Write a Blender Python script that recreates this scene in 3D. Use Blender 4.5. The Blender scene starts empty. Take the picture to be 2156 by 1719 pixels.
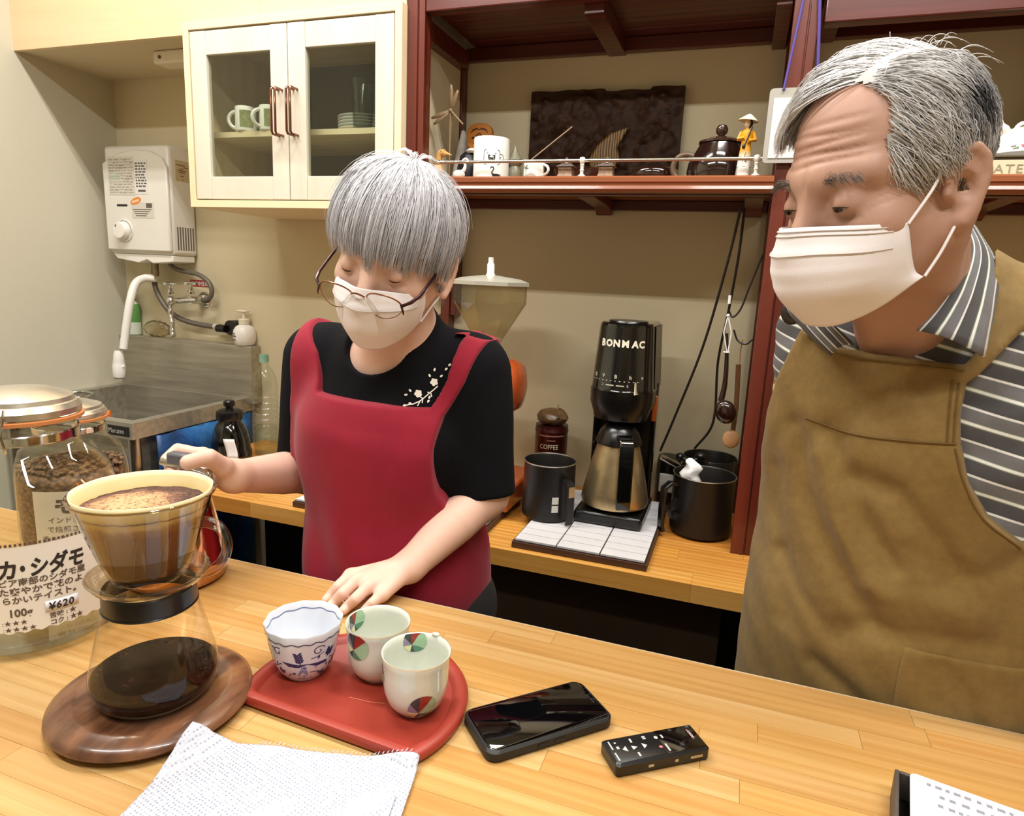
import bpy, bmesh, math, random
import numpy as np
from mathutils import Vector, Matrix, Euler
from mathutils.bvhtree import BVHTree

rnd = random.Random(7)
C = bpy.context.scene.collection
sc = bpy.context.scene
PI = math.pi

# ------------------------------------------------------------------ camera
CAM_Z = 1.33
F_PX = 1380.0
CAM_M = np.array([[0.9431009, 0.3294351, 0.0450917],      # right
                  [0.1070118, -0.1723212, -0.9792108],    # down
                  [-0.3148161, 0.9283200, -0.1977697]])   # forward
cam_d = bpy.data.cameras.new('camera')
cam_d.sensor_width = 36.0
cam_d.lens = 36.0 * F_PX / 2156.0
cam_d.clip_start = 0.02
cam = bpy.data.objects.new('camera', cam_d)
C.objects.link(cam)
cam.matrix_world = Matrix((
    (CAM_M[0][0], -CAM_M[1][0], -CAM_M[2][0], 0.0),
    (CAM_M[0][1], -CAM_M[1][1], -CAM_M[2][1], 0.0),
    (CAM_M[0][2], -CAM_M[1][2], -CAM_M[2][2], CAM_Z),
    (0, 0, 0, 1)))
sc.camera = cam

# ------------------------------------------------------------------ exposure, world, lamps
sc.view_settings.view_transform = 'Standard'
sc.view_settings.look = 'None'
sc.view_settings.gamma = 1.0
sc.view_settings.use_curve_mapping = False
sc.view_settings.exposure = 0.48
world = bpy.data.worlds.new('room_air')
sc.world = world
world.use_nodes = True
world.node_tree.nodes['Background'].inputs[0].default_value = (0.9, 0.87, 0.8, 1)
world.node_tree.nodes['Background'].inputs[1].default_value = 0.05

def lamp(name, loc, sx, sy, power, col=(1.0, 0.982, 0.955), rot=(0, 0, 0)):
    d = bpy.data.lights.new(name, 'AREA')
    d.shape = 'RECTANGLE'
    d.size, d.size_y = sx, sy
    d.energy = power
    d.color = col
    o = bpy.data.objects.new(name, d)
    o.location = loc
    o.rotation_euler = rot
    C.objects.link(o)
    return o
# fluorescent tubes on the ceiling (housings are built with the room)
TUBES = [(-1.25, 1.02, 1.2, 0), (0.35, 1.02, 1.2, 0), (-1.1, -0.35, 1.2, 1), (0.5, -0.35, 1.2, 1)]
for (lx, ly, ll, k) in TUBES:
    for dy in (-0.03, 0.03):
        lamp('fluorescent_tube', (lx, ly + dy, 2.845), ll, 0.035, (12.5, 12.0)[k])

# photo measurement -> point on a known plane of the room
def _ray(px, py):
    return CAM_M.T @ np.array([(px - 1078.0) / F_PX, (py - 859.5) / F_PX, 1.0])
def on_y(px, py, y):
    d = _ray(px, py); p = d * (y / d[1])
    return Vector((p[0], p[1], p[2] + CAM_Z))
def on_z(px, py, z):
    d = _ray(px, py); p = d * ((z - CAM_Z) / d[2])
    return Vector((p[0], p[1], z))
def on_x(px, py, x):
    d = _ray(px, py); p = d * (x / d[0])
    return Vector((p[0], p[1], p[2] + CAM_Z))

# ------------------------------------------------------------------ materials
def lin(h):
    if isinstance(h, str):
        h = h.lstrip('#')
        c = [int(h[i:i + 2], 16) / 255 for i in (0, 2, 4)]
    else:
        c = list(h)
    return tuple([(x / 12.92 if x <= 0.04045 else ((x + 0.055) / 1.055) ** 2.4) for x in c] + [1.0])

class N:
    """small node-tree writer"""
    def __init__(s, name):
        s.m = bpy.data.materials.new(name)
        s.m.use_nodes = True
        s.t = s.m.node_tree
        s.t.nodes.clear()
        s.out = s.t.nodes.new('ShaderNodeOutputMaterial')
    def n(s, typ, **kw):
        nd = s.t.nodes.new('ShaderNode' + typ)
        for k, v in kw.items():
            setattr(nd, k, v)
        return nd
    def l(s, a, b):
        s.t.links.new(a, b)
    def bsdf(s, col=None, rough=.5, metal=0., spec=.5, trans=0., coat=0., sheen=0., sss=0., ior=1.5, emit=None, es=0.):
        b = s.n('BsdfPrincipled')
        if col is not None:
            b.inputs['Base Color'].default_value = lin(col)
        b.inputs['Roughness'].default_value = rough
        b.inputs['Metallic'].default_value = metal
        b.inputs['Specular IOR Level'].default_value = spec
        b.inputs['Transmission Weight'].default_value = trans
        b.inputs['Coat Weight'].default_value = coat
        b.inputs['Coat Roughness'].default_value = .08
        b.inputs['Sheen Weight'].default_value = sheen
        b.inputs['IOR'].default_value = ior
        if sss:
            b.inputs['Subsurface Weight'].default_value = sss
            b.inputs['Subsurface Radius'].default_value = (.009, .004, .002)
            b.inputs['Subsurface Scale'].default_value = .6
        if emit is not None:
            b.inputs['Emission Color'].default_value = lin(emit)
            b.inputs['Emission Strength'].default_value = es
        s.l(b.outputs[0], s.out.inputs[0])
        s.b = b
        return b
    def coord(s, kind='Object', scale=(1, 1, 1), rot=(0, 0, 0), rand=0.):
        if kind == 'Position':
            v = s.n('NewGeometry').outputs['Position']
        else:
            v = s.n('TexCoord').outputs[kind]
        if rand:
            oi = s.n('ObjectInfo')
            ad = s.n('VectorMath', operation='MULTIPLY_ADD')
            cb = s.n('CombineXYZ')
            for k in range(3):
                mm = s.n('Math', operation='MULTIPLY'); mm.inputs[1].default_value = rand * (1 + 1.7 * k)
                s.l(oi.outputs['Random'], mm.inputs[0]); s.l(mm.outputs[0], cb.inputs[k])
            ad2 = s.n('VectorMath', operation='ADD')
            s.l(v, ad2.inputs[0]); s.l(cb.outputs[0], ad2.inputs[1])
            v = ad2.outputs[0]
        mp = s.n('Mapping')
        mp.inputs['Scale'].default_value = scale
        mp.inputs['Rotation'].default_value = rot
        s.l(v, mp.inputs[0])
        return mp.outputs[0]
    def noise(s, vec, scale=5., detail=4., rough=.55, dist=0.):
        nz = s.n('TexNoise')
        nz.inputs['Scale'].default_value = scale
        nz.inputs['Detail'].default_value = detail
        nz.inputs['Roughness'].default_value = rough
        nz.inputs['Distortion'].default_value = dist
        s.l(vec, nz.inputs['Vector'])
        return nz.outputs['Fac']
    def ramp(s, fac, stops):
        r = s.n('ValToRGB')
        e = r.color_ramp.elements
        while len(e) < len(stops):
            e.new(.5)
        for k, (p, c) in enumerate(stops):
            e[k].position = p
            e[k].color = lin(c)
        s.l(fac, r.inputs[0])
        return r.outputs[0]
    def mix(s, a, b, fac, mode='MIX'):
        m = s.n('Mix', data_type='RGBA', blend_type=mode)
        for sock, v in ((m.inputs[0], fac), (m.inputs[6], a), (m.inputs[7], b)):
            if hasattr(v, 'is_linked') or hasattr(v, 'links'):
                s.l(v, sock)
            elif isinstance(v, (int, float)):
                sock.default_value = v
            else:
                sock.default_value = lin(v)
        return m.outputs[2]
    def bump(s, fac, strength=.2, dist=.002):
        b = s.n('Bump')
        b.inputs['Strength'].default_value = strength
        b.inputs['Distance'].default_value = dist
        s.l(fac, b.inputs['Height'])
        s.l(b.outputs[0], s.b.inputs['Normal'])

def mat(name, col, rough=.5, metal=0., spec=.5, var=0., vs=8., bump=0., bs=80., bd=.001, **kw):
    k = N(name)
    b = k.bsdf(col, rough, metal, spec, **kw)
    if var or bump:
        co = k.coord()
        if var:
            fa = k.noise(co, vs, 5, .6)
            c = lin(col)
            hi = tuple(min(1, x * (1 + var)) for x in c[:3]); lo = tuple(x * (1 - var) for x in c[:3])
            r = k.n('ValToRGB')
            r.color_ramp.elements[0].position = .3; r.color_ramp.elements[1].position = .7
            r.color_ramp.elements[0].color = lo + (1,); r.color_ramp.elements[1].color = hi + (1,)
            k.l(fa, r.inputs[0]); k.l(r.outputs[0], b.inputs['Base Color'])
        if bump:
            k.bump(k.noise(co, bs, 3, .6), bump, bd)
    return k.m

def wood(name, stops, axis=0, along=1.2, across=26., rough=.4, coat=0., rand=0., tint=None, kind='Position', bump=.08, spec=.5, ringmix=.45):
    """plank wood: fibres along one axis, growth-ring waves, optional per-plank tint"""
    k = N(name)
    b = k.bsdf('#888888', rough, 0, spec, coat=coat)
    s = [across] * 3
    s[axis] = along
    co = k.coord(kind, tuple(s), rand=rand)
    f1 = k.noise(co, 1.0, 6, .62, .6)
    s2 = [across * 5] * 3; s2[axis] = along * 4
    co2 = k.coord(kind, tuple(s2), rand=rand)
    f2 = k.noise(co2, 1.0, 3, .6, .2)
    wv = k.n('TexWave', wave_type='BANDS', bands_direction='Y' if axis != 1 else 'X')
    wv.inputs['Scale'].default_value = .35; wv.inputs['Distortion'].default_value = 5.5
    wv.inputs['Detail'].default_value = 2.5; wv.inputs['Detail Scale'].default_value = .8
    k.l(co, wv.inputs['Vector'])
    m1 = k.n('Math', operation='MULTIPLY_ADD'); m1.inputs[1].default_value = ringmix; m1.inputs[2].default_value = 0
    k.l(wv.outputs['Fac'], m1.inputs[0])
    m2 = k.n('Math', operation='MULTIPLY_ADD'); m2.inputs[1].default_value = 1 - ringmix
    k.l(f1, m2.inputs[0]); k.l(m1.outputs[0], m2.inputs[2])
    m3 = k.n('Math', operation='MULTIPLY_ADD'); m3.inputs[1].default_value = .28
    k.l(f2, m3.inputs[0]); k.l(m2.outputs[0], m3.inputs[2])
    sub = k.n('Math', operation='SUBTRACT'); sub.inputs[1].default_value = .14
    k.l(m3.outputs[0], sub.inputs[0])
    col = k.ramp(sub.outputs[0], stops)
    if tint:
        oi = k.n('ObjectInfo')
        tr = k.ramp(oi.outputs['Random'], tint)
        col = k.mix(col, tr, .75, 'MULTIPLY')
    k.l(col, b.inputs['Base Color'])
    if bump:
        k.bump(f2, bump, .0006)
    return k.m

def glass(name, tint='#f4f8f4', ior=1.45, rough=.0, gloss=1.0):
    """thin clear wall: fresnel reflection over a clear tinted body"""
    k = N(name)
    fr = k.n('Fresnel')
    ge = k.n('NewGeometry')          # same reflectance from both sides of the thin wall
    ma = k.n('Math', operation='MULTIPLY_ADD'); ma.inputs[1].default_value = 1 / ior - ior; ma.inputs[2].default_value = ior
    k.l(ge.outputs['Backfacing'], ma.inputs[0]); k.l(ma.outputs[0], fr.inputs[0])
    tr = k.n('BsdfTransparent'); tr.inputs[0].default_value = lin(tint)
    gl = k.n('BsdfGlossy'); gl.inputs['Roughness'].default_value = rough + .02
    mx = k.n('MixShader')
    mu = k.n('Math', operation='MULTIPLY'); mu.inputs[1].default_value = gloss
    k.l(fr.outputs[0], mu.inputs[0]); k.l(mu.outputs[0], mx.inputs[0])
    k.l(tr.outputs[0], mx.inputs[1]); k.l(gl.outputs[0], mx.inputs[2])
    k.l(mx.outputs[0], k.out.inputs[0])
    return k.m

# ------------------------------------------------------------------ meshes and objects
class MB:
    def __init__(s):
        s.v = []; s.f = []
    def raw(s, vs, fs):
        o = len(s.v)
        s.v += [tuple(map(float, p)) for p in vs]
        s.f += [tuple(o + i for i in f) for f in fs]
        return s
    def box(s, x0, x1, y0, y1, z0, z1, m=None):
        vs = [Vector((x, y, z)) for z in (z0, z1) for y in (y0, y1) for x in (x0, x1)]
        if m is not None:
            vs = [m @ p for p in vs]
        return s.raw(vs, [(0, 2, 3, 1), (4, 5, 7, 6), (0, 1, 5, 4), (2, 6, 7, 3), (0, 4, 6, 2), (1, 3, 7, 5)])
    def lathe(s, prof, n=32, c=(0, 0, 0), wob=None, m=None, flip=False):
        rows = []
        vs = []
        for (r, z) in prof:
            if r < 1e-6:
                rows.append([len(vs)]); p = Vector((c[0], c[1], c[2] + z)); vs.append(m @ p if m is not None else p)
            else:
                row = []
                for k in range(n):
                    a = 2 * PI * k / n
                    rr = r * (1 + (wob(a, z) if wob else 0))
                    p = Vector((c[0] + rr * math.cos(a), c[1] + rr * math.sin(a), c[2] + z))
                    row.append(len(vs)); vs.append(m @ p if m is not None else p)
                rows.append(row)
        fs = []
        for a, b in zip(rows[:-1], rows[1:]):
            for k in range(n):
                k2 = (k + 1) % n
                if len(a) == 1 and len(b) == 1: continue
                if len(a) == 1: fs.append((a[0], b[k2], b[k]))
                elif len(b) == 1: fs.append((a[k], a[k2], b[0]))
                else: fs.append((a[k], a[k2], b[k2], b[k]))
        if flip: fs = [f[::-1] for f in fs]
        return s.raw(vs, fs)
    def tube(s, pts, r, n=8, caps=True, closed=False):
        P = [Vector(p) for p in pts]
        R = list(r) if hasattr(r, '__len__') else [r] * len(P)
        m = len(P)
        T = []
        for i in range(m):
            a = P[(i - 1) % m] if (closed or i > 0) else P[0]
            b = P[(i + 1) % m] if (closed or i < m - 1) else P[-1]
            d = b - a
            T.append(d.normalized() if d.length > 1e-9 else Vector((0, 0, 1)))
        up = Vector((0, 0, 1)) if abs(T[0].z) < .9 else Vector((1, 0, 0))
        u = T[0].cross(up).normalized()
        vs = []
        for i in range(m):
            u = (u - T[i] * u.dot(T[i]))
            u = u.normalized() if u.length > 1e-8 else T[i].orthogonal().normalized()
            w = T[i].cross(u)
            for k in range(n):
                a = 2 * PI * k / n
                vs.append(P[i] + (u * math.cos(a) + w * math.sin(a)) * R[i])
        fs = []
        for i in range(m if closed else m - 1):
            j = (i + 1) % m
            for k in range(n):
                k2 = (k + 1) % n
                fs.append((i * n + k, i * n + k2, j * n + k2, j * n + k))
        if caps and not closed:
            fs.append(tuple(range(n - 1, -1, -1)))
            fs.append(tuple((m - 1) * n + k for k in range(n)))
        return s.raw(vs, fs)
    def prism(s, poly, h0, h1, fn):
        """extrude a 2-D outline between heights; fn(u, v, h) -> point"""
        n = len(poly)
        vs = [fn(u, v, h0) for u, v in poly] + [fn(u, v, h1) for u, v in poly]
        fs = [tuple(range(n - 1, -1, -1)), tuple(range(n, 2 * n))]
        fs += [(k, (k + 1) % n, n + (k + 1) % n, n + k) for k in range(n)]
        return s.raw(vs, fs)
    def sphere(s, c, r, nu=16, nv=10, m=None):
        r = r if hasattr(r, '__len__') else (r, r, r)
        prof = [(math.sin(PI * k / nv), -math.cos(PI * k / nv)) for k in range(nv + 1)]
        prof[0] = (0, -1); prof[-1] = (0, 1)
        t = MB().lathe(prof, nu)
        vs = [Vector((p[0] * r[0], p[1] * r[1], p[2] * r[2])) for p in t.v]
        if m is not None:
            vs = [m @ p for p in vs]
        return s.raw([p + Vector(c) for p in vs], t.f)
    def grid(s, nu, nv, fn, wrap=False):
        vs = [fn(i / (nu if wrap else nu - 1), j / (nv - 1)) for j in range(nv) for i in range(nu)]
        fs = []
        for j in range(nv - 1):
            for i in range(nu if wrap else nu - 1):
                i2 = (i + 1) % nu
                fs.append((j * nu + i, j * nu + i2, (j + 1) * nu + i2, (j + 1) * nu + i))
        return s.raw(vs, fs)

def obj(name, mb, material, parent=None, smooth=40, world=True, bevel=0., solid=0., label=None, kind=None, sub=0):
    me = bpy.data.meshes.new(name)
    vs = mb.v
    if parent is not None and world:
        off = Vector((0, 0, 0))
        q = parent
        while q is not None:
            off += q.location; q = q.parent
        vs = [(p[0] - off[0], p[1] - off[1], p[2] - off[2]) for p in vs]
    me.from_pydata(vs, [], mb.f)
    me.validate()
    if smooth:
        me.polygons.foreach_set('use_smooth', [True] * len(me.polygons))
        me.set_sharp_from_angle(angle=math.radians(smooth))
    if material is not None:
        me.materials.append(material)
    o = bpy.data.objects.new(name, me)
    C.objects.link(o)
    if parent is not None:
        o.parent = parent
    if solid:
        md = o.modifiers.new('solid', 'SOLIDIFY'); md.thickness = abs(solid); md.offset = 1 if solid > 0 else -1
    if sub:
        md = o.modifiers.new('sub', 'SUBSURF'); md.levels = sub; md.render_levels = sub
    if bevel:
        md = o.modifiers.new('bevel', 'BEVEL'); md.width = bevel; md.segments = 2; md.limit_method = 'ANGLE'
        md.angle_limit = math.radians(50)
    if label: o['label'] = label
    if kind: o['kind'] = kind
    return o

def tag(o, label, cat, group=None, kind=None):
    o['label'] = label; o['category'] = cat
    if group: o['group'] = group
    if kind: o['kind'] = kind
    return o
def thing(name, label, cat, loc=(0, 0, 0), rz=0., group=None):
    o = bpy.data.objects.new(name, None)
    o.empty_display_size = .05
    o.location = loc; o.rotation_euler = (0, 0, rz)
    C.objects.link(o)
    return tag(o, label, cat, group)
def struct(name, mb, material, **kw):
    o = obj(name, mb, material, **kw)
    o['kind'] = 'structure'
    return o

def arc(c, r, a0, a1, n, plane='xz'):
    out = []
    for k in range(n + 1):
        a = a0 + (a1 - a0) * k / n
        u, v = r * math.cos(a), r * math.sin(a)
        d = {'xz': (u, 0, v), 'xy': (u, v, 0), 'yz': (0, u, v)}[plane]
        out.append(Vector(c) + Vector(d))
    return out
def smooth_path(pts, n=8):
    """Catmull-Rom through points"""
    P = [Vector(p) for p in pts]
    P = [P[0] * 2 - P[1]] + P + [P[-1] * 2 - P[-2]]
    out = []
    for i in range(1, len(P) - 2):
        for k in range(n):
            t = k / n
            a, b, c, d = P[i - 1], P[i], P[i + 1], P[i + 2]
            out.append(.5 * ((2 * b) + (c - a) * t + (2 * a - 5 * b + 4 * c - d) * t * t + (3 * b - a - 3 * c + d) * t ** 3))
    out.append(P[-2])
    return out

def text_mb(txt, size, fn, align='LEFT', bold=0., shear=0., space=1., wide=1.):
    """lettering as flat mesh; fn(u, v) -> world point"""
    cu = bpy.data.curves.new('t', 'FONT')
    cu.body = txt; cu.size = size; cu.align_x = align
    cu.offset = bold; cu.shear = shear; cu.resolution_u = 2; cu.space_character = space
    o = bpy.data.objects.new('t', cu)
    C.objects.link(o)
    dg = bpy.context.evaluated_depsgraph_get()
    me = bpy.data.meshes.new_from_object(o.evaluated_get(dg))
    mb = MB()
    mb.raw([fn(v.co.x * wide, v.co.y) for v in me.vertices], [tuple(p.vertices) for p in me.polygons])
    bpy.data.objects.remove(o); bpy.data.curves.remove(cu); bpy.data.meshes.remove(me)
    return mb
def ribbon(pts, w, fn):
    """flat painted stroke along 2-D points; width may vary"""
    P = [Vector((p[0], p[1])) for p in pts]
    W = list(w) if hasattr(w, '__len__') else [w] * len(P)
    vs = []
    for i in range(len(P)):
        d = P[min(i + 1, len(P) - 1)] - P[max(i - 1, 0)]
        nrm = Vector((-d.y, d.x)); nrm = nrm.normalized() if nrm.length > 1e-9 else Vector((0, 1))
        a, b = P[i] + nrm * W[i] * .5, P[i] - nrm * W[i] * .5
        vs += [fn(a.x, a.y), fn(b.x, b.y)]
    return MB().raw(vs, [(2 * i, 2 * i + 1, 2 * i + 3, 2 * i + 2) for i in range(len(P) - 1)])
def merge(*mbs):
    m = MB()
    for b in mbs: m.raw(b.v, b.f)
    return m
def copy_tree(o, loc=None, label=None, parent=None, name=None):
    c = o.copy()
    C.objects.link(c)
    if parent is not None: c.parent = parent
    if loc is not None: c.location = loc
    if label: c['label'] = label
    for ch in list(o.children):
        copy_tree(ch, parent=c)
    return c
# ================================================================== ROOM
XL, YB, ZCEIL = -2.26, 1.95, 2.9
XR, YF = 2.4, -2.4
SHZ = 1.96            # soffit and upper-shelf underside
CT = 0.85             # bar counter top
BC = 0.69             # back counter top

def plaster(name, c0, c1):
    k = N(name)
    b = k.bsdf(c0, .75, 0, .25)
    co = k.coord('Position')
    col = k.mix(c0, c1, k.noise(co, 2.2, 5, .6))
    k.l(col, b.inputs['Base Color'])
    k.bump(k.noise(co, 160, 4, .6), .25, .0012)
    return k.m
m_wall = plaster('beige_plaster', '#d2c6a6', '#cabd9c')
m_wall_left = plaster('pale_plaster', '#c9c3af', '#c2bba6')
m_ceiling = plaster('white_ceiling', '#e4e0d2', '#dcd8c8')
m_floor = wood('dark_floorboards', [(.2, '#2a1d14'), (.6, '#3a291b'), (.9, '#4a3624')], 0, .8, 12, .6)
m_birch = wood('pale_birch_board', [(.15, '#d2b98e'), (.5, '#dfc8a0'), (.85, '#e5d1ac')], 0, .6, 9, .55, ringmix=.25)
m_maple = wood('pale_maple_frame', [(.15, '#e3cda2'), (.5, '#edd9b2'), (.85, '#f1e1bf')], 0, .7, 16, .5, ringmix=.25)
m_white_wood = wood('whitewashed_wood', [(.1, '#cbc2ae'), (.45, '#d8cfbc'), (.85, '#dfd6c5')], 2, 1.2, 34, .55, ringmix=.3)
m_mahog = wood('red_brown_wood', [(.1, '#3c150d'), (.5, '#5a2115'), (.9, '#6e2c1c')], 0, 1.2, 30, .32, coat=.25)
m_mahog_v = wood('red_brown_post_wood', [(.1, '#3f150d'), (.5, '#5d2216'), (.9, '#70301f')], 2, 1.2, 30, .32, coat=.25)
m_shelf_edge = wood('reddish_shelf_wood', [(.1, '#70391f'), (.5, '#874a2a'), (.9, '#9a5c38')], 0, 1.2, 30, .36, coat=.1)
m_dark = mat('dark_brown_panel', '#3b2b19', .6, var=.2)
m_black_void = mat('near_black_recess', '#0d0907', .8)

struct('floor', MB().box(XL - .1, XR + .1, YF - .1, YB + .1, -.06, 0), m_floor, smooth=0)
struct('ceiling', MB().box(XL - .1, XR + .1, YF - .1, YB + .1, ZCEIL, ZCEIL + .06), m_ceiling, smooth=0)
struct('wall_back', MB().box(XL - .1, XR + .1, YB, YB + .1, 0, ZCEIL), m_wall, smooth=0)
struct('wall_left', MB().box(XL - .1, XL, YF, YB, 0, ZCEIL), m_wall_left, smooth=0)
struct('wall_right', MB().box(XR, XR + .1, YF, YB, 0, ZCEIL), m_wall, smooth=0)
struct('wall_front', MB().box(XL - .1, XR + .1, YF - .1, YF, 0, ZCEIL), m_wall, smooth=0)
# boxed soffit over the sink niche, faced with pale board
so = struct('trim_1', MB().box(XL, -.868, 1.615, YB, SHZ, ZCEIL), m_wall, smooth=0)
for (x0, x1) in ((XL, -1.31), (-1.309, -.868)):
    obj('soffit_board', MB().box(x0, x1, 1.6, 1.6145, SHZ - .004, ZCEIL), m_birch, so, smooth=0)
struct('trim_2', MB().box(-.866, XR, 1.608, 1.64, 2.032, ZCEIL), m_birch, smooth=0)

# ------------------------------------------------------------------ bar counter of laminated staves
m_stave = wood('oiled_counter_stave', [(.15, '#a97f4a'), (.45, '#ba945c'), (.8, '#c8a876')], 0, 1.6, 60, .3, coat=.18, rand=7., tint=[(.0, '#f4e4c8'), (.3, '#efd5ae'), (.55, '#ffffff'), (.8, '#fdf0cf'), (1., '#e6c79c')], bump=.05, ringmix=.12)
m_counter_core = mat('counter_core', '#7b5426', .5)
ctr = thing('bar_counter', 'long oiled wooden bar counter of laminated staves in the foreground', 'counter', (0, 0, 0))
obj('counter_core', MB().box(-2.24, 1.9, .226, .807, CT - .045, CT - .0022), m_counter_core, ctr, smooth=0)
r = random.Random(3)
row_h = .0325
y = .81
unit = {}
k = 0
while y > .225:
    y0 = max(y - row_h, .222)
    x = -2.245 - r.uniform(0, .3)
    while x < 1.9:
        x1 = min(x + r.uniform(.26, .62), 1.905)
        if x1 > -2.0:
            xs = max(x, -2.245)
            obj('stave', MB().box(xs + .0002, x1 - .0002, y0 + .00015, y - .00015, CT - .02, CT - r.uniform(0, .00025)), m_stave, ctr, smooth=0)
        x = x1
    y = y0
# worn pale arris along the staff edge
obj('edge_strip', MB().box(-2.245, 1.905, .8102, .8135, CT - .045, CT - .0012), mat('worn_grey_edge', '#b9a88c', .6, var=.15), ctr, smooth=0)
m_front = wood('counter_panel_wood', [(.1, '#5a3c20'), (.5, '#6d4a29'), (.9, '#7d5833')], 2, 1.2, 14, .5)
obj('counter_base_panel', MB().box(-2.24, 1.9, .50, .54, 0.001, CT - .045), m_front, ctr, smooth=0)

# ------------------------------------------------------------------ back counter
bct = thing('back_counter', 'wooden work counter along the back wall under the shelf', 'counter', (0, 0, 0))
m_stave2 = wood('back_counter_stave', [(.15, '#b57a32'), (.45, '#cb9344'), (.8, '#dbab60')], 0, 1.6, 46, .35, coat=.12, rand=5., tint=[(.0, '#f0d6b4'), (.4, '#ffffff'), (.7, '#e2b783'), (1., '#fff0cc')], bump=.05, ringmix=.3)
obj('counter_core', MB().box(-1.63, 1.9, 1.3895, YB - .002, BC - .042, BC - .0022), m_counter_core, bct, smooth=0)
r = random.Random(11)
y = 1.385
while y < YB - .01:
    y1 = min(y + .062, YB - .002)
    x = -1.635 - r.uniform(0, .4)
    while x < 1.9:
        x1 = min(x + r.uniform(.35, .8), 1.9)
        if x1 > -1.6:
            obj('stave', MB().box(max(x, -1.632) + .0002, x1 - .0002, y + .00015, y1 - .00015, BC - .043 if y < 1.39 else BC - .02, BC - r.uniform(0, .0002)), m_stave2, bct, smooth=0)
        x = x1
    y = y1
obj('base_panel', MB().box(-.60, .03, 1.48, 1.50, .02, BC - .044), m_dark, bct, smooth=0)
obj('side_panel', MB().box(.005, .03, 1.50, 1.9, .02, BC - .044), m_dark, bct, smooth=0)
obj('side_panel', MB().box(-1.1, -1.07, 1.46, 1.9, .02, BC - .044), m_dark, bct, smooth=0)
obj('recess_back', MB().box(-1.6, 1.9, 1.90, 1.93, .02, BC - .044), m_black_void, bct, smooth=0)  # near-black sheet across the back of the recess

# ------------------------------------------------------------------ wooden shelf unit
su = thing('wooden_shelf_unit', 'red-brown open shelf unit with posts, fixed over the back counter', 'shelf unit', (0, 1.6, BC))
def post(x0, x1, y0, y1, z0, z1):
    g = .0035
    xm = x0 + (x1 - x0) * .58
    mb = MB()
    mb.box(x0, xm, y0, y1, z0, z1)
    mb.box(xm + g, x1, y0 + .003, y1, z0, z1)
    mb.box(xm - .001, xm + g + .001, y0 + .006, y1, z0, z1)
    return obj('post', mb, m_mahog_v, su, smooth=0, bevel=.0015)
post(-.864, -.818, 1.6, 1.64, 1.50, 2.03)
post(.036, .086, 1.6, 1.645, BC + .0005, 2.03)
post(-.90, -.848, 1.905, 1.948, 1.2, SHZ)
post(.036, .086, 1.905, 1.948, BC + .0005, SHZ)
post(1.02, 1.08, 1.6, 1.645, BC + .0005, 2.03)
post(.60, .65, 1.905, 1.948, 1.57, SHZ)
obj('post', MB().box(-.905, -.872, 1.905, 1.948, BC + .0005, 1.2), m_mahog_v, su, smooth=0)
# beige side board between the left posts
obj('side_board', MB().box(-.862, -.852, 1.642, 1.903, 1.572, SHZ - .03), m_wall, su, smooth=0)
obj('side_rail', MB().box(-.866, -.826, 1.642, 1.903, SHZ - .05, SHZ - .001), m_mahog, su, smooth=0, bevel=.002)
# upper shelf: boards, front beam, bearers, back rail
for k in range(4):
    a = 1.645 + k * .0755
    obj('shelf_board', MB().box(-.816, 1.3, a, a + .0735, SHZ + .018, SHZ + .036), m_mahog, su, smooth=0, bevel=.0015)
obj('front_beam', MB().box(-.817, .035, 1.604, 1.64, SHZ, 2.03), m_mahog, su, smooth=0, bevel=.003)
obj('front_beam', MB().box(.0965, 1.3, 1.604, 1.64, SHZ - .09, 2.03), m_mahog, su, smooth=0, bevel=.003)
for xx in (-.40, .12, .72):
    obj('bearer', MB().box(xx - .024, xx + .024, 1.642, YB - .002, SHZ - .022, SHZ + .0175), m_mahog, su, smooth=0, bevel=.002)
obj('back_rail', MB().box(-.845, 1.3, 1.925, YB - .002, SHZ - .018, SHZ + .0175), m_mahog, su, smooth=0, bevel=.002)
obj('bearer', MB().box(.0, .034, 1.66, YB - .002, SHZ - .03, SHZ + .0175), m_mahog, su, smooth=0, bevel=.002)
# lower shelf: moulded front edge, boards, brackets
def moulding(x0, x1):
    z = 1.57
    prof = [(1.598, z), (1.592, z - .004), (1.592, z - .014), (1.597, z - .017), (1.597, z - .021), (1.587, z - .024), (1.583, z - .031), (1.587, z - .038), (1.612, z - .038), (1.612, z)]
    return MB().prism(prof, x0, x1, lambda u, v, h: (h, u, v))
for (x0, x1) in ((-.85, .036), (.0965, 1.3)):
    obj('shelf_moulding', moulding(x0, x1), m_shelf_edge, su, smooth=30)
    for k in range(3):
        a = 1.6125 + k * .112
        obj('shelf_board', MB().box(x0 + .003, x1 - .003, a, min(a + .1115, YB - .003), 1.552, 1.57), m_shelf_edge, su, smooth=0)
    obj('bottom_lip', MB().box(x0, x1, 1.64, 1.665, 1.532, 1.5515), m_mahog, su, smooth=0, bevel=.002)
    obj('back_rail', MB().box(x0, x1, 1.915, 1.945, 1.525, 1.5515), m_mahog, su, smooth=0, bevel=.002)
for xx in (-.40, .0, .50):
    pr = [(1.64, 1.551), (1.94, 1.551), (1.94, 1.515), (1.915, 1.51), (1.88, 1.528), (1.68, 1.531)]
    obj('shelf_bracket', MB().prism(pr, xx - .022, xx + .022, lambda u, v, h: (h, u, v)), m_mahog, su, smooth=0, bevel=.0015)
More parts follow.
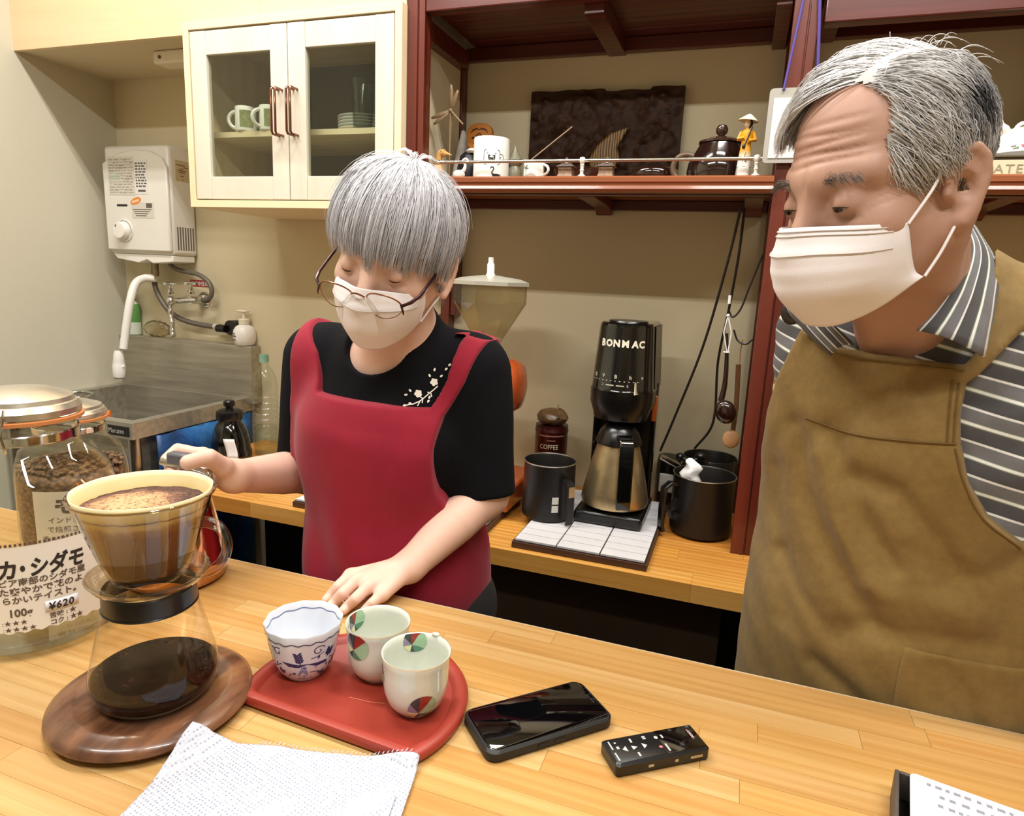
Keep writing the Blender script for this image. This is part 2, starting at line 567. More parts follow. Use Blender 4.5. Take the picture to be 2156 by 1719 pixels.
# chrome guard rail on small white turned balusters
m_chrome = mat('polished_chrome', '#d9d9d6', .12, 1.0)
m_steel = mat('brushed_steel', '#b9b7b0', .32, 1.0, var=.08, vs=30)
m_white_enamel = mat('white_enamel', '#e6e2d8', .3)
gr = thing('guard_rail', 'thin chrome guard rail on white balusters along the shelf front', 'rail', (-.4, 1.613, 1.57))
obj('rod', MB().tube([(-.775, 1.613, 1.6075), (.02, 1.613, 1.6075)], .0042, 10), m_chrome, gr)
for xx in (-.398, -.004):
    b = MB().lathe([(0, 0), (.010, 0), (.010, .002), (.0045, .006), (.0038, .012), (.0055, .015), (.0038, .018), (.0042, .024), (.0055, .027), (.004, .029), (.0066, .0335), (.0078, .0385), (.006, .0440), (0, .046)], 14, (xx, 1.613, 1.5702))
    obj('baluster', b, m_white_enamel, gr)
obj('rail_cap', MB().sphere((-.777, 1.613, 1.6075), .0062, 12, 8), m_chrome, gr)

# ------------------------------------------------------------------ wall cabinet with two glazed doors
cb = thing('wall_cabinet', 'whitewashed wall cabinet with two glass doors beside the shelf unit', 'cabinet', (-1.2, 1.58, 1.485))
m_cab_in = mat('cabinet_interior', '#b9b29c', .6)
x0, x1, z0, z1, yf = -1.556, -.866, 1.485, 1.978, 1.575
t = .02
obj('side', MB().box(x0, x0 + t, yf, YB - .002, z0, z1), m_maple, cb, smooth=0, bevel=.001)
obj('side', MB().box(x1 - t, x1, yf, YB - .002, z0, z1), m_maple, cb, smooth=0, bevel=.001)
obj('top', MB().box(x0 + t, x1 - t, yf, YB - .002, z1 - t, z1), m_maple, cb, smooth=0, bevel=.001)
obj('bottom', MB().box(x0 + t, x1 - t, yf, YB - .002, z0, z0 + t), m_maple, cb, smooth=0, bevel=.001)
obj('back', MB().box(x0 + t, x1 - t, YB - .012, YB - .003, z0 + t, z1 - t), mat('cabinet_back', '#6f6c5c', .6), cb, smooth=0)
obj('shelf', MB().box(x0 + t, x1 - t, 1.635, YB - .013, 1.687, 1.702), m_maple, cb, smooth=0)
m_pane = glass('cabinet_pane_glass', '#eef1ec', 1.45, 0, .9)
def door(xa, xb):
    za, zb = z0 + t + .003, z1 - t - .004
    y0, y1 = yf + .002, yf + .022
    st = .054
    mb = MB()
    d = obj('door', MB().box(xa, xa + st, y0, y1, za, zb), m_white_wood, cb, smooth=0, bevel=.0015)
    obj('stile', MB().box(xb - st, xb, y0, y1, za, zb), m_white_wood, d, smooth=0, bevel=.0015)
    obj('rail', MB().box(xa + st + .0004, xb - st - .0004, y0 + .0012, y1, za, za + .062), m_white_wood, d, smooth=0, bevel=.0015)
    obj('rail', MB().box(xa + st + .0004, xb - st - .0004, y0 + .0012, y1, zb - .062, zb), m_white_wood, d, smooth=0, bevel=.0015)
    obj('pane', MB().box(xa + st - .004, xb - st + .004, y0 + .009, y0 + .012, za + .056, zb - .056), m_pane, d, smooth=0)
    return d
xm = -1.2085
dl = door(x0 + t + .003, xm - .0015)
dr = door(xm + .0015, x1 - t - .003)
m_bronze = mat('aged_copper_handle', '#8a6250', .22, 1.0)
for d, xx in ((dl, xm - .024), (dr, xm + .024)):
    h = MB()
    for off, zz in ((0, 0), (.012, .0)):
        pts = [(xx - .006 + off, yf + .002, 1.674), (xx - .006 + off, yf - .026, 1.674), (xx - .006 + off, yf - .030, 1.68), (xx - .006 + off, yf - .030, 1.784), (xx - .006 + off, yf - .026, 1.79), (xx - .006 + off, yf + .002, 1.79)]
        h.tube(pts, .0033, 8)
    obj('handle', h, m_bronze, d)
# LED fitting under the soffit next to the cabinet
uf = thing('undershelf_light', 'small white light fitting under the soffit left of the cabinet', 'light fitting', (-1.66, 1.74, SHZ - .03))
m_ivory = mat('ivory_plastic', '#dcd3bd', .4)
obj('casing', MB().box(-1.80, -1.562, 1.70, 1.765, SHZ - .038, SHZ - .0005), m_ivory, uf, smooth=0, bevel=.006)
obj('clip', MB().box(-1.64, -1.60, 1.685, 1.70, SHZ - .03, SHZ - .004), mat('grey_clip', '#7c6f5a', .5), uf, smooth=0, bevel=.002)
obj('switch_dot', MB().lathe([(0, 0), (.005, 0), (.005, .003), (0, .003)], 10, m=Matrix.Translation((-1.772, 1.7005, SHZ - .02)) @ Matrix.Rotation(PI / 2, 4, 'X')), mat('dark_dot', '#4a4338', .4), uf)
# ================================================================== SINK CORNER
m_sink = N('worn_stainless'); _b = m_sink.bsdf('#a9a498', .42, .75)
_co = m_sink.coord('Position', (3, 40, 40)); m_sink.l(m_sink.ramp(m_sink.noise(_co, 1.2, 4, .6), [(.3, '#a19b8d'), (.7, '#c2bcac')]), _b.inputs['Base Color'])
m_sink.bump(m_sink.noise(_co, 3, 3), .05, .001); m_sink = m_sink.m
m_rubber_black = mat('black_rubber', '#15130f', .45)
m_white_plastic = mat('white_plastic', '#e9e6de', .35)
m_black_plastic = mat('black_plastic', '#0e0d0c', .28)
m_black_gloss = mat('glossy_black', '#070707', .1, coat=.5)
sk = thing('steel_sink', 'worn stainless steel sink with tall splashback in the left corner', 'sink', (-1.95, 1.68, 0))
SX0, SX1, SY0, SY1, SZ = XL + .002, -1.665, 1.42, YB - .002, .85
def sheet_ring(xa, xb, ya, yb, xc, xd, yc, yd, z, th=.0):
    mb = MB()
    vs = [(xa, ya, z), (xb, ya, z), (xb, yb, z), (xa, yb, z), (xc, yc, z), (xd, yc, z), (xd, yd, z), (xc, yd, z)]
    return mb.raw(vs, [(0, 1, 5, 4), (1, 2, 6, 5), (2, 3, 7, 6), (3, 0, 4, 7)])
rim = sheet_ring(SX0, SX1, SY0, SY1, SX0 + .035, SX1 - .035, SY0 + .035, SY1 - .06, SZ)
rim.raw([(SX0, SY0, SZ), (SX1, SY0, SZ), (SX1, SY1, SZ), (SX0, SY0, SZ - .05), (SX1, SY0, SZ - .05), (SX1, SY1, SZ - .05), (SX1 - .012, SY0 + .012, SZ - .05), (SX1 - .012, SY1, SZ - .05), (SX0, SY0 + .012, SZ - .05)],
        [(0, 3, 4, 1), (1, 4, 5, 2), (4, 6, 7, 5), (3, 8, 6, 4)])
obj('rim', rim, m_sink, sk, smooth=0)
bx = (SX0 + .035, SX1 - .035, SY0 + .035, SY1 - .06)
bs = MB().raw([(bx[0], bx[2], SZ), (bx[1], bx[2], SZ), (bx[1], bx[3], SZ), (bx[0], bx[3], SZ), (bx[0] + .012, bx[2] + .012, SZ - .26), (bx[1] - .012, bx[2] + .012, SZ - .26), (bx[1] - .012, bx[3] - .012, SZ - .26), (bx[0] + .012, bx[3] - .012, SZ - .26)],
               [(0, 1, 5, 4), (1, 2, 6, 5), (2, 3, 7, 6), (3, 0, 4, 7), (4, 5, 6, 7)])
obj('basin', bs, m_sink, sk, smooth=0, solid=-.0015)
obj('splashback', MB().box(SX0, SX1 + .03, SY1 - .05, SY1, SZ - .02, 1.04), m_sink, sk, smooth=0, bevel=.003)
for xx in (SX1 - .035, SX0 + .03):
    obj('leg', MB().tube([(xx, SY0 + .035, 0.001), (xx, SY0 + .035, SZ - .051)], .018, 14), m_steel, sk)
obj('rear_leg', MB().tube([(SX1 - .035, SY1 - .035, 0.001), (SX1 - .035, SY1 - .035, SZ - .051)], .018, 14), m_steel, sk)
npl = obj('nameplate', MB().box(SX1 - .095, SX1 - .012, SY0 - .002, SY0 - .0002, SZ - .042, SZ - .012), m_black_plastic, sk, smooth=0)
obj('lettering', text_mb('Maruzen', .021, lambda u, v: (SX1 - .092 + u, SY0 - .0026, SZ - .034 + v), wide=.85), mat('nameplate_silver', '#c9c5bb', .4), npl, smooth=0)
# blue printed sheet hanging under the sink
cu = MB().grid(26, 10, lambda u, v: (SX1 + .004 + .006 * math.sin(u * 23) * (1 - v) * .7 + .004 * math.sin(9 * v + 14 * u), 1.50 + u * .42, .797 - v * .62))
k = N('blue_printed_sheet'); b = k.bsdf('#1d4d86', .45)
k.l(k.ramp(k.noise(k.coord('Position'), 7, 5, .6, .8), [(.35, '#12335f'), (.5, '#1d548f'), (.62, '#2d6fa8'), (.75, '#14263f')]), b.inputs['Base Color'])
tag(obj('hanging_sheet', cu, k.m, solid=.0012), 'blue printed plastic sheet hanging below the sink rim', 'sheet')
# orange sponge in the basin, wire ring of the strainer
sp = MB().box(-2.02, -1.90, 1.47, 1.53, .80, .835)
sb = thing('dish_sponge', 'orange dish sponge in a wire holder inside the sink', 'sponge', (-1.96, 1.47, .79))
obj('foam', MB().box(-1.935, -1.855, 1.462, 1.515, .795, .855), mat('orange_foam', '#e2701c', .9, var=.2, vs=60, bump=.5, bs=300), sb, smooth=30, bevel=.008)
obj('holder', MB().tube([(-1.945, 1.4565, SZ + .003), (-1.945, 1.4565, .79), (-1.845, 1.4565, .79), (-1.845, 1.4565, SZ + .003)], .002, 6), m_chrome, sb)
rg = MB().tube(arc((-2.13, 1.60, SZ + .012), .055, 0, 2 * PI, 28, 'xy')[:-1], .004, 8, closed=True)
tag(obj('strainer_ring', rg, m_chrome), 'chrome wire ring lying over the back left of the sink basin', 'ring')

# ------------------------------------------------------------------ gas water heater
m_heater = mat('heater_enamel', '#dfdcd3', .28, var=.03)
hx0, hx1, hy0, hy1, hz0, hz1 = -2.195, -1.90, 1.835, YB - .003, 1.345, 1.715
wh = thing('water_heater', 'white wall-mounted gas water heater with a round dial left of the cabinet', 'water heater', (-2.05, 1.89, hz0))
obj('casing', MB().box(hx0, hx1, hy0, hy1, hz0, hz1), m_heater, wh, smooth=30, bevel=.012)
fp = MB().prism([(hx0 + .002, hz0 + .012), (hx1 - .002, hz0 + .012), (hx1 - .002, hz1 - .075), (hx1 - .02, hz1 - .045), (hx1 - .07, hz1 - .022), (hx1 - .15, hz1 - .015), (hx0 + .07, hz1 - .028), (hx0 + .002, hz1 - .06)], hy0 - .011, hy0 + .004, lambda u, v, h: (u, h, v))
obj('front_panel', fp, m_heater, wh, smooth=30, bevel=.005)  # curved edge of the soffit's shadow is built into the panel outline
un = MB().prism([(hx0 + .012, hz0 - .0), (hx1 - .006, hz0 - .0), (hx1 - .006, hz0 - .022), (hx1 - .10, hz0 - .03), (hx0 + .17, hz0 - .018), (hx0 + .13, hz0 - .03), (hx0 + .03, hz0 - .018)], hy0 + .002, hy1 - .01, lambda u, v, h: (u, h, v))
obj('underside_guard', un, m_white_plastic, wh, smooth=30, bevel=.003)
fy = hy0 - .0113
RX = Matrix.Rotation(PI / 2, 4, 'X')
def fdisc(prof, x, z, y=fy, n=28):
    return MB().lathe(prof, n, m=Matrix.Translation((x, y, z)) @ RX)
dx, dz = -2.105, 1.425
obj('dial_plate', fdisc([(0, 0), (.040, 0), (.038, .004), (0, .004)], dx, dz), m_heater, wh)
dl_ = obj('dial', fdisc([(0, .0042), (.031, .0042), (.030, .018), (.026, .026), (0, .027)], dx, dz, n=32), m_white_plastic, wh)
obj('pointer', MB().box(dx - .014, dx - .010, fy - .0278, fy - .0268, dz + .012, dz + .019), m_black_plastic, dl_, smooth=0)
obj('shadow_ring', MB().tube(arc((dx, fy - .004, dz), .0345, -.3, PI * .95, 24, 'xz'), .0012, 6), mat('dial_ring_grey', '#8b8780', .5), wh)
obj('display_slot', MB().box(-2.135, -2.085, fy - .001, fy + .003, 1.508, 1.516), m_black_plastic, wh, smooth=0, bevel=.002)
m_lbl = mat('clear_print_label', '#cfcabf', .4)
m_print = mat('grey_print', '#a39d92', .6); m_print_d = mat('dark_print', '#5b564e', .6)
m_paper_white = mat('white_label_paper', '#dcdad6', .55)
m_green_print = mat('green_print', '#a9bba4', .6); m_or_print = mat('orange_sticker', '#d9823a', .5)
st = obj('instruction_sticker', MB().box(-2.165, -2.045, fy - .0006, fy + .001, 1.547, 1.675), m_lbl, wh, smooth=0)
mb1, mb2 = MB(), MB()
r = random.Random(5)
for row in range(13):
    zz = 1.668 - row * .0092
    x = -2.160
    while x < -2.055:
        w = r.uniform(.006, .026)
        (mb2 if (row in (5, 6, 7, 8) and x < -2.115) else mb1).box(x, min(x + w, -2.049), fy - .0009, fy - .0007, zz - r.uniform(.002, .006), zz)
        x += w + r.uniform(.002, .006)
obj('print', mb1, m_print, st, smooth=0, kind='stuff'); obj('green_print', mb2, m_green_print, st, smooth=0, kind='stuff')
st2 = obj('white_sticker', MB().box(-2.043, -1.985, fy - .0007, fy + .001, 1.55, 1.665), m_paper_white, wh, smooth=0)
mb1 = MB()
for row in range(9):
    x = -2.038
    while x < -1.995:
        w = r.uniform(.005, .014)
        mb1.box(x, min(x + w, -1.99), fy - .001, fy - .0008, 1.655 - row * .0095 - .005, 1.655 - row * .0095)
        x += w + .004
mb1.box(-2.030, -1.996, fy - .001, fy - .0008, 1.558, 1.565)
obj('print', mb1, m_print_d, st2, smooth=0, kind='stuff')
ov = MB().prism([(-2.045 + .024 * math.cos(a) * 1.0, 1.527 + .012 * math.sin(a) + .006 * math.cos(a)) for a in [2 * PI * q / 24 for q in range(24)]], fy - .0008, fy + .001, lambda u, v, h: (u, h, v))
ovo = obj('oval_sticker', ov, m_or_print, wh, smooth=0)
obj('print', MB().prism([(-2.062, 1.5185), (-2.029, 1.5265), (-2.029, 1.535), (-2.062, 1.527)], fy - .001, fy - .0009, lambda u, v, h: (u, h, v)), mat('pale_orange', '#efc193', .5), ovo, smooth=0)
st3 = obj('rating_sticker', MB().box(-2.065, -1.965, fy - .0006, fy + .001, 1.470, 1.522), m_lbl, wh, smooth=0)
mb1 = MB().box(-1.998, -1.972, fy - .0009, fy - .0007, 1.504, 1.520)
for q in range(4): mb1.box(-2.06 + .004 * q, -1.975 - .008 * q, fy - .0009, fy - .0007, 1.497 - q * .007, 1.500 - q * .007)
obj('print', mb1, m_print_d, st3, smooth=0, kind='stuff')
mb1 = MB()
for q in range(7): mb1.box(-1.8996, -1.8985, 1.862 + q * .0115, 1.867 + q * .0115, 1.365, 1.445)
for q in range(7):
    obj('vent_slot', MB().box(-1.9012, -1.8994, 1.856 + q * .0115, 1.862 + q * .0115, 1.365, 1.445), mat('vent_dark', '#6b665d', .6) if q == 0 else bpy.data.materials['vent_dark'], wh, smooth=0)
st4 = obj('side_sticker', MB().box(-1.9005, -1.8996, 1.862, 1.935, 1.60, 1.67), mat('stained_label', '#c3b491', .5), wh, smooth=0)
mb1 = MB()
for q in range(9): mb1.box(-1.8994, -1.8991, 1.866 + r.uniform(0, .04), 1.875 + r.uniform(.01, .05), 1.605 + q * .006, 1.608 + q * .006)
obj('print', mb1, mat('rust_print', '#8a5330', .6), st4, smooth=0, kind='stuff')
# outlet elbow, white corrugated swing hose and shower head belong to the heater
m_brass_old = mat('dull_brass', '#8c7c5c', .35, .9)
m_grey_hose = mat('braided_grey_hose', '#6e675b', .5, .4)
obj('outlet', MB().tube([(-2.035, 1.88, hz0 - .02), (-2.035, 1.88, hz0 - .075)], .011, 12), m_brass_old, wh)
hs = smooth_path([(-2.035, 1.88, 1.262), on_y(305, 586, 1.865), on_y(286, 597, 1.83), on_y(275, 630, 1.80), on_y(267, 680, 1.78), on_y(260, 735, 1.765)], 14)
shb = on_y(251, 794, 1.76)
hose = obj('swing_hose', MB().tube(hs, [.0135 + .0008 * (q % 2) for q in range(len(hs))], 14), m_white_plastic, wh)
sh = MB().lathe([(0, 0), (.0185, 0), (.021, .012), (.0215, .045), (.019, .052), (.0195, .056), (.016, .085), (.0135, .095), (0, .096)], 20, m=Matrix.Translation(shb) @ Matrix.Rotation(.06, 4, 'Y'))
sho = obj('shower_head', sh, m_white_plastic, wh)
obj('nozzle', MB().lathe([(0, -.006), (.016, -.006), (.017, 0), (0, 0.001)], 18, m=Matrix.Translation(shb)), mat('grey_nozzle', '#8c8a84', .4), sho)
obj('button', MB().sphere((shb.x + .022, shb.y, shb.z + .04), .006, 10, 6), m_white_plastic, sho)
# gas and water pipes
obj('water_pipe', MB().tube(smooth_path([(-2.06, 1.90, hz0 - .02), (-2.065, 1.90, 1.27), (-2.06, 1.90, 1.22), (-2.03, 1.905, 1.165), (-1.985, 1.905, 1.13), (-1.93, 1.91, 1.11), (-1.85, 1.915, 1.10), (-1.80, 1.92, 1.098)], 8), .0095, 10), m_grey_hose, wh)
obj('gas_pipe', MB().tube(smooth_path([(-1.985, 1.90, hz0 - .02), (-1.98, 1.90, 1.31), (-1.95, 1.905, 1.295), (-1.87, 1.905, 1.285), (-1.82, 1.905, 1.26), (-1.805, 1.905, 1.225), (-1.82, 1.905, 1.20), (-1.85, 1.905, 1.192)], 8), .0085, 10), m_grey_hose, wh)
# cross-handle wall tap
tp = thing('wall_tap', 'chrome wall tap with cross handles below the water heater', 'tap', (-1.92, 1.93, 1.19))
def blob(mb, path, rr): return mb.tube(path, rr, 12)
obj('body', blob(blob(MB(), [(-1.945, 1.88, 1.185), (-1.90, 1.88, 1.19), (-1.86, 1.89, 1.192)], .010), [(-1.885, 1.949, 1.19), (-1.885, 1.88, 1.19)], .014), m_chrome, tp)
obj('escutcheon', MB().lathe([(0, 0), (.03, 0), (.026, .006), (.014, .014), (0, .015)], 20, m=Matrix.Translation((-1.885, YB - .0006, 1.19)) @ RX), m_chrome, tp)
for (xx, yy, zz) in ((-1.95, 1.86, 1.21), (-1.865, 1.87, 1.215)):
    sp_ = obj('spindle', MB().lathe([(0, 0), (.011, 0), (.012, .006), (.008, .011), (.009, .018), (.005, .022), (.005, .036), (0, .036)], 14, (xx, yy, zz)), m_chrome, tp)
    obj('cross_handle', merge(MB().tube([(xx - .026, yy, zz + .036), (xx + .026, yy, zz + .036)], [.0065, .0055] if False else [.006, .006], 10), MB().tube([(xx, yy - .024, zz + .036), (xx, yy + .024, zz + .036)], .006, 10)), m_chrome, sp_)
obj('joint', MB().sphere((-1.955, 1.865, 1.185), (.017, .017, .017), 16, 10), m_chrome, tp)
obj('spout', MB().tube(smooth_path([(-1.955, 1.865, 1.178), (-1.957, 1.862, 1.14), (-1.945, 1.855, 1.11), (-1.94, 1.85, 1.075), (-1.935, 1.848, 1.058)], 6), [.008, .007, .0068, .007, .009, .0105, .008, .007, .0065, .007, .0085, .0095, .0095, .009, .008, .0075, .008, .009, .009, .0085, .009, .0095, .0095, .009, .008][:25], 12), m_chrome, tp)
# gas cock with black knob
gc = thing('gas_cock', 'brass gas cock with black knob on the wall beside the soap pump', 'gas cock', (-1.79, 1.93, 1.10))
obj('body', MB().tube([(-1.80, 1.92, 1.098), (-1.745, 1.925, 1.095), (-1.73, YB - .001, 1.10)], .012, 12), m_brass_old, gc)
obj('nut', MB().tube([(-1.812, 1.918, 1.098), (-1.79, 1.92, 1.098)], .0145, 6), m_chrome, gc, smooth=20)
obj('knob', merge(MB().tube([(-1.787, 1.905, 1.095), (-1.75, 1.905, 1.095)], .0135, 12), MB().tube([(-1.735, 1.91, 1.10), (-1.735, 1.944, 1.10)], .027, 16)), m_black_plastic, gc)
# red warning sticker
m_red_st = mat('red_sticker', '#a3231f', .45)
ws = thing('warning_sticker', 'small red warning sticker with white characters on the wall by the tap', 'sticker', (-1.88, YB - .001, 1.25))
obj('backing', MB().box(-1.945, -1.86, YB - .0015, YB - .0004, 1.238, 1.262), m_red_st, ws, smooth=0)
obj('lettering', text_mb('必ず中性洗', .0165, lambda u, v: (-1.9435 + u, YB - .002, 1.243 + v), bold=.0004), m_paper_white, ws, smooth=0)
# items on the splashback ledge
sd = thing('soap_dispenser', 'white foam soap pump bottle on the right end of the sink splashback', 'soap dispenser', (-1.682, SY1 - .025, 1.0405))
obj('bottle', MB().lathe([(0, 0), (.029, 0), (.034, .004), (.0385, .02), (.040, .035), (.037, .055), (.028, .068), (.018, .073), (.0165, .075), (0, .075)], 28, (-1.682, SY1 - .026, 1.0405)), m_white_plastic, sd)
pm = obj('pump', MB().lathe([(0, .0752), (.0185, .0752), (.0185, .092), (.015, .095), (.006, .096), (.0055, .118), (0, .118)], 20, (-1.682, SY1 - .026, 1.0405)), m_ivory, sd)
obj('spout', MB().box(-1.708, -1.664, SY1 - .037, SY1 - .015, 1.158, 1.166), m_ivory, pm, smooth=30, bevel=.003)
def soapmap(u, v):
    a = -PI / 2 - .62 + u / .0405 + .15
    z = v
    rr = .0406 if z < .05 else .0406
    return (-1.682 + rr * math.cos(a), SY1 - .026 + rr * math.sin(a), 1.0405 + v)
sp2 = MB()
for (u0, u1, v) in ((-.012, .012, .056), (-.016, .014, .049), (-.014, .018, .042)):
    pass
lb = merge(*[ribbon([(u0, v), ((u0 + u1) / 2, v), (u1, v)], w, soapmap) for (u0, u1, v, w) in ((-.010, .012, .0440, .003), (-.012, .012, .038, .0018), (-.013, .016, .0335, .004))],
           *[ribbon([(q * .005 - .004, .018), (q * .005 - .004, .026)], .003, soapmap) for q in range(4)])
obj('printed_label', lb, mat('brown_print', '#6d5548', .5), sd, smooth=0)
gb = thing('green_detergent_bottle', 'slim detergent bottle with green top in the corner behind the sink', 'bottle', (-2.205, SY1 - .025, 1.0405))
obj('bottle', MB().lathe([(0, 0), (.020, 0), (.024, .004), (.024, .07), (.020, .085), (.020, .12), (.013, .13), (0, .13)], 20, (-2.205, SY1 - .026, 1.0405)), mat('pale_green_plastic', '#cfd8c8', .35), gb)
obj('label_band', MB().lathe([(.0244, .05), (.0246, .052), (.0246, .10), (.0206, .118)], 20, (-2.205, SY1 - .026, 1.0405)), mat('leaf_green', '#5f9a4f', .4), gb)
obj('cap', MB().lathe([(0, .130), (.011, .130), (.011, .155), (.008, .165), (0, .165)], 16, (-2.205, SY1 - .026, 1.0405)), mat('green_cap', '#3c7a35', .4), gb)
pb = thing('plastic_bag', 'crumpled clear plastic bag on the sink splashback ledge', 'bag', (-2.10, SY1 - .025, 1.0405))
r = random.Random(8)
vs = MB().sphere((-2.09, SY1 - .027, 1.071), (.062, .022, .030), 26, 16)
vs.v = [(p[0] + r.gauss(0, .0028), p[1] + r.gauss(0, .002), max(1.041, p[2] + r.gauss(0, .0025))) for p in vs.v]
obj('film', vs, glass('bag_film', '#eeeadf', 1.5, .12, 1.5), pb, smooth=180)
# PET bottle, black bottle, white board beside the woman
pt = thing('water_bottle', 'clear ribbed plastic water bottle with pale green cap by the sink', 'bottle', (-1.49, 1.79, BC + .0005))
ptz = lambda z: z * 1.0
prof = [(0, .003), (.030, 0), (.038, .006), (.0405, .02)]
for q in range(9):
    z = .035 + q * .0195
    prof += [(.0405, z), (.0415, z + .005), (.0415, z + .012), (.038, z + .0165)]
prof += [(.0405, .222), (.041, .24), (.036, .27), (.024, .295), (.0145, .308), (.0135, .318)]
m_pet = glass('clear_plastic', '#f9fbf8', 1.5, .02, 1.2)
obj('bottle', MB().lathe(prof, 26, (-1.49, 1.79, BC + .0005)), m_pet, pt)
obj('water', MB().lathe([(0, .004), (.036, .005), (.037, .10), (0, .10)], 20, (-1.49, 1.79, BC + .0005)), glass('still_water', '#f0f4ef', 1.33, 0, 1.), pt)
obj('cap', MB().lathe([(0, .319), (.0152, .319), (.0152, .343), (.0135, .345), (0, .345)], 20, (-1.49, 1.79, BC + .0005)), mat('mint_cap', '#86b8a2', .4), pt)
bb = thing('black_glass_bottle', 'black bottle with dark stopper and white tag beside the water bottle', 'bottle', (-1.56, 1.70, BC + .0005))
bc_ = (-1.56, 1.70, BC + .0005)
obj('bottle', MB().lathe([(0, 0), (.060, 0), (.066, .006), (.066, .028), (.062, .034), (.060, .06), (.052, .095), (.043, .115), (.036, .125), (.036, .135)], 28, bc_), m_black_gloss, bb)
obj('stopper', MB().lathe([(0, .133), (.041, .133), (.043, .143), (.041, .160), (.030, .166), (.012, .168), (.012, .176), (.018, .178), (.018, .192), (.014, .196), (0, .196)], 24, bc_), m_black_plastic, bb)
tg = MB().grid(5, 7, lambda u, v: (bc_[0] + .028 + .032 * u + .012 * (1 - v), bc_[1] - .062 + .014 * u + .002 * math.sin(5 * v), bc_[2] + .018 + .064 * v))
obj('tag', tg, m_paper_white, bb, solid=.0006)
wp = MB().prism([(0, 0), (.05, 0), (.085, .20), (.045, .205), (.035, .16)], 1.775, 1.78, lambda u, v, h: (-1.43 + u, h + v * .1, BC + .003 + v))
tag(obj('white_board', wp, m_paper_white, smooth=0), 'white board leaning beside the water bottle behind the woman', 'board')
tw = MB().grid(14, 8, lambda u, v: (-1.52 + .20 * u, 1.475 + .11 * v, BC + .006 + .004 * math.sin(7 * u) * math.sin(5 * v + 1)))
tag(obj('folded_cloth', tw, m_paper_white, solid=.005), 'white folded cloth at the left end of the back counter', 'cloth')
# ================================================================== THINGS ON THE SHELF AND IN THE CABINET
S0 = 1.5705
m_white_china = mat('white_china', '#eae6dd', .18, coat=.3)
m_ink = mat('black_ink', '#121212', .5)
def cyl_map(cx, cy, r, a0, z0):
    return lambda u, v: (cx + r * math.cos(a0 + u / r), cy + r * math.sin(a0 + u / r), z0 + v)
def cup_prof(ro, h, th=.003, foot=.0):
    return [(0, .0), (ro - .004, 0), (ro, .004), (ro, h - .002), (ro - th / 2, h), (ro - th, h - .002), (ro - th, .008), (0, .006)]
def handle(mb, c, r, ang, z0, z1, out, rr=.005, n=12):
    u = Vector((math.cos(ang), math.sin(ang), 0))
    pts = []
    for k in range(n + 1):
        t = PI * k / n
        pts.append(Vector(c) + u * (r + out * math.sin(t)) + Vector((0, 0, (z0 + z1) / 2 + (z1 - z0) / 2 * math.cos(t))))
    return mb.tube(pts, rr, 10)
# big white mug with cup logo and a swan print
mx, my, mr = -.662, 1.69, .047
mg = thing('swan_print_mug', 'large white mug printed with a cup logo and a black swan', 'mug', (mx, my, S0))
obj('cup', MB().lathe(cup_prof(mr, .106), 36, (mx, my, S0)), m_white_china, mg)
ca = math.atan2(-my, -mx) + .05
mp_ = cyl_map(mx, my, mr + .0004, ca, S0)
def rrect(x0, y0, x1, y1, r, n=5):
    P = []
    for (cx_, cy_, a) in ((x1 - r, y0 + r, -PI / 2), (x1 - r, y1 - r, 0), (x0 + r, y1 - r, PI / 2), (x0 + r, y0 + r, PI)):
        P += [(cx_ + r * math.cos(a + PI / 2 * k / n), cy_ + r * math.sin(a + PI / 2 * k / n)) for k in range(n + 1)]
    return P + [P[0]]
lg = merge(ribbon(rrect(-.022, .036, .020, .072, .006), .0014, mp_),
           ribbon([(.020, .062), (.027, .063), (.031, .058), (.031, .050), (.027, .046), (.020, .047)], .0014, mp_),
           ribbon([(.020, .056), (.025, .055), (.020, .052)], .0012, mp_),
           text_mb('豆', .026, lambda u, v: mp_(u - .0145, v + .0435), bold=.0008),
           ribbon([(-.004, .026), (-.002, .030), (.003, .030), (.005, .026), (.003, .022), (.000, .018), (.001, .014), (.006, .0125)], [.002, .003, .003, .003, .003, .003, .003, .002], mp_),
           ribbon([(-.001, .0135), (.006, .0115), (.013, .0115), (.024, .0125)], [.002, .004, .005, .001], mp_),
           ribbon([(.001, .010), (.009, .0065), (.018, .0065), (.024, .010)], [.002, .007, .007, .002], mp_))
obj('print', lg, m_ink, mg, smooth=0)
# white swan figurine in front
sw = thing('swan_figurine', 'small white swan figurine left of the big mug', 'figurine', (-.735, 1.655, S0))
nk = smooth_path([(-.737, 1.655, S0 + .014), (-.724, 1.655, S0 + .024), (-.721, 1.655, S0 + .038), (-.728, 1.655, S0 + .047), (-.719, 1.655, S0 + .052), (-.712, 1.655, S0 + .046)], 5)
obj('body', merge(MB().sphere((-.738, 1.655, S0 + .0125), (.017, .011, .0125), 16, 10), MB().tube(nk, [.007 - .004 * min(1, k / 10) for k in range(len(nk))], 10)), m_white_china, sw)
obj('beak', MB().tube([(-.712, 1.655, S0 + .046), (-.705, 1.655, S0 + .043)], [.0022, .0006], 8), mat('orange_beak', '#c9782a', .5), sw)
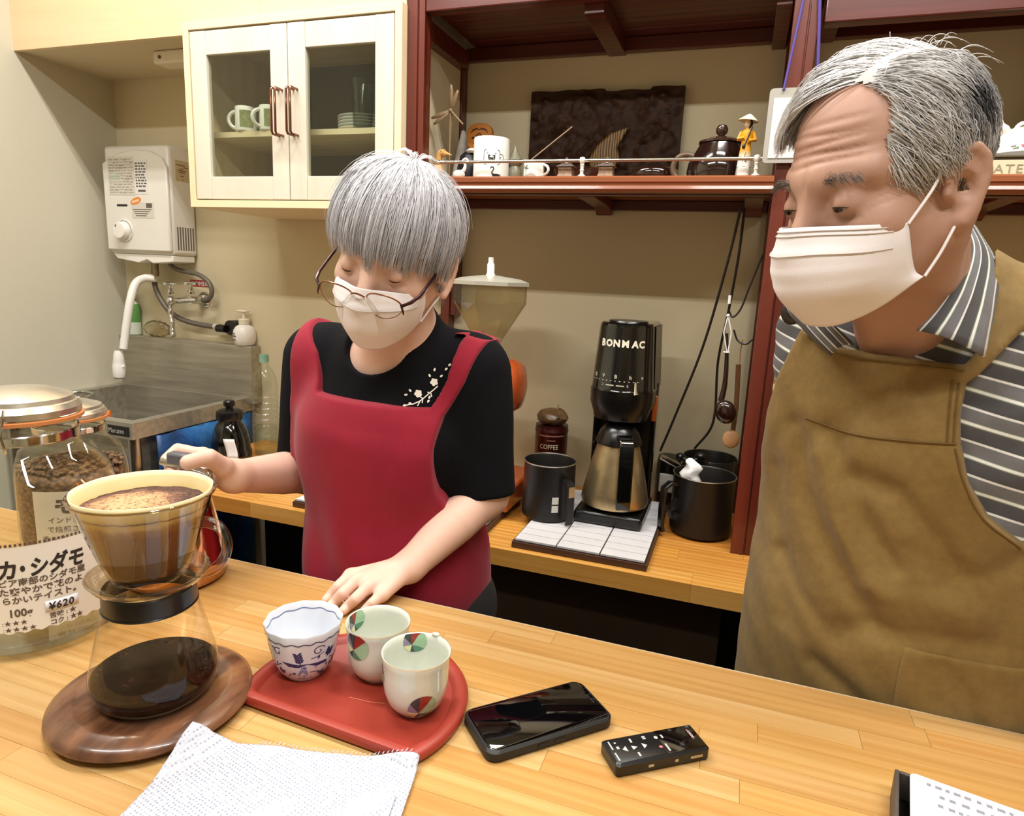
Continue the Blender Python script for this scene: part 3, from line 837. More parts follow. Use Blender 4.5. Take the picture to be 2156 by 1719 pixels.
# tan bird figure
bd = thing('tan_bird_figure', 'small tan wooden bird figure at the left end of the shelf', 'figurine', (-.79, 1.66, S0))
m_tan = mat('tan_wood', '#d3a261', .55, var=.1)
nk = smooth_path([(-.808, 1.67, S0 + .02), (-.806, 1.67, S0 + .05), (-.800, 1.67, S0 + .068), (-.786, 1.67, S0 + .07)], 5)
obj('body', merge(MB().sphere((-.806, 1.67, S0 + .022), (.016, .014, .022), 14, 10), MB().tube(nk, .0095, 10), MB().sphere((-.795, 1.67, S0 + .069), (.013, .009, .010), 12, 8)), m_tan, bd)
obj('beak', MB().tube([(-.786, 1.67, S0 + .069), (-.766, 1.668, S0 + .064)], [.006, .001], 8), m_tan, bd)
obj('eye', MB().sphere((-.794, 1.6615, S0 + .073), .0016, 8, 6), m_ink, bd)
# dark vase pair behind
m_dark_wood = mat('dark_stained_wood', '#2a1710', .3, var=.25, vs=20, coat=.2)
dv = thing('black_figurine', 'dark round figurine with white collar behind the big mug', 'figurine', (-.76, 1.78, S0))
obj('body', MB().lathe([(0, 0), (.03, 0), (.034, .02), (.032, .05), (.024, .08), (.014, .09), (0, .092)], 20, (-.765, 1.78, S0)), mat('navy_black', '#17171b', .4), dv)
obj('collar', MB().lathe([(0, .0922), (.015, .0905), (.02, .096), (.012, .103), (0, .104)], 16, (-.752, 1.775, S0 - .004)), m_white_china, dv)
# pumpkin-face ornament
pk = thing('pumpkin_face_ornament', 'orange wooden pumpkin face ornament behind the big mug', 'ornament', (-.735, 1.80, S0))
def prx(cx, cz): return lambda u, v, h: (cx + u, h, cz + v)
pum = [(.041 * math.cos(a) * (1 - .06 * math.cos(4 * a)), .038 * math.sin(a) * (1 - .04 * math.cos(4 * a))) for a in [2 * PI * k / 36 for k in range(36)]]
m_pumpkin = mat('pumpkin_orange', '#b8701c', .5, var=.15)
pfc = (-.742, S0 + .134)
obj('face', MB().prism(pum, 1.795, 1.81, prx(*pfc)), m_pumpkin, pk, bevel=.003)
obj('stand', MB().box(pfc[0] - .02, pfc[0] + .02, 1.797, 1.83, S0, S0 + .102), m_dark_wood, pk, smooth=0)
mpk = lambda u, v: (pfc[0] + u * .85, 1.7945, pfc[1] + v * .85)
fc = merge(ribbon([(-.030, .012), (-.022, .022), (-.008, .026), (0, .022), (.008, .026), (.022, .022), (.030, .012)], [.002, .005, .005, .002, .005, .005, .002], mpk),
           ribbon([(-.012, .002), (-.004, .010), (.004, .010), (.008, .003)], .004, mpk),
           ribbon([(-.026, -.002), (-.014, -.004)], .007, mpk), ribbon([(.012, -.004), (.024, -.002)], .007, mpk),
           ribbon([(-.022, -.018), (-.008, -.028), (.008, -.028), (.022, -.018)], [.002, .006, .006, .002], mpk))
obj('painted_face', fc, mat('face_brown', '#3a1b0c', .6), pk, smooth=0)
# dragonfly on its stand, white paper cone
df = thing('bamboo_dragonfly', 'bamboo dragonfly toy with spread wings on a thin stick', 'toy', (-.80, 1.70, S0))
m_bamboo = mat('dry_bamboo', '#8d7351', .5, var=.2)
hb = on_y(949, 233, 1.70)
obj('stick', MB().tube([(hb.x, 1.70, S0), (hb.x - .001, 1.70, hb.z - .004)], .002, 6), m_bamboo, df)
obj('body', merge(MB().sphere(hb, .006, 10, 8), MB().tube([hb, on_y(975, 262, 1.69)], [.003, .0018], 8)), m_bamboo, df)
def leaf(a, b, w, mb=None):
    a, b = Vector(a), Vector(b); d = b - a; nrm = Vector((0, -1, 0)); s_ = d.cross(nrm).normalized()
    vs, fs = [], []
    for k in range(7):
        t = k / 6; ww = w * (math.sin(PI * (t * .86 + .07)) ** .7)
        p = a + d * t
        vs += [p + s_ * ww, p - s_ * ww]
    return MB().raw(vs, [(2 * k, 2 * k + 1, 2 * k + 3, 2 * k + 2) for k in range(6)])
for (p, w) in (((908, 249), .006), ((913, 262), .006), ((950, 178), .006), ((964, 190), .006)):
    obj('wing', leaf(hb, on_y(p[0], p[1], 1.69), w), m_bamboo, df, solid=.001)
obj('prop_stick', MB().tube([(hb.x - .014, 1.72, S0), (hb.x + .004, 1.702, hb.z)], .0025, 6), m_bamboo, df)
pc = MB().lathe([(.0, .165), (.006, .16), (.022, .09), (.037, .0), (.036, .0), (.021, .088), (.0, .158)], 18, (-.812, 1.845, S0))
pc.v = [(p[0] * 1 + .000, p[1], p[2]) for p in pc.v]
tag(obj('paper_cone', pc, m_paper_white), 'tall white paper cone standing against the left post of the shelf', 'paper cone')
# gourd vase with incense stick and small palm cup
gv = thing('gourd_vase', 'small grey-green gourd vase holding a thin stick', 'vase', (-.60, 1.71, S0))
gc_ = (-.607, 1.72, S0)
obj('body', MB().lathe([(0, 0), (.018, 0), (.021, .006), (.019, .03), (.014, .042), (.020, .05), (.022, .056), (.016, .066), (.0075, .080), (.004, .088), (.0035, .094), (0, .095)], 20, gc_), mat('celadon_grey', '#77745c', .35, var=.2), gv)
obj('stick', MB().tube([(-.568, 1.715, S0 + .052), on_y(1205, 267, 1.74)], .0018, 6), m_bamboo, gv)
pcx, pcy, pcr = -.532, 1.655, .026
pcu = thing('palm_print_cup', 'small white cup printed with a green palm', 'cup', (pcx, pcy, S0))
mbh = MB(); handle(mbh, (pcx, pcy, S0), pcr - .002, -.15, .010, .035, .016, .0034)
obj('cup', MB().lathe(cup_prof(pcr, .044, .0025), 28, (pcx, pcy, S0)), m_white_china, pcu)
obj('handle', mbh, m_white_china, pcu)
mpp = cyl_map(pcx, pcy, pcr + .0003, -PI / 2 - .45, S0)
obj('print', merge(ribbon([(-.004, .006), (-.002, .014), (-.003, .022)], .0016, mpp), ribbon([(-.003, .022), (-.008, .026), (-.010, .031)], [.002, .005, .002], mpp), ribbon([(-.003, .022), (-.002, .028), (.001, .032)], [.002, .005, .002], mpp), ribbon([(-.003, .022), (.003, .024), (.005, .021)], [.002, .004, .002], mpp), ribbon([(-.008, .0065), (.003, .0065)], .0018, mpp)), mat('palm_green_ink', '#6f8377', .6), pcu, smooth=0)
# carved relief panel
k = N('carved_dark_teak'); b = k.bsdf('#2b1a10', .62, 0, .25)
k.l(k.ramp(k.noise(k.coord('Position'), 38, 5, .65), [(.3, '#24150e'), (.6, '#3c2617'), (.8, '#553820')]), b.inputs['Base Color'])
m_carve = k.m
cp = thing('carved_relief_panel', 'dark carved wooden relief panel leaning against the back wall', 'carving', (-.42, 1.93, S0))
from mathutils import noise as mnoise
_rb = random.Random(17)
BUMPS = [(_rb.uniform(.01, .42), _rb.uniform(.05, .27), _rb.uniform(.008, .017)) for _q in range(120)]
def carve(u, v):
    x, z = u * .425, v * .285
    d = 0
    for (cx_, cz_, rr, am) in ((.07, .20, .05, .009), (.15, .22, .06, .008), (.06, .10, .05, .007), (.30, .20, .05, .008), (.37, .12, .06, .009), (.34, .23, .05, .007), (.14, .06, .05, .006)):
        d += am * max(0, 1 - ((x - cx_) ** 2 + (z - cz_) ** 2) / rr ** 2)
    d += .0035 * abs(mnoise.noise(Vector((x * 60, 3.1, z * 60)))) + .0012 * mnoise.noise(Vector((x * 150, 1.1, z * 150)))
    for (cx_, cz_, rr) in BUMPS:
        q = ((x - cx_) ** 2 + (z - cz_) ** 2) / rr ** 2
        if q < 1: d += .0065 * (1 - q) ** .7
    trunk = abs(x - .16 - .25 * max(0, z - .02) ** 1.0 * .3 + .04 * math.sin(z * 25))
    d += .010 * max(0, 1 - trunk / .018)
    return d
ptop = lambda u: 1 - .02 * (1 if .5 < u < .8 else 0) + .012 * math.sin(u * 31) * .4
sheet = MB().grid(86, 54, lambda u, v: (-.637 + .43 * u, 1.925 - carve(u, v) + .0 * v, S0 + .001 + v * .278 * ptop(u)))
n0 = len(sheet.v)
bk = MB().grid(86, 54, lambda u, v: (-.637 + .43 * u, 1.945, S0 + .001 + v * .278 * ptop(u)))
pan = merge(sheet, bk)
nu, nv = 86, 54
def idx(i, j, o=0): return o + j * nu + i
for i in range(nu - 1):
    pan.f += [(idx(i, 0), idx(i + 1, 0), idx(i + 1, 0, n0), idx(i, 0, n0)), (idx(i, nv - 1), idx(i + 1, nv - 1), idx(i + 1, nv - 1, n0), idx(i, nv - 1, n0))]
for j in range(nv - 1):
    pan.f += [(idx(0, j), idx(0, j + 1), idx(0, j + 1, n0), idx(0, j, n0)), (idx(nu - 1, j), idx(nu - 1, j + 1), idx(nu - 1, j + 1, n0), idx(nu - 1, j, n0))]
obj('relief_board', pan, m_carve, cp, smooth=40)
k = N('golden_lit_wood'); b = k.bsdf('#7c5a26', .4)
cow = k.coord('Position', (1, 1, .35)); wv = k.n('TexWave', wave_type='BANDS', bands_direction='X'); wv.inputs['Scale'].default_value = 42; wv.inputs['Distortion'].default_value = 5
k.l(cow, wv.inputs['Vector']); k.l(k.ramp(wv.outputs['Fac'], [(.1, '#3f2a10'), (.5, '#7a5a28'), (.9, '#97743a')]), b.inputs['Base Color'])
gl_ = MB().prism([(.0, 0), (.065, .0), (.082, .03), (.07, .06), (.10, .115), (.05, .10), (.015, .07), (-.01, .03)], 1.905, 1.9165, lambda u, v, h: (-.445 + u, h, S0 + .06 + v))
obj('golden_lit_figure', gl_, k.m, cp, bevel=.006, smooth=60)  # golden light on the carving, put into a figure's banded colour
# two tiny lantern houses
m_pewter = mat('dull_pewter', '#8a7d74', .4, .6, var=.2, vs=60)
m_pew2 = mat('copper_pewter', '#a78d79', .4, .5, var=.25, vs=90)
def lantern(x, y, label):
    t_ = thing('lantern_house', label, 'ornament', (x, y, S0), group='tiny metal lantern houses')
    obj('walls', merge(MB().box(x - .019, x + .019, y - .015, y + .015, S0, S0 + .009), MB().box(x - .017, x + .017, y - .013, y + .013, S0 + .009, S0 + .028)), m_pew2, t_, smooth=0, bevel=.001)
    obj('roof', MB().raw([(x - .023, y - .018, S0 + .0285), (x + .023, y - .018, S0 + .0285), (x + .023, y + .018, S0 + .0285), (x - .023, y + .018, S0 + .0285), (x - .012, y, S0 + .038), (x + .012, y, S0 + .038)], [(0, 1, 5, 4), (1, 2, 5), (2, 3, 4, 5), (3, 0, 4), (3, 2, 1, 0)]), m_pewter, t_, smooth=0)
    obj('finial', MB().lathe([(0, .037), (.006, .037), (.004, .044), (.006, .048), (0, .053)], 10, (x, y, S0)), m_pewter, t_)
lantern(-.448, 1.655, 'tiny metal lantern house beside the palm print cup')
lantern(-.347, 1.655, 'tiny metal lantern house right of the middle baluster')
# dark lacquer bowl, low tray
m_lacq = mat('dark_lacquer', '#22130e', .12, coat=.6)
m_lacq2 = mat('brown_lacquer', '#3a2319', .16, coat=.5)
lb_ = MB().lathe([(0, .0), (.040, .0), (.054, .008), (.066, .028), (.065, .042), (.058, .050), (.03, .055), (0, .0555)], 36, (-.257, 1.832, S0))
lt = thing('lacquer_box', 'round dark lacquer box with domed lid in front of the carving', 'box', (-.268, 1.77, S0))
obj('bowl', lb_, m_lacq, lt)
obj('lid_rim', MB().tube(arc((-.257, 1.832, S0 + .030), .0665, 0, 2 * PI, 40, 'xy')[:-1], .0016, 6, closed=True), m_lacq2, lt)
lw = thing('low_lacquer_dish', 'low dark lacquer dish left of the round lacquer box', 'dish', (-.39, 1.77, S0))
obj('dish', MB().lathe([(0, 0), (.04, 0), (.065, .02), (.072, .042), (.069, .042), (.06, .02), (.0, .008)], 32, (-.445, 1.79, S0)), m_lacq2, lw)
# dark teapot with ring handle
tpx, tpy = -.092, 1.76
tpt = thing('lacquer_teapot', 'dark lacquer teapot with ball knob and upright ring handle', 'teapot', (tpx, tpy, S0))
obj('body', MB().lathe([(0, 0), (.062, 0), (.072, .006), (.075, .03), (.072, .05), (.062, .07), (.051, .09), (.048, .098)], 36, (tpx, tpy, S0)), m_lacq, tpt)
ld = obj('lid', MB().lathe([(.0515, .096), (.0515, .101), (.035, .108), (.012, .111), (0, .112)], 32, (tpx, tpy, S0)), m_lacq2, tpt)
obj('knob', MB().lathe([(0, .111), (.006, .111), (.007, .115), (.0135, .122), (.0145, .131), (.010, .139), (0, .142)], 18, (tpx, tpy, S0)), m_lacq2, ld)
obj('ring_handle', MB().tube(arc((tpx - .078, tpy, S0 + .042), .031, 0, 2 * PI, 30, 'xz')[:-1], .0075, 10, closed=True), mat('brown_ring', '#5d4a35', .4), tpt)
# figurine in a yellow dress with conical hat
fx, fy_ = -.0315, 1.66
fg = thing('yellow_dress_figurine', 'small figurine in a yellow dress and pale conical hat', 'figurine', (fx, fy_, S0))
obj('base', MB().lathe([(0, 0), (.016, 0), (.0165, .006), (0, .006)], 18, (fx, fy_, S0)), m_black_plastic, fg)
obj('trousers', MB().lathe([(0, .006), (.0165, .006), (.0165, .012), (.0145, .036), (0, .036)], 16, (fx, fy_, S0), wob=lambda a, z: .07 * math.sin(5 * a)), m_white_china, fg)
m_yel = N('yellow_dress_glaze'); b = m_yel.bsdf('#e0a023', .35)
spz = m_yel.n('SeparateXYZ'); m_yel.l(m_yel.coord('Object'), spz.inputs[0])
m_yel.l(m_yel.ramp(spz.outputs[2], [(.044, '#ece6cf'), (.062, '#e3a528'), (.2, '#de9d1f')]), b.inputs['Base Color']); m_yel = m_yel.m
obj('dress', merge(MB().lathe([(.0155, .026), (.0135, .05), (.0115, .068), (.0105, .078), (.0135, .094), (.0125, .103), (.006, .108), (0, .109)], 18, (fx, fy_, S0)),
    MB().tube([(fx - .012, fy_, S0 + .101), (fx - .017, fy_ - .004, S0 + .086), (fx - .004, fy_ - .013, S0 + .088)], [.005, .0052, .0042], 8),
    MB().tube([(fx + .012, fy_, S0 + .101), (fx + .018, fy_ - .003, S0 + .084), (fx + .004, fy_ - .013, S0 + .081)], [.005, .0052, .0042], 8)), m_yel, fg)
m_fskin = mat('figurine_skin', '#e6d2b8', .4)
hd = obj('head', merge(MB().sphere((fx - .001, fy_ - .002, S0 + .120), (.0075, .0085, .0095), 14, 10), MB().tube([(fx, fy_, S0 + .106), (fx, fy_, S0 + .114)], .004, 8)), m_fskin, fg)
obj('hair', MB().sphere((fx + .0022, fy_ + .0015, S0 + .120), (.0085, .0085, .0105), 14, 10), m_ink, hd)
obj('hat', MB().lathe([(0, .141), (.006, .138), (.022, .126), (.0218, .1245), (.006, .135), (0, .137)], 24, m=Matrix.Translation((fx, fy_, S0 + .126)) @ Matrix.Rotation(.14, 4, 'Y') @ Matrix.Translation((0, 0, -.126))), mat('straw_hat', '#e9dfbb', .6), fg)
obj('lute', merge(MB().tube([(fx + .010, fy_ - .016, S0 + .110), (fx - .002, fy_ - .018, S0 + .072)], .0018, 6), MB().sphere((fx - .004, fy_ - .018, S0 + .068), (.004, .003, .006), 8, 6)), m_dark_wood, fg)
obj('flower_pattern', merge(ribbon([(-.004, .036), (-.001, .046), (.002, .056)], .0014, lambda u, v: (fx + u, fy_ - .0149, S0 + v)), ribbon([(.002, .036), (.006, .044)], [.004, .003], lambda u, v: (fx + u, fy_ - .015, S0 + v))), mat('pattern_grey', '#4b4a3c', .6), fg, smooth=0)
# card holder hanging by a purple cord on the right post
m_grey_plastic = mat('grey_translucent_plastic', '#a8a49b', .4)
chx = on_y(1665, 330, 1.585)
ch = thing('hanging_card_holder', 'grey plastic card holder with white card hung by a purple cord from the post', 'card holder', (.05, 1.585, 1.70))
def rr_poly(x0, z0, x1, z1, r): return rrect(x0, z0, x1, z1, r)[:-1]
tl = on_y(1622, 187, 1.585)
cx0, cz1 = tl.x, tl.z - .0
obj('holder', MB().prism(rr_poly(cx0, cz1 - .15, cx0 + .11, cz1, .008), 1.583, 1.588, lambda u, v, h: (u, h, v)), m_grey_plastic, ch, smooth=20)
obj('card', MB().prism([(cx0 + .010, cz1 - .14), (cx0 + .10, cz1 - .14), (cx0 + .10, cz1 - .020), (cx0 + .010, cz1 - .020)], 1.5815, 1.5828, lambda u, v, h: (u, h, v)), m_paper_white, ch, smooth=0)
m_purple = mat('purple_cord', '#4b3a86', .6)
top = on_y(1698, -30, 1.592); top2 = on_y(1727, -30, 1.592); low = on_y(1650, 190, 1.583)
obj('cord', merge(MB().tube([top, low + Vector((0, -.002, 0))], .0028, 8), MB().tube([top2, on_y(1722, 150, 1.594), on_y(1712, 230, 1.592)], .0034, 8)), m_purple, ch)
# right bay: white porcelain piece on a dark tray over a wooden sign
rb = thing('porcelain_dragon_pot', 'white porcelain pot with red painted flowers in the right bay', 'ornament', (.50, 1.70, S0))
rc = (.525, 1.72, S0 + .041)
obj('body', merge(MB().lathe([(0, 0), (.075, 0), (.083, .01), (.080, .03), (.066, .05), (.045, .062), (.03, .068), (0, .07)], 32, rc), MB().tube(smooth_path([(rc[0] - .045, rc[1] - .02, rc[2] + .045), (rc[0] - .06, rc[1] - .03, rc[2] + .062), (rc[0] - .083, rc[1] - .035, rc[2] + .060)], 5), [.014, .014, .013, .012, .012, .011, .010, .009, .009, .008, .008], 10),
    MB().tube(smooth_path([(rc[0] - .05, rc[1] - .02, rc[2] + .055), (rc[0] - .068, rc[1] - .03, rc[2] + .080), (rc[0] - .077, rc[1] - .033, rc[2] + .082)], 4), .006, 8),
    *[MB().tube(arc((rc[0] - .02 + .02 * q, rc[1] - .03, rc[2] + .058), .014, 0, PI, 8, 'xz'), .004, 8) for q in range(3)]), m_white_china, rb)
mrr = lambda u, v: (rc[0] + u, rc[1] - math.sqrt(max(1e-5, .082 ** 2 - u * u)) - .001 + max(0, v - .02) * .8, rc[2] + v)
obj('painted_flowers', merge(*[MB().raw([mrr(u, v)] + [mrr(u + .005 * math.cos(a), v + .005 * math.sin(a)) for a in [2 * PI * q / 8 for q in range(8)]], [(0, 1 + q, 1 + (q + 1) % 8) for q in range(8)]) for (u, v) in ((-.028, .022), (-.018, .026), (-.022, .017))]), mat('flower_red', '#b9483f', .5), rb, smooth=0)
obj('painted_leaves', merge(*[ribbon([(u, v), (u - .009, v - .002)], [.004, .001], mrr) for (u, v) in ((-.036, .017), (-.040, .022), (-.012, .021))]), mat('leaf_grey', '#7f8a7a', .6), rb, smooth=0)
dt = thing('dark_tray', 'dark tray carrying the white porcelain pot in the right bay', 'tray', (.55, 1.70, S0 + .031))
obj('tray', MB().box(.42, .75, 1.63, 1.83, S0 + .032, S0 + .0405), m_dark_wood, dt, smooth=0, bevel=.003)
obj('edge_line', MB().box(.42, .75, 1.6285, 1.6295, S0 + .037, S0 + .040), m_chrome, dt, smooth=0)
sg = thing('wooden_letter_sign', 'pale wooden sign board with grey letters under the dark tray', 'sign', (.50, 1.62, S0))
obj('board', MB().box(.425, .74, 1.627, 1.80, S0 + .0005, S0 + .031), mat('cream_painted_wood', '#d9cfae', .6, var=.08), sg, smooth=0)
obj('lettering', text_mb('ATE', .024, lambda u, v: (.447 + u, 1.6262, S0 + .006 + v), space=1.15, wide=1.1), mat('grey_letters', '#948a72', .6), sg, smooth=0)

# ------------------------------------------------------------------ crockery inside the cabinet
CS = 1.7025
m_green_pat = mat('olive_pattern', '#8e9163', .4, var=.4, vs=70)
def cab_mug(x, y, label, ha):
    t_ = thing('patterned_mug', label, 'mug', (x, y, CS), group='mugs in the wall cabinet')
    mbh = MB(); handle(mbh, (x, y, CS), .026, ha, .012, .058, .024, .0055)
    obj('cup', MB().lathe(cup_prof(.030, .070), 28, (x, y, CS)), m_white_china, t_)
    obj('handle', mbh, m_white_china, t_)
    obj('pattern', MB().grid(14, 5, lambda u, v: (x + .0305 * math.cos(-PI / 2 + .1 + u * 1.3), y + .0305 * math.sin(-PI / 2 + .1 + u * 1.3), CS + .012 + .046 * v)), m_green_pat, t_)
cab_mug(-1.420, 1.66, 'white handled mug with green pattern, left one on the cabinet shelf', PI + .35)
cab_mug(-1.335, 1.66, 'white handled mug with green pattern, right one on the cabinet shelf', PI + 1.0)
for q in range(5):
    pl = obj('plate', MB().lathe([(0, .003), (.045, .002), (.075, .010), (.0755, .0115), (.045, .0045), (0, .0052)], 32, (-1.07, 1.735, CS + .0008 + q * .0082)), mat('grey_white_china', '#e6e7e2', .25) if q == 0 else bpy.data.materials['grey_white_china'])
    tag(pl, ('lowest', 'second lowest', 'middle', 'second highest', 'topmost')[q] + ' pale plate of the stack behind the right cabinet door', 'plate', 'stacked plates in the cabinet')
m_tumbler = glass('tumbler_glass', '#e3e8e2', 1.5, .01, 1.3)
for (x, y, l) in ((-1.03, 1.66, 'clear glass tumbler on the cabinet shelf, left of the two'), (-.955, 1.68, 'clear glass tumbler on the cabinet shelf, right of the two')):
    tag(obj('glass_tumbler', MB().lathe([(0, .004), (.026, .002), (.03, .09), (.033, .125), (.0315, .125), (.028, .09), (.024, .008), (0, .009)], 24, (x, y, CS)), m_tumbler), l, 'glass', 'tumblers in the wall cabinet')
m_dgreen = mat('dark_green_glaze', '#2f3a33', .3)
for (x, y, l) in ((-1.34, 1.76, 'dark green bowl low in the left half of the cabinet'), (-1.02, 1.76, 'dark green bowl low in the right half of the cabinet')):
    tag(obj('serving_bowl', MB().lathe([(0, 0), (.035, 0), (.07, .03), (.085, .06), (.082, .06), (.066, .032), (0, .008)], 28, (x, y, 1.5055)), m_dgreen), l, 'bowl', 'bowls at the cabinet bottom')
# ================================================================== BACK COUNTER THINGS
B0 = BC + .0005
m_tile = mat('white_tile', '#d4d2d3', .22, var=.02)
m_grout = mat('dark_grout', '#241a15', .8)
m_tray_wood = mat('brown_board_edge', '#4a2e20', .5, var=.2)
def tile_board(x0, x1, y0, y1, cols, rows, label, rz=0):
    cx, cy = (x0 + x1) / 2, (y0 + y1) / 2
    t_ = thing('tile_board', label, 'tile board', (cx, cy, B0), rz)
    hw, hd = (x1 - x0) / 2, (y1 - y0) / 2
    obj('board', MB().box(-hw, hw, -hd, hd, 0, .0155), m_tray_wood, t_, smooth=0, world=False, bevel=.001)
    obj('grout_bed', MB().box(-hw + .004, hw - .004, -hd + .004, hd - .004, .0155, .0175), m_grout, t_, smooth=0, world=False)
    tw, td = (2 * hw - .010) / cols, (2 * hd - .010) / rows
    g = .0017
    me = None
    for i in range(cols):
        for j in range(rows):
            if me is None:
                o = obj('tile', MB().box(-tw / 2 + g, tw / 2 - g, -td / 2 + g * .55, td / 2 - g * .55, 0, .005), m_tile, t_, smooth=0, world=False)
                me = o.data
            else:
                o = bpy.data.objects.new('tile', me); C.objects.link(o); o.parent = t_
            o.location = (-hw + .005 + tw * (i + .5), -hd + .005 + td * (j + .5), .0168)
    return t_
tile_board(-.462, -.140, 1.405, 1.845, 3, 11, 'white tiled board under the coffee maker')
tile_board(-1.09, -.545, 1.405, 1.72, 5, 8, 'white tiled board under the orange mill behind the woman')
T0 = B0 + .0222
# ------------------------------------------------------------------ coffee maker
cx, cy = -.268, 1.685
cm = thing('coffee_maker', 'tall black coffee maker with gold steel jug on the tiled board', 'coffee maker', (cx, cy, T0))
def u_outline(hw, front, back, n=14):
    P = [(hw, back), (hw, front * .25)]
    for k in range(n + 1):
        a = PI * k / n
        P.append((hw * math.cos(a), front * .25 + (front * .75) * math.sin(a)))
    P += [(-hw, front * .25), (-hw, back)]
    return P
def loft(outs, zs, c, cap=True):
    n = len(outs[0]); vs = []
    for P, z in zip(outs, zs):
        vs += [(c[0] + p[0], c[1] + p[1], c[2] + z) for p in P]
    fs = []
    for j in range(len(outs) - 1):
        fs += [(j * n + k, j * n + (k + 1) % n, (j + 1) * n + (k + 1) % n, (j + 1) * n + k) for k in range(n)]
    if cap:
        fs += [tuple(range(n - 1, -1, -1)), tuple((len(outs) - 1) * n + k for k in range(n))]
    return MB().raw(vs, [f[::-1] for f in fs])
obj('base', MB().box(cx - .088, cx + .088, cy - .105, cy + .10, T0, T0 + .033), m_black_plastic, cm, smooth=30, bevel=.008)
obj('hot_plate', MB().lathe([(0, .0342), (.062, .0342), (.062, .037), (0, .037)], 30, (cx, cy - .015, T0)), m_steel, cm)
obj('column', MB().box(cx - .075, cx + .075, cy + .072, cy + .125, T0 + .034, T0 + .36), m_black_plastic, cm, smooth=30, bevel=.006)
for s in (-1, 1):
    obj('side_post', MB().box(cx + s * .078 - .006, cx + s * .078 + .006, cy + .050, cy + .078, T0 + .034, T0 + .36), m_black_gloss, cm, smooth=30, bevel=.004)
amb = mat('orange_lit_tint', '#8a3f14', .3)  # orange light reflected in the gap, painted on as strips
for s in (-1, 1):
    obj('orange_lit_strip', MB().box(cx + s * .078 - .0065, cx + s * .078 + .0065, cy + .044, cy + .0495, T0 + .255, T0 + .325), amb, cm, smooth=30, bevel=.003)
obj('filter_holder', loft([u_outline(.066, -.07, .05), u_outline(.08, -.088, .06), u_outline(.0805, -.0885, .06)], [.268, .312, .345], (cx, cy, T0)), m_black_plastic, cm, smooth=30)
hd_ = obj('head', loft([u_outline(.0815, -.090, .12), u_outline(.078, -.086, .12), u_outline(.068, -.076, .12), u_outline(.066, -.074, .12), u_outline(.061, -.069, .118)], [.3455, .352, .505, .512, .5155], (cx, cy, T0)), m_black_gloss, cm, smooth=30)
obj('lid_inset', MB().lathe([(0, .5158), (.050, .5158), (.048, .519), (0, .519)], 28, (cx, cy, T0)), m_black_plastic, hd_)
sidep = MB().raw([(cx + .0795, cy - .005, T0 + .345), (cx + .0795, cy + .118, T0 + .345), (cx + .070, cy + .118, T0 + .508), (cx + .070, cy - .005, T0 + .508)], [(0, 1, 2, 3)])
obj('side_panel', sidep, mat('dark_olive_panel', '#39321f', .35), cm, smooth=0, solid=.0012)
def headmap(zr):
    """unrolled front of the head: u sideways metres, v height"""
    def fn(u, v):
        z = zr + v
        t = min(1, max(0, (z - .352) / (.505 - .352)))
        hw = .078 + (.068 - .078) * t; fr = -.086 + (-.076 + .086) * t
        a = PI / 2 - u / hw * 1.0
        x = hw * math.cos(a); y = fr * .25 + fr * .75 * math.sin(a)
        nn = Vector((math.cos(a), -math.sin(a) * 1.0)).normalized() * .0006
        return (cx + x + nn.x, cy + y + nn.y, T0 + z)
    return fn
mcream = mat('cream_print', '#e5ddc6', .5)
_f = headmap(.458)
bl = MB()
for ch_, u0 in (('B', -.059), ('O', -.0428), ('N', -.0222), ('M', -.0005), ('A', .0250), ('C', .0425)):
    t_ = text_mb(ch_, .0235, (lambda u0: (lambda u, v: _f(u0 + u, v)))(u0), bold=.0011, wide=.98)
    bl.raw(t_.v, t_.f)
obj('lettering', bl, mcream, hd_, smooth=0)
hm = headmap(.372)
sc_ = merge(*[text_mb(ch_, .0125, (lambda u0: (lambda u, v: hm(u0 + u, v + .008)))(u0), bold=.0005) for ch_, u0 in (('G', -.077), ('V', -.046), ('B', -.012), ('h', .025), ('v', .057))],
            *[MB().raw([hm(-.08 + q * .0115, .0), hm(-.0765 + q * .0115, .0), hm(-.0765 + q * .0115, .0022), hm(-.08 + q * .0115, .0022)], [(0, 1, 2, 3)]) for q in range(12)],
            ribbon([(-.034, -.010), (-.012, -.010)], .003, hm), ribbon([(-.006, -.010), (.014, -.010)], .003, hm),
            text_mb('2', .009, lambda u, v: hm(u - .045, v - .0125)), text_mb('8', .009, lambda u, v: hm(u + .020, v - .0125)))
obj('scale_print', sc_, mat('dim_print', '#b9b19b', .5), hd_, smooth=0)
obj('brew_lever', MB().tube([(cx + .040, cy - .073, T0 + .372), (cx + .043, cy - .081, T0 + .352), (cx + .045, cy - .083, T0 + .343)], [.003, .0045, .007], 8), m_chrome, hd_)
# jug
jx, jy, j0 = cx + .002, cy - .022, T0 + .0374
jg = thing('thermal_jug', 'gold steel thermal jug with black lid and handle on the coffee maker', 'jug', (jx, jy, j0))
m_gold = mat('gold_steel', '#b8a27a', .36, .9, var=.12, vs=40)
obj('body', MB().lathe([(0, 0), (.070, 0), (.085, .006), (.088, .016), (.083, .045), (.066, .12), (.056, .158), (.054, .165)], 36, (jx, jy, j0)), m_gold, jg)
obj('lid', MB().lathe([(.0565, .1655), (.0600, .167), (.0595, .174), (.050, .198), (.036, .216), (.018, .225), (0, .226)], 32, (jx, jy, j0)), m_black_plastic, jg)
ha = math.atan2(-jy, -jx) + .22
hu = Vector((math.cos(ha), math.sin(ha), 0)); hwv = Vector((-hu.y, hu.x, 0))
hp = [Vector((jx, jy, j0)) + hu * a + Vector((0, 0, z)) for a, z in ((.048, .192), (.072, .196), (.092, .182), (.099, .155), (.102, .10), (.104, .05), (.102, .018))]
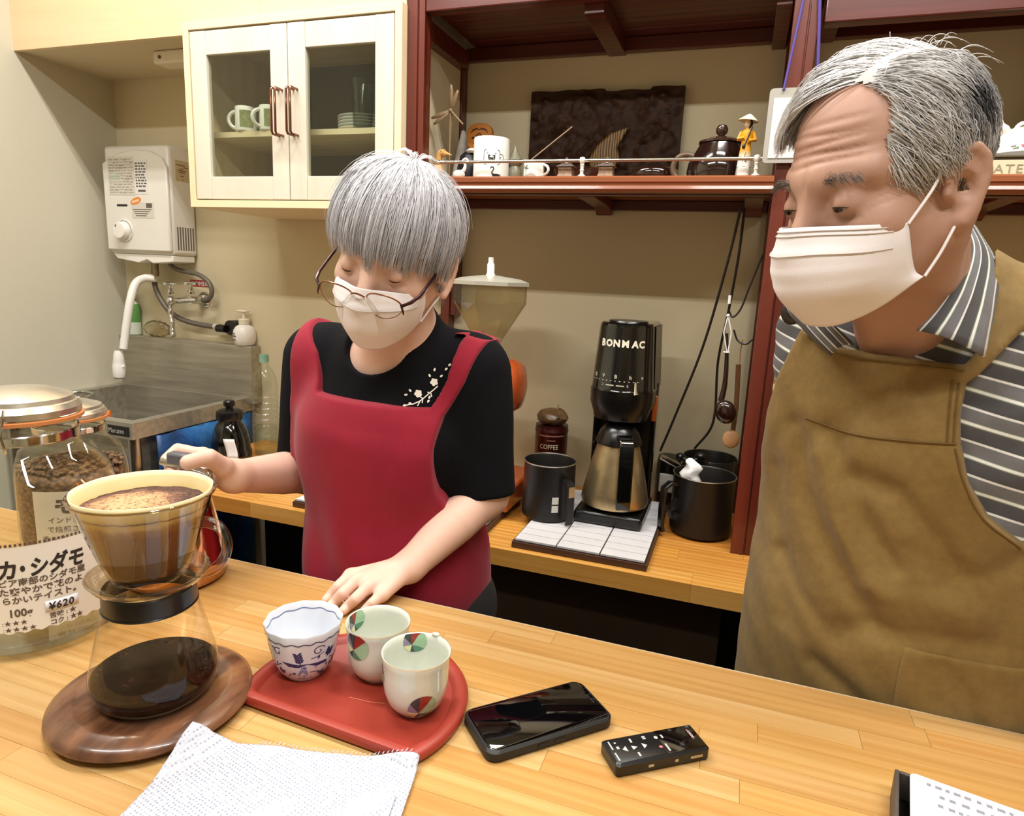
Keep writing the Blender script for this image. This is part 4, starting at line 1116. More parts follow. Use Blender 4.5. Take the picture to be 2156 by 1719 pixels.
hb_ = MB()
pts = smooth_path(hp, 4)
vs = []
for i, p in enumerate(pts):
    d = (pts[min(i + 1, len(pts) - 1)] - pts[max(0, i - 1)]).normalized(); nn = d.cross(hwv).normalized()
    for (a, bq) in ((-.018, -.0055), (.018, -.0055), (.018, .0055), (-.018, .0055)):
        vs.append(p + hwv * a + nn * bq)
m_ = len(pts)
hb_.raw(vs, [(i * 4 + q, i * 4 + (q + 1) % 4, (i + 1) * 4 + (q + 1) % 4, (i + 1) * 4 + q) for i in range(m_ - 1) for q in range(4)] + [(3, 2, 1, 0), tuple((m_ - 1) * 4 + q for q in range(4))])
obj('handle', hb_, m_black_gloss, jg, smooth=40, bevel=.003)
# ------------------------------------------------------------------ steel-black measuring pots
m_blacksteel = mat('black_coated_steel', '#221f1d', .38, .4, var=.15)
kx, ky = -.430, 1.60
mgp = thing('black_measuring_cup', 'tall black steel measuring cup with flat handle left of the coffee maker', 'cup', (kx, ky, B0))
KZ = T0
obj('body', MB().lathe([(0, 0), (.062, 0), (.068, .006), (.069, .02), (.067, .145), (.069, .15), (.066, .15), (.064, .145), (.064, .012), (0, .008)], 40, (kx, ky, KZ)), m_blacksteel, mgp)
obj('rim', MB().tube(arc((kx, ky, KZ + .15), .0678, 0, 2 * PI, 40, 'xy')[:-1], .0018, 8, closed=True), m_steel, mgp)
ha = math.atan2(-ky, -kx) + .62
hu = Vector((math.cos(ha), math.sin(ha), 0)); hv = Vector((-hu.y, hu.x, 0))
def strap(c, hu, hv, path, w, th, mb=None):
    pts = [Vector(c) + hu * a + Vector((0, 0, z)) for a, z in path]
    vs = []
    for i, p in enumerate(pts):
        d = (pts[min(i + 1, len(pts) - 1)] - pts[max(0, i - 1)]).normalized(); nn = d.cross(hv).normalized()
        for (a, bq) in ((-w, -th), (w, -th), (w, th), (-w, th)):
            vs.append(p + hv * a + nn * bq)
    n_ = len(pts)
    return MB().raw(vs, [(i * 4 + q, i * 4 + (q + 1) % 4, (i + 1) * 4 + (q + 1) % 4, (i + 1) * 4 + q) for i in range(n_ - 1) for q in range(4)] + [(3, 2, 1, 0), tuple((n_ - 1) * 4 + q for q in range(4))])
obj('handle', strap((kx, ky, KZ), hu, hv, [(.066, .115), (.090, .112), (.096, .105), (.098, .02), (.094, .004)], .010, .0025), m_blacksteel, mgp, smooth=30)
obj('handle_plate', strap((kx, ky, KZ), hu, hv, [(.0985, .105), (.1000, .078)], .009, .0012), m_steel, mgp, smooth=0)
ha2 = ha - .35; hu2 = Vector((math.cos(ha2), math.sin(ha2), 0)); hv2 = Vector((-hu2.y, hu2.x, 0))
for zz in (.052, .030):
    obj('sticker', strap((kx, ky, KZ), hu2, hv2, [(.0685, zz), (.069, zz + .018)], .0085, .0006), m_lbl, mgp, smooth=0)
# big black pot with cloth
qx, qy = -.045, 1.71
bp = thing('black_pot', 'wide black pot with side handle beside the right shelf post', 'pot', (qx, qy, B0))
obj('body', MB().lathe([(0, 0), (.066, 0), (.076, .008), (.078, .02), (.078, .155), (.080, .158), (.0775, .160), (.075, .156), (.075, .012), (0, .008)], 40, (qx, qy, B0)), m_blacksteel, bp)
obj('rim', MB().tube(arc((qx, qy, B0 + .159), .0788, 0, 2 * PI, 44, 'xy')[:-1], .0016, 8, closed=True), m_steel, bp)
ha = math.atan2(-qy, -qx) - .95
hu = Vector((math.cos(ha), math.sin(ha), 0)); hv = Vector((-hu.y, hu.x, 0))
obj('handle', strap((qx, qy, B0), hu, hv, [(.072, .135), (.10, .140), (.116, .128), (.118, .08), (.117, .03), (.112, .012)], .010, .005), m_black_plastic, bp, smooth=30, bevel=.002)
obj('handle_stay', strap((qx, qy, B0), hu, hv, [(.077, .10), (.096, .07), (.092, .05), (.078, .062)], .008, .0025), m_blacksteel, bp, smooth=30)
r = random.Random(4)
ct_ = MB().sphere((qx - .032, qy - .035, B0 + .165), (.024, .02, .040), 20, 14)
ct_.v = [(p[0] + .006 * math.sin(p[2] * 160), p[1] + .004 * math.sin(p[0] * 210 + p[2] * 90), p[2]) for p in ct_.v]
tag(obj('white_cloth', ct_, m_paper_white, smooth=180), 'crumpled white cloth stuffed into the black pot', 'cloth')
# second pot rim behind it and chrome-handled black brew baskets
p2 = thing('rear_black_pot', 'black pot standing behind the wide pot against the wall', 'pot', (-.02, 1.855, B0))
obj('body', MB().lathe([(0, 0), (.07, 0), (.072, .01), (.074, .165), (.072, .168), (.070, .165), (.068, .012), (0, .008)], 36, (-.04, 1.872, B0)), m_blacksteel, p2)
fh = thing('coffee_scoop_set', 'black holder with chrome handle between coffee maker and pot', 'holder', (-.13, 1.80, B0))
obj('body', MB().lathe([(0, 0), (.032, 0), (.034, .006), (.034, .13), (.03, .15), (0, .152)], 24, (-.152, 1.888, B0)), m_black_plastic, fh)
obj('handle', MB().tube([on_y(1392, 962, 1.80), on_y(1430, 982, 1.82)], [.008, .009], 12), m_chrome, fh)
obj('neck', MB().tube([on_y(1430, 982, 1.82), (-.147, 1.875, B0 + .14)], [.009, .012], 12), m_black_plastic, fh)
obj('paper_cover', MB().box(-.172, -.132, 1.848, 1.854, B0 + .05, B0 + .105), m_grey_plastic, fh, smooth=0, bevel=.004)
pg = thing('power_plug', 'black power plug with two prongs lying behind the pot', 'plug', (-.085, 1.80, B0 + .15))
a_ = on_y(1452, 975, 1.79); b_ = on_y(1475, 962, 1.79); c_ = on_y(1432, 962, 1.79)
obj('body', merge(MB().sphere(a_, (.016, .013, .012), 12, 8), MB().sphere(b_, (.015, .012, .012), 12, 8), MB().sphere(c_, (.013, .012, .011), 12, 8), MB().tube([c_, a_, b_, b_ + Vector((.02, .01, -.03))], .0095, 10)), m_black_plastic, pg)
# cords from the shelf to the plugs
m_cord = mat('dark_cord', '#1a110d', .45)
cd = smooth_path([on_y(1560, 437, 1.70), on_y(1530, 560, 1.71), on_y(1480, 730, 1.73), on_y(1420, 880, 1.75), on_y(1390, 950, 1.76)], 8)
tag(obj('dangling_cord', MB().tube(cd, .0032, 8), m_cord), 'straight dark cord running from the shelf down to the coffee maker', 'cord')
cd = smooth_path([on_y(1568, 437, 1.71), on_y(1555, 540, 1.72), on_y(1535, 650, 1.74), on_y(1512, 760, 1.76), on_y(1506, 860, 1.77), on_y(1495, 905, 1.78), on_y(1462, 945, 1.79)], 8)
tag(obj('dangling_cord', MB().tube(cd, .0032, 8), m_cord), 'curved dark cord hanging right of the straight one to the plug', 'cord')
# hook loop, ladle, wooden spoon
hk = thing('hanging_hook_cord', 'thin black cord loop hung on the right post for utensils', 'hook', (.0, 1.66, 1.4))
obj('loop', merge(MB().tube(smooth_path([on_y(1607, 535, 1.652), on_y(1580, 600, 1.66), on_y(1560, 650, 1.665), on_y(1543, 668, 1.668), on_y(1535, 655, 1.668)], 6), .0022, 8), MB().tube(smooth_path([on_y(1545, 695, 1.665), on_y(1553, 717, 1.665), on_y(1570, 725, 1.66), on_y(1585, 715, 1.655)], 6), .0022, 8)), m_cord, hk)
lad = thing('black_ladle', 'dark lacquered ladle hanging by white string beside the post', 'ladle', (0, 1.67, 1.2))
m_ladle = mat('dark_ladle_lacquer', '#24110b', .14, coat=.6)
hp = smooth_path([on_y(1530, 702, 1.67), on_y(1530, 760, 1.67), on_y(1526, 810, 1.67), on_y(1518, 845, 1.668)], 6)
obj('handle', MB().tube(hp, [.0042 + .0035 * (k / len(hp)) for k in range(len(hp))], 10), m_ladle, lad)
cl = on_y(1528, 868, 1.66)
obj('bowl', MB().sphere(cl, (.026, .016, .030), 20, 14, m=Matrix.Rotation(-.5, 4, 'Y').to_3x3().to_4x4()), m_ladle, lad)
st_ = on_y(1533, 665, 1.667); sb_ = on_y(1530, 742, 1.665)
obj('string', merge(MB().tube([st_, on_y(1524, 700, 1.662), sb_], .0018, 6), MB().tube([st_, on_y(1540, 700, 1.664), sb_ + Vector((.003, 0, 0))], .0018, 6), MB().tube(arc(sb_, .0065, 0, 2 * PI, 12, 'xy')[:-1], .002, 6, closed=True), MB().sphere(st_, .0045, 8, 6)), m_paper_white, lad)
obj('tag_end', MB().tube([on_y(1537, 622, 1.667), on_y(1535, 640, 1.667)], .0035, 8), m_white_china, lad)
ws_ = thing('wooden_spoon', 'pale wooden spoon hanging behind the ladle', 'spoon', (.01, 1.70, 1.0))
m_spoon = mat('pale_spoon_wood', '#b98a5c', .5, var=.12)
obj('handle', MB().tube([on_y(1555, 768, 1.69), on_y(1550, 860, 1.69), on_y(1542, 915, 1.69)], [.0062, .0058, .006], 8), mat('brown_spoon_handle', '#6a4424', .5), ws_)
obj('bowl', MB().sphere(on_y(1539, 925, 1.685), (.0205, .009, .0235), 20, 12), m_spoon, ws_)
obj('string', MB().tube([on_y(1564, 714, 1.665), on_y(1559, 740, 1.685), on_y(1557, 770, 1.69)], .0014, 6), m_spoon, ws_)
# boards and books right of the post
m_pale_board = mat('pale_cutting_board', '#c9a86a', .5, var=.1)
for (x, w, h, y, lab, mt) in ((.0895, .020, .40, 1.70, 'tall pale cutting board just right of the shelf post', m_pale_board), (.112, .010, .34, 1.70, 'dark red-brown board between the two pale boards', m_mahog_v), (.124, .018, .24, 1.67, 'shorter pale board at the apron edge', mat('pale_board_two', '#c7b088', .5, var=.1)), (.150, .02, .36, 1.69, 'pale board hidden partly behind the man', m_pale_board)):
    o = tag(obj('cutting_board', MB().box(x, x + w, y - .07, y + .16, B0, B0 + h), mt, smooth=0, bevel=.002), lab, 'board', 'boards leaning right of the post')
tag(obj('white_box', MB().box(.0895, .1035, 1.602, 1.626, B0, B0 + .035), m_paper_white, smooth=0, bevel=.001), 'thin white packet at the foot of the shelf post', 'packet')
# coffee tin
tx, ty = -.485, 1.80
ti = thing('coffee_tin', 'dark red coffee tin with a bean bag on top behind the measuring cup', 'tin', (tx, ty, B0))
m_tin = mat('dark_red_tin', '#3d100c', .3, .3, var=.15)
TZ = B0
obj('tin', MB().lathe([(0, 0), (.046, 0), (.047, .003), (.047, .20), (.0485, .203), (.0485, .208), (.047, .21), (.047, .222), (0, .222)], 32, (tx, ty, TZ)), m_tin, ti)
mtm = cyl_map(tx, ty, .0476, math.atan2(-ty, -tx), TZ)
obj('lettering', text_mb('COFFEE', .019, lambda u, v: mtm(u - .034, v + .158), wide=.85), mat('tin_cream', '#c9b79a', .5), ti, smooth=0)
obj('stripe', merge(ribbon([(-.04 + .01 * q, .196) for q in range(9)], .004, mtm), ribbon([(-.012 + .006 * q, .183) for q in range(5)], .003, mtm)), mat('tin_rose', '#8f5a4a', .5), ti, smooth=0)
tb = MB().sphere((tx, ty, TZ + .243), (.046, .044, .024), 22, 12)
r = random.Random(2); tb.v = [(p[0] + r.gauss(0, .0018), p[1], max(TZ + .2225, p[2] + r.gauss(0, .0025))) for p in tb.v]
obj('beans_bag', tb, mat('brown_film', '#5a4226', .35, var=.4, vs=60), ti, smooth=180)
obj('bag_tie', MB().tube([(tx + .012, ty, TZ + .26), (tx + .016, ty, TZ + .282)], [.004, .0015], 8), m_bamboo, ti)
# ------------------------------------------------------------------ orange mill with clear hopper
gx, gy = -.640, 1.66
gm = thing('coffee_mill', 'orange coffee mill with clear octagonal hopper behind the woman', 'coffee mill', (gx, gy, T0))
m_mill = mat('orange_brown_enamel', '#a4481d', .25, coat=.4, var=.08)
obj('base', MB().box(gx - .105, gx + .112, gy - .105, gy + .14, T0, T0 + .062), m_mill, gm, smooth=30, bevel=.008)
obj('pedestal', MB().lathe([(0, .062), (.085, .062), (.07, .08), (.055, .12), (.052, .22), (.06, .28), (0, .28)], 28, (gx, gy, T0)), m_mill, gm)
RY = Matrix.Rotation(PI / 2, 4, 'Y')
obj('drum', MB().lathe([(0, -.09), (.05, -.09), (.066, -.08), (.070, -.05), (.070, .06), (.073, .065), (.073, .078), (.060, .098), (.03, .108), (0, .109)], 36, m=Matrix.Translation((gx, gy, T0 + .325)) @ RY), m_mill, gm)
obj('motor_band', MB().lathe([(.0712, .028), (.0725, .032), (.0712, .036)], 36, m=Matrix.Translation((gx, gy, T0 + .325)) @ RY), mat('mill_dark_line', '#3d1a0d', .4), gm)
obj('throat', MB().lathe([(.03, .36), (.034, .40), (.034, .425)], 20, (gx, gy, T0)), m_blacksteel, gm)
m_hop = glass('smoky_hopper', '#e6e1d0', 1.5, .03, 1.4)
obj('hopper', MB().lathe([(.034, .425), (.036, .44), (.103, .545), (.104, .59)], 8, (gx, gy, T0), ).raw([], []), m_hop, gm, smooth=20)
hl = obj('hopper_lid', MB().lathe([(0, .5905), (.1085, .5905), (.1085, .60), (.085, .608), (.02, .616), (0, .617)], 8, (gx, gy, T0)), mat('hopper_lid_plastic', '#b9b5a6', .3, .2), gm, smooth=20)
obj('lid_knob', MB().lathe([(0, .616), (.013, .616), (.010, .622), (.010, .645), (.0075, .648), (.0075, .662), (0, .663)], 14, (gx, gy, T0)), m_white_plastic, hl)
mhop = lambda u, v: (gx + u, gy - .0965, T0 + .57 + v)
# ================================================================== THINGS ON THE BAR COUNTER
F0 = CT + .0003
m_clear = glass('clear_glass', '#fbfbf8', 1.5, 0, .9)
m_clear2 = glass('jar_glass', '#fafbf7', 1.5, 0, 1.2)
m_walnut = wood('oiled_walnut', [(.2, '#3c2417'), (.42, '#5a3824'), (.6, '#7a5136'), (.8, '#94683f')], 1, 3.0, 26, .3, coat=.35, ringmix=.12)
# ------------------------------------------------------------------ trivet, carafe, dripper
vx, vy = -.563, .484
tag(obj('wooden_trivet', MB().lathe([(0, 0), (.084, 0), (.095, .004), (.1010, .010), (.1000, .0145), (.093, .019), (.080, .0225), (.076, .0228), (.073, .0205), (0, .0205)], 72, (vx, vy, F0)), m_walnut, smooth=50),
    'round walnut stand with rounded rim below the glass carafe', 'trivet')
ax_, ay_ = -.556, .482
G0 = F0 + .0209
cf = thing('glass_carafe', 'glass coffee carafe with black collar, part filled, on the walnut board', 'carafe', (ax_, ay_, G0))
KR = 1.0
gp = [(r_ * KR, z_) for r_, z_ in [(0, .0), (.050, .0), (.060, .003), (.067, .010), (.0708, .021), (.0705, .030), (.067, .045), (.0605, .068), (.055, .088), (.0505, .105), (.0485, .113), (.0475, .128)]]
obj('glass_body', MB().lathe(gp, 64, (ax_, ay_, G0)), m_clear, cf, smooth=60)
lq = [(r_ * KR, z_) for r_, z_ in [(0, .0018), (.049, .0018), (.0585, .0045), (.0655, .0112), (.0690, .0215), (.0690, .027), (.0675, .0268), (0, .0266)]]
k = N('black_coffee'); b = k.bsdf('#150803', .1, 0, .12)
k.l(k.ramp(k.noise(k.coord('Position'), 60, 4, .6), [(.42, '#120602'), (.62, '#22100a'), (.75, '#3c261c')]), b.inputs['Base Color'])
obj('coffee', MB().lathe(lq, 56, (ax_, ay_, G0)), k.m, cf, smooth=60)
r = random.Random(9); fm = MB()
for q in range(90):
    a = r.uniform(0, 2 * PI); rr = .066 - abs(r.gauss(0, .006))
    fm.sphere((ax_ + rr * math.cos(a), ay_ + rr * math.sin(a), G0 + .0268), r.uniform(.0006, .0019), 6, 4)
obj('foam_bubbles', fm, glass('bubble_film', '#d9c7a8', 1.4, .02, 1.6), cf, kind='stuff')
obj('collar', MB().lathe([(.0492, .104), (.0508, .105), (.0505, .124), (.049, .126), (.0485, .126), (.0485, .104)], 56, (ax_, ay_, G0)), m_black_plastic, cf, smooth=30)
obj('collar_band', MB().lathe([(.0512, .1035), (.0520, .1045), (.0512, .1055)], 56, (ax_, ay_, G0)), m_black_plastic, cf)
D0 = G0 + .129
dp = thing('coffee_dripper', 'clear cone dripper with loop handle standing on the carafe', 'dripper', (ax_, ay_, D0))
m_drip = glass('clear_resin', '#efe8d9', 1.5, 0, 1.5)
obj('cone', MB().lathe([(.036, .006), (.042, .010), (.047, .022), (.0735, .0935), (.0755, .0955), (.0760, .0975), (.0745, .0985)], 64, (ax_, ay_, D0)), m_drip, dp, smooth=60)
obj('rim', MB().tube(arc((ax_, ay_, D0 + .097), .0757, 0, 2 * PI, 64, 'xy')[:-1], .0013, 8, closed=True), glass('resin_rim', '#d9cba8', 1.55, .03, 1.8), dp)
obj('flange', MB().lathe([(.036, .006), (.036, .001), (.050, .0), (.060, .003), (.0645, .009), (.0655, .0105), (.0635, .0115), (.058, .006), (.050, .004), (.037, .0045)], 56, (ax_, ay_, D0)), m_drip, dp, smooth=60)
obj('flange_rim', MB().tube(arc((ax_, ay_, D0 + .0108), .0648, 0, 2 * PI, 56, 'xy')[:-1], .0013, 8, closed=True), m_clear, dp)
for q in range(12):
    a = 2 * PI * q / 12
    obj('rib', MB().tube([(ax_ + rr * math.cos(a + .25 * tt), ay_ + rr * math.sin(a + .25 * tt), D0 + zz) for rr, zz, tt in ((.0455, .022, 0), (.054, .046, .4), (.0625, .068, .8))], .0009, 6), m_drip, dp)
ha = math.atan2(.329, .943) - .25
hu = Vector((math.cos(ha), math.sin(ha), 0)); hv = Vector((-hu.y, hu.x, 0))
hpts = [Vector((ax_, ay_, D0)) + hu * a + Vector((0, 0, z)) for a, z in ((.064, .070), (.080, .0745), (.098, .072), (.108, .060), (.107, .045), (.096, .030), (.080, .021), (.062, .018), (.050, .019))]
pp = smooth_path(hpts, 5)
obj('handle', MB().tube(pp, [.0058] * len(pp), 12), glass('resin_handle', '#fbf8f2', 1.5, .02, 1.6), dp)
# paper filter with wet lower part
k = N('filter_paper'); b = k.bsdf('#e9d9a6', .8, 0, .2)
sx = k.n('SeparateXYZ'); k.l(k.coord('Position'), sx.inputs[0])
nz = k.noise(k.coord('Position'), 45, 4, .6)
ad = k.n('Math', operation='MULTIPLY_ADD'); ad.inputs[1].default_value = .014; k.l(nz, ad.inputs[0]); k.l(sx.outputs[2], ad.inputs[2])
mr_ = k.n('MapRange'); mr_.inputs[1].default_value = D0 + .010; mr_.inputs[2].default_value = D0 + .104; k.l(ad.outputs[0], mr_.inputs[0])
k.l(k.ramp(mr_.outputs[0], [(.0, '#5a3d1c'), (.35, '#6e4c20'), (.66, '#855f2a'), (.75, '#a37c3f'), (.80, '#d9bf7d'), (.98, '#e8d9a8')]), b.inputs['Base Color'])
pf = thing('paper_filter', 'cream paper filter, wet brown below, inside the clear dripper', 'filter', (ax_, ay_, D0))
w2 = lambda a, z: .006 * math.sin(9 * a + z * 60) * (z / .1) + .008 * math.sin(2 * a + 1)
obj('paper', MB().lathe([(0, .010), (.038, .012), (.0455, .026), (.0712, .0945), (.0728, .1005)], 72, (ax_, ay_, D0), wob=w2), k.m, pf, smooth=80, solid=-.0008)
# blooming grounds
k = N('coffee_bloom'); b = k.bsdf('#7a5236', .75, 0, .3)
co = k.coord('Position')
sx = k.n('VectorMath', operation='DISTANCE'); sx.inputs[1].default_value = (ax_ - .006, ay_ - .012, D0 + .087); k.l(co, sx.inputs[0])
n1 = k.noise(co, 55, 5, .7); n2 = k.noise(co, 260, 4, .7)
ma = k.n('Math', operation='MULTIPLY_ADD'); ma.inputs[1].default_value = .05; k.l(n1, ma.inputs[0]); k.l(sx.outputs['Value'], ma.inputs[2])
mr_ = k.n('MapRange'); mr_.inputs[1].default_value = .03; mr_.inputs[2].default_value = .085; k.l(ma.outputs[0], mr_.inputs[0])
c1 = k.ramp(mr_.outputs[0], [(.2, '#bd9a70'), (.5, '#ab855f'), (.62, '#815c47'), (.85, '#50352c')])
c2 = k.ramp(n2, [(.38, '#7a5a45'), (.5, '#ffffff'), (.7, '#ffffff')])
k.l(k.mix(c1, c2, .8, 'MULTIPLY'), b.inputs['Base Color']); k.bump(n2, .7, .002)
gr_ = MB().grid(60, 26, lambda u, v: (ax_ + .0690 * v * math.cos(2 * PI * u), ay_ + .0690 * v * math.sin(2 * PI * u), D0 + .0855 + .0035 * math.cos(v * 2.2) + .0012 * mnoise.noise(Vector((v * 9 * math.cos(2 * PI * u), v * 9 * math.sin(2 * PI * u), 0)))), wrap=True)
tag(obj('coffee_grounds', gr_, k.m, smooth=60), 'blooming wet coffee grounds with tan foam in the paper filter', 'coffee grounds', kind='stuff')
for t_ in (cf, dp, pf):
    for o_ in t_.children:
        for v_ in o_.data.vertices: v_.co.x *= .89; v_.co.y *= .89
for v_ in bpy.data.objects['coffee_grounds'].data.vertices:
    v_.co.x = ax_ + (v_.co.x - ax_) * .885; v_.co.y = ay_ + (v_.co.y - ay_) * .885
# ------------------------------------------------------------------ copper-toned kettle behind
kx_, ky_ = -.782, .728
kt = thing('steel_kettle', 'mirror polished copper-toned steel kettle standing behind the dripper', 'kettle', (kx_, ky_, F0))
m_copper = mat('copper_toned_steel', '#d0a07c', .09, 1.0)
obj('body', MB().lathe([(0, 0), (.062, 0), (.0705, .006), (.0725, .018), (.0715, .033), (.064, .074), (.057, .108), (.052, .134), (.0505, .148), (.052, .151)], 56, (kx_, ky_, F0)), m_copper, kt, smooth=50)
obj('lid', MB().lathe([(.053, .149), (.053, .154), (.04, .161), (.015, .165), (0, .166)], 40, (kx_, ky_, F0)), m_chrome, kt, smooth=40)
spo = smooth_path([(kx_ - .06, ky_ - .02, F0 + .05), (kx_ - .10, ky_ - .035, F0 + .07), (kx_ - .105, ky_ - .04, F0 + .12), (kx_ - .125, ky_ - .05, F0 + .15)], 6)
obj('spout', MB().tube(spo, [.012 - .006 * q / len(spo) for q in range(len(spo))], 12), m_copper, kt)
hA = Vector((kx_ + .052, ky_ + .01, F0 + .140)); 
hp = smooth_path([hA, hA + Vector((.006, .004, .028)), Vector((kx_ + .036, ky_ + .012, F0 + .176)), Vector((kx_ + .014, ky_ + .010, F0 + .178)), Vector((kx_ - .022, ky_ + .004, F0 + .180))], 6)
obj('handle_bracket', MB().tube(hp, .0055, 10), m_chrome, kt)
obj('handle_grip', MB().box(-.016, .030, -.009, .009, -.010, .010, m=Matrix.Translation((kx_ + .004, ky_ + .012, F0 + .186)) @ Matrix.Rotation(.15, 4, 'Z') @ Matrix.Rotation(.04, 4, 'Y')), mat('grey_grip_plastic', '#56545a', .35), kt, smooth=30, bevel=.004)
# ------------------------------------------------------------------ glass jars
def big_jar(x, y, R, H, label, name, nk=.60):
    t_ = thing(name, label, 'jar', (x, y, F0))
    rn = R * nk
    pr = [(0, .004), (R * .86, .003), (R * .965, .010), (R, .028), (R, H * .52), (R * .97, H * .60), (R * .90, H * .68), (rn * 1.06, H * .755), (rn, H * .79), (rn, H * .86), (rn * 1.07, H * .872)]
    obj('glass_body', MB().lathe(pr, 64, (x, y, F0)), m_clear2, t_, smooth=60)
    obj('glass_base', MB().lathe([(0, .0035), (R * .85, .0032), (R * .95, .010), (R * .93, .016), (R * .80, .011), (0, .010)], 56, (x, y, F0)), glass('thick_base_glass', '#f8faf6', 1.5, .02, 1.6), t_, smooth=60)
    obj('metal_band', MB().lathe([(rn * 1.01, H * .80), (rn * 1.025, H * .805), (rn * 1.025, H * .835), (rn * 1.01, H * .84)], 56, (x, y, F0)), m_chrome, t_, smooth=20)
    obj('gasket', MB().lathe([(rn * 1.05, H * .876), (rn * 1.12, H * .880), (rn * 1.12, H * .893), (rn * 1.05, H * .897)], 56, (x, y, F0)), mat('orange_gasket', '#c07a45', .5) if 'orange_gasket' not in bpy.data.materials else bpy.data.materials['orange_gasket'], t_, smooth=20)
    obj('lid', MB().lathe([(rn * 1.0, H * .899), (rn * 1.08, H * .902), (rn * 1.09, H * .925), (rn * 1.02, H * .945), (rn * .98, H * .948), (rn * .95, H * .965), (rn * .6, H * .99), (0, H)], 56, (x, y, F0)), m_steel_lid, t_, smooth=30)
    return t_, rn
m_steel_lid = mat('satin_lid_steel', '#cfc8b8', .28, .85, var=.06)
j1x, j1y, R1, H1 = -.835, .555, .101, .318
j1, rn1 = big_jar(j1x, j1y, R1, H1, 'large clip-top glass jar with a Japanese price label at the left edge', 'glass_jar')
obj('clip_wire', MB().tube([(j1x + .060, j1y - .060, F0 + H1 * .80), (j1x + .064, j1y - .066, F0 + H1 * .87), (j1x + .052, j1y - .052, F0 + H1 * .95)], .0015, 6), m_chrome, j1)
j2x, j2y, R2, H2 = -1.012, .748, .080, .252
j2, rn2 = big_jar(j2x, j2y, R2, H2, 'glass jar of roasted coffee beans behind the labelled jar', 'glass_jar', .62)
k = N('roasted_beans'); b = k.bsdf('#6b4a2f', .5)
vo = k.n('TexVoronoi'); vo.inputs['Scale'].default_value = 120; k.l(k.coord('Position', (1, 1, 1.5)), vo.inputs['Vector'])
k.l(k.ramp(vo.outputs['Distance'], [(.1, '#94704b'), (.5, '#6d4b2e'), (.8, '#38241a')]), b.inputs['Base Color'])
k.bump(vo.outputs['Distance'], -.8, .004) if False else None
bp_ = [(0, .012), (R2 * .8, .012), (R2 * .93, .02), (R2 * .965, .03), (R2 * .965, H2 * .50), (R2 * .90, H2 * .56), (R2 * .5, H2 * .585), (0, H2 * .57)]
bm_ = MB().lathe(bp_, 72, (j2x, j2y, F0))
tag(obj('coffee_beans', bm_, k.m, smooth=60), 'roasted coffee beans filling the lower half of the rear jar', 'coffee beans', kind='stuff')
# individual beans lying on top of the fill, real geometry
r = random.Random(21); bt = MB()
for q in range(260):
    a = r.uniform(0, 2 * PI); rr = R2 * .93 * math.sqrt(r.random())
    zt = H2 * (.57 + .0) + .004 - max(0, rr - R2 * .6) * .25
    bt.sphere((j2x + rr * math.cos(a), j2y + rr * math.sin(a), F0 + zt + .004), (.005, .0036, .0028), 7, 5, m=Matrix.Rotation(r.uniform(0, 3), 4, 'Z') @ Matrix.Rotation(r.uniform(-.6, .6), 4, 'X'))
beans = bpy.data.objects['coffee_beans']
ob_ = obj('top_beans', bt, k.m, beans, kind='stuff')
# labels on the jars
m_label = mat('white_jar_label', '#e6e1d6', .5, var=.02)
m_label_ink = mat('brown_black_ink', '#2b2320', .6)
m_label_ink2 = mat('faded_brown_ink', '#5d4c42', .6)
def jar_label(t_, cx_, cy_, R, a0, a1, z0, z1, m_l, tear=True):
    def fn(u, v):
        a = a0 + (a1 - a0) * u
        zz = z0 + (z1 - z0) * v + (.0016 * math.sin(u * 95) * (1 - v) if tear else 0)
        return (cx_ + (R + .0006) * math.cos(a), cy_ + (R + .0006) * math.sin(a), F0 + zz)
    return obj('paper_label', MB().grid(60, 5, fn), m_l, t_)
def jmap(cx_, cy_, R, am, z0, d=.0010, tilt=0.):
    return lambda u, v: (cx_ + (R + d) * math.cos(am + (u) / R), cy_ + (R + d) * math.sin(am + (u) / R), F0 + z0 + v + tilt * u)
am = math.atan2(-j1y, -j1x)
lab = jar_label(j1, j1x, j1y, R1, am - 1.35, am + .98, .040, .147, m_label)
Z = .052
J = lambda u0, v0: (lambda f: (lambda u, v: f(u0 + u, v0 + v)))(jmap(j1x, j1y, R1, am, Z))
big = merge(text_mb('カ', .0255, J(-.038, .058), bold=.0009, shear=.12, wide=.80), text_mb('・', .0255, J(-.0205, .058), bold=.0012, wide=.62), text_mb('シダモ', .0255, J(-.0075, .058), bold=.0009, shear=.18, wide=.74, space=1.0))
obj('large_lettering', big, m_label_ink, lab, smooth=0)
mid = merge(text_mb('ピア南部のシダモ産', .0100, J(-.038, .0475), bold=.00025, wide=.98), text_mb('た爽やかで花のよ', .0100, J(-.038, .0365), bold=.00025, wide=1.06), text_mb('らかいテイスト。', .0100, J(-.036, .0255), bold=.00025, wide=1.0),
            text_mb('100g', .0135, J(-.031, .0085), bold=.0004, wide=.9),
            text_mb(':★★★', .0078, J(-.038, -.002), wide=1.05), text_mb(':★★★★', .0078, J(-.038, -.0102), wide=1.05),
            text_mb('苦味 : ★', .0078, J(.008, -.001), bold=.0002, wide=.95), text_mb('コク : ★★', .0078, J(.008, -.0098), bold=.0002, wide=.95))
obj('small_lettering', mid, m_label_ink2, lab, smooth=0)
Zp_ = MB().grid(14, 3, lambda u, v: J(.005 + .034 * u, .0075 + .0135 * v)(0, 0))
ps = obj('price_sticker', Zp_, mat('bluish_white_sticker', '#e2e0e6', .5), lab, solid=.0004)
jp = jmap(j1x, j1y, R1, am, Z, .0019)
obj('price', text_mb('¥620', .0130, lambda u, v: jp(u * .9 + .0080, v + .0095), bold=.0003, shear=.1, space=1.1), m_label_ink, ps, smooth=0)
tick = MB()
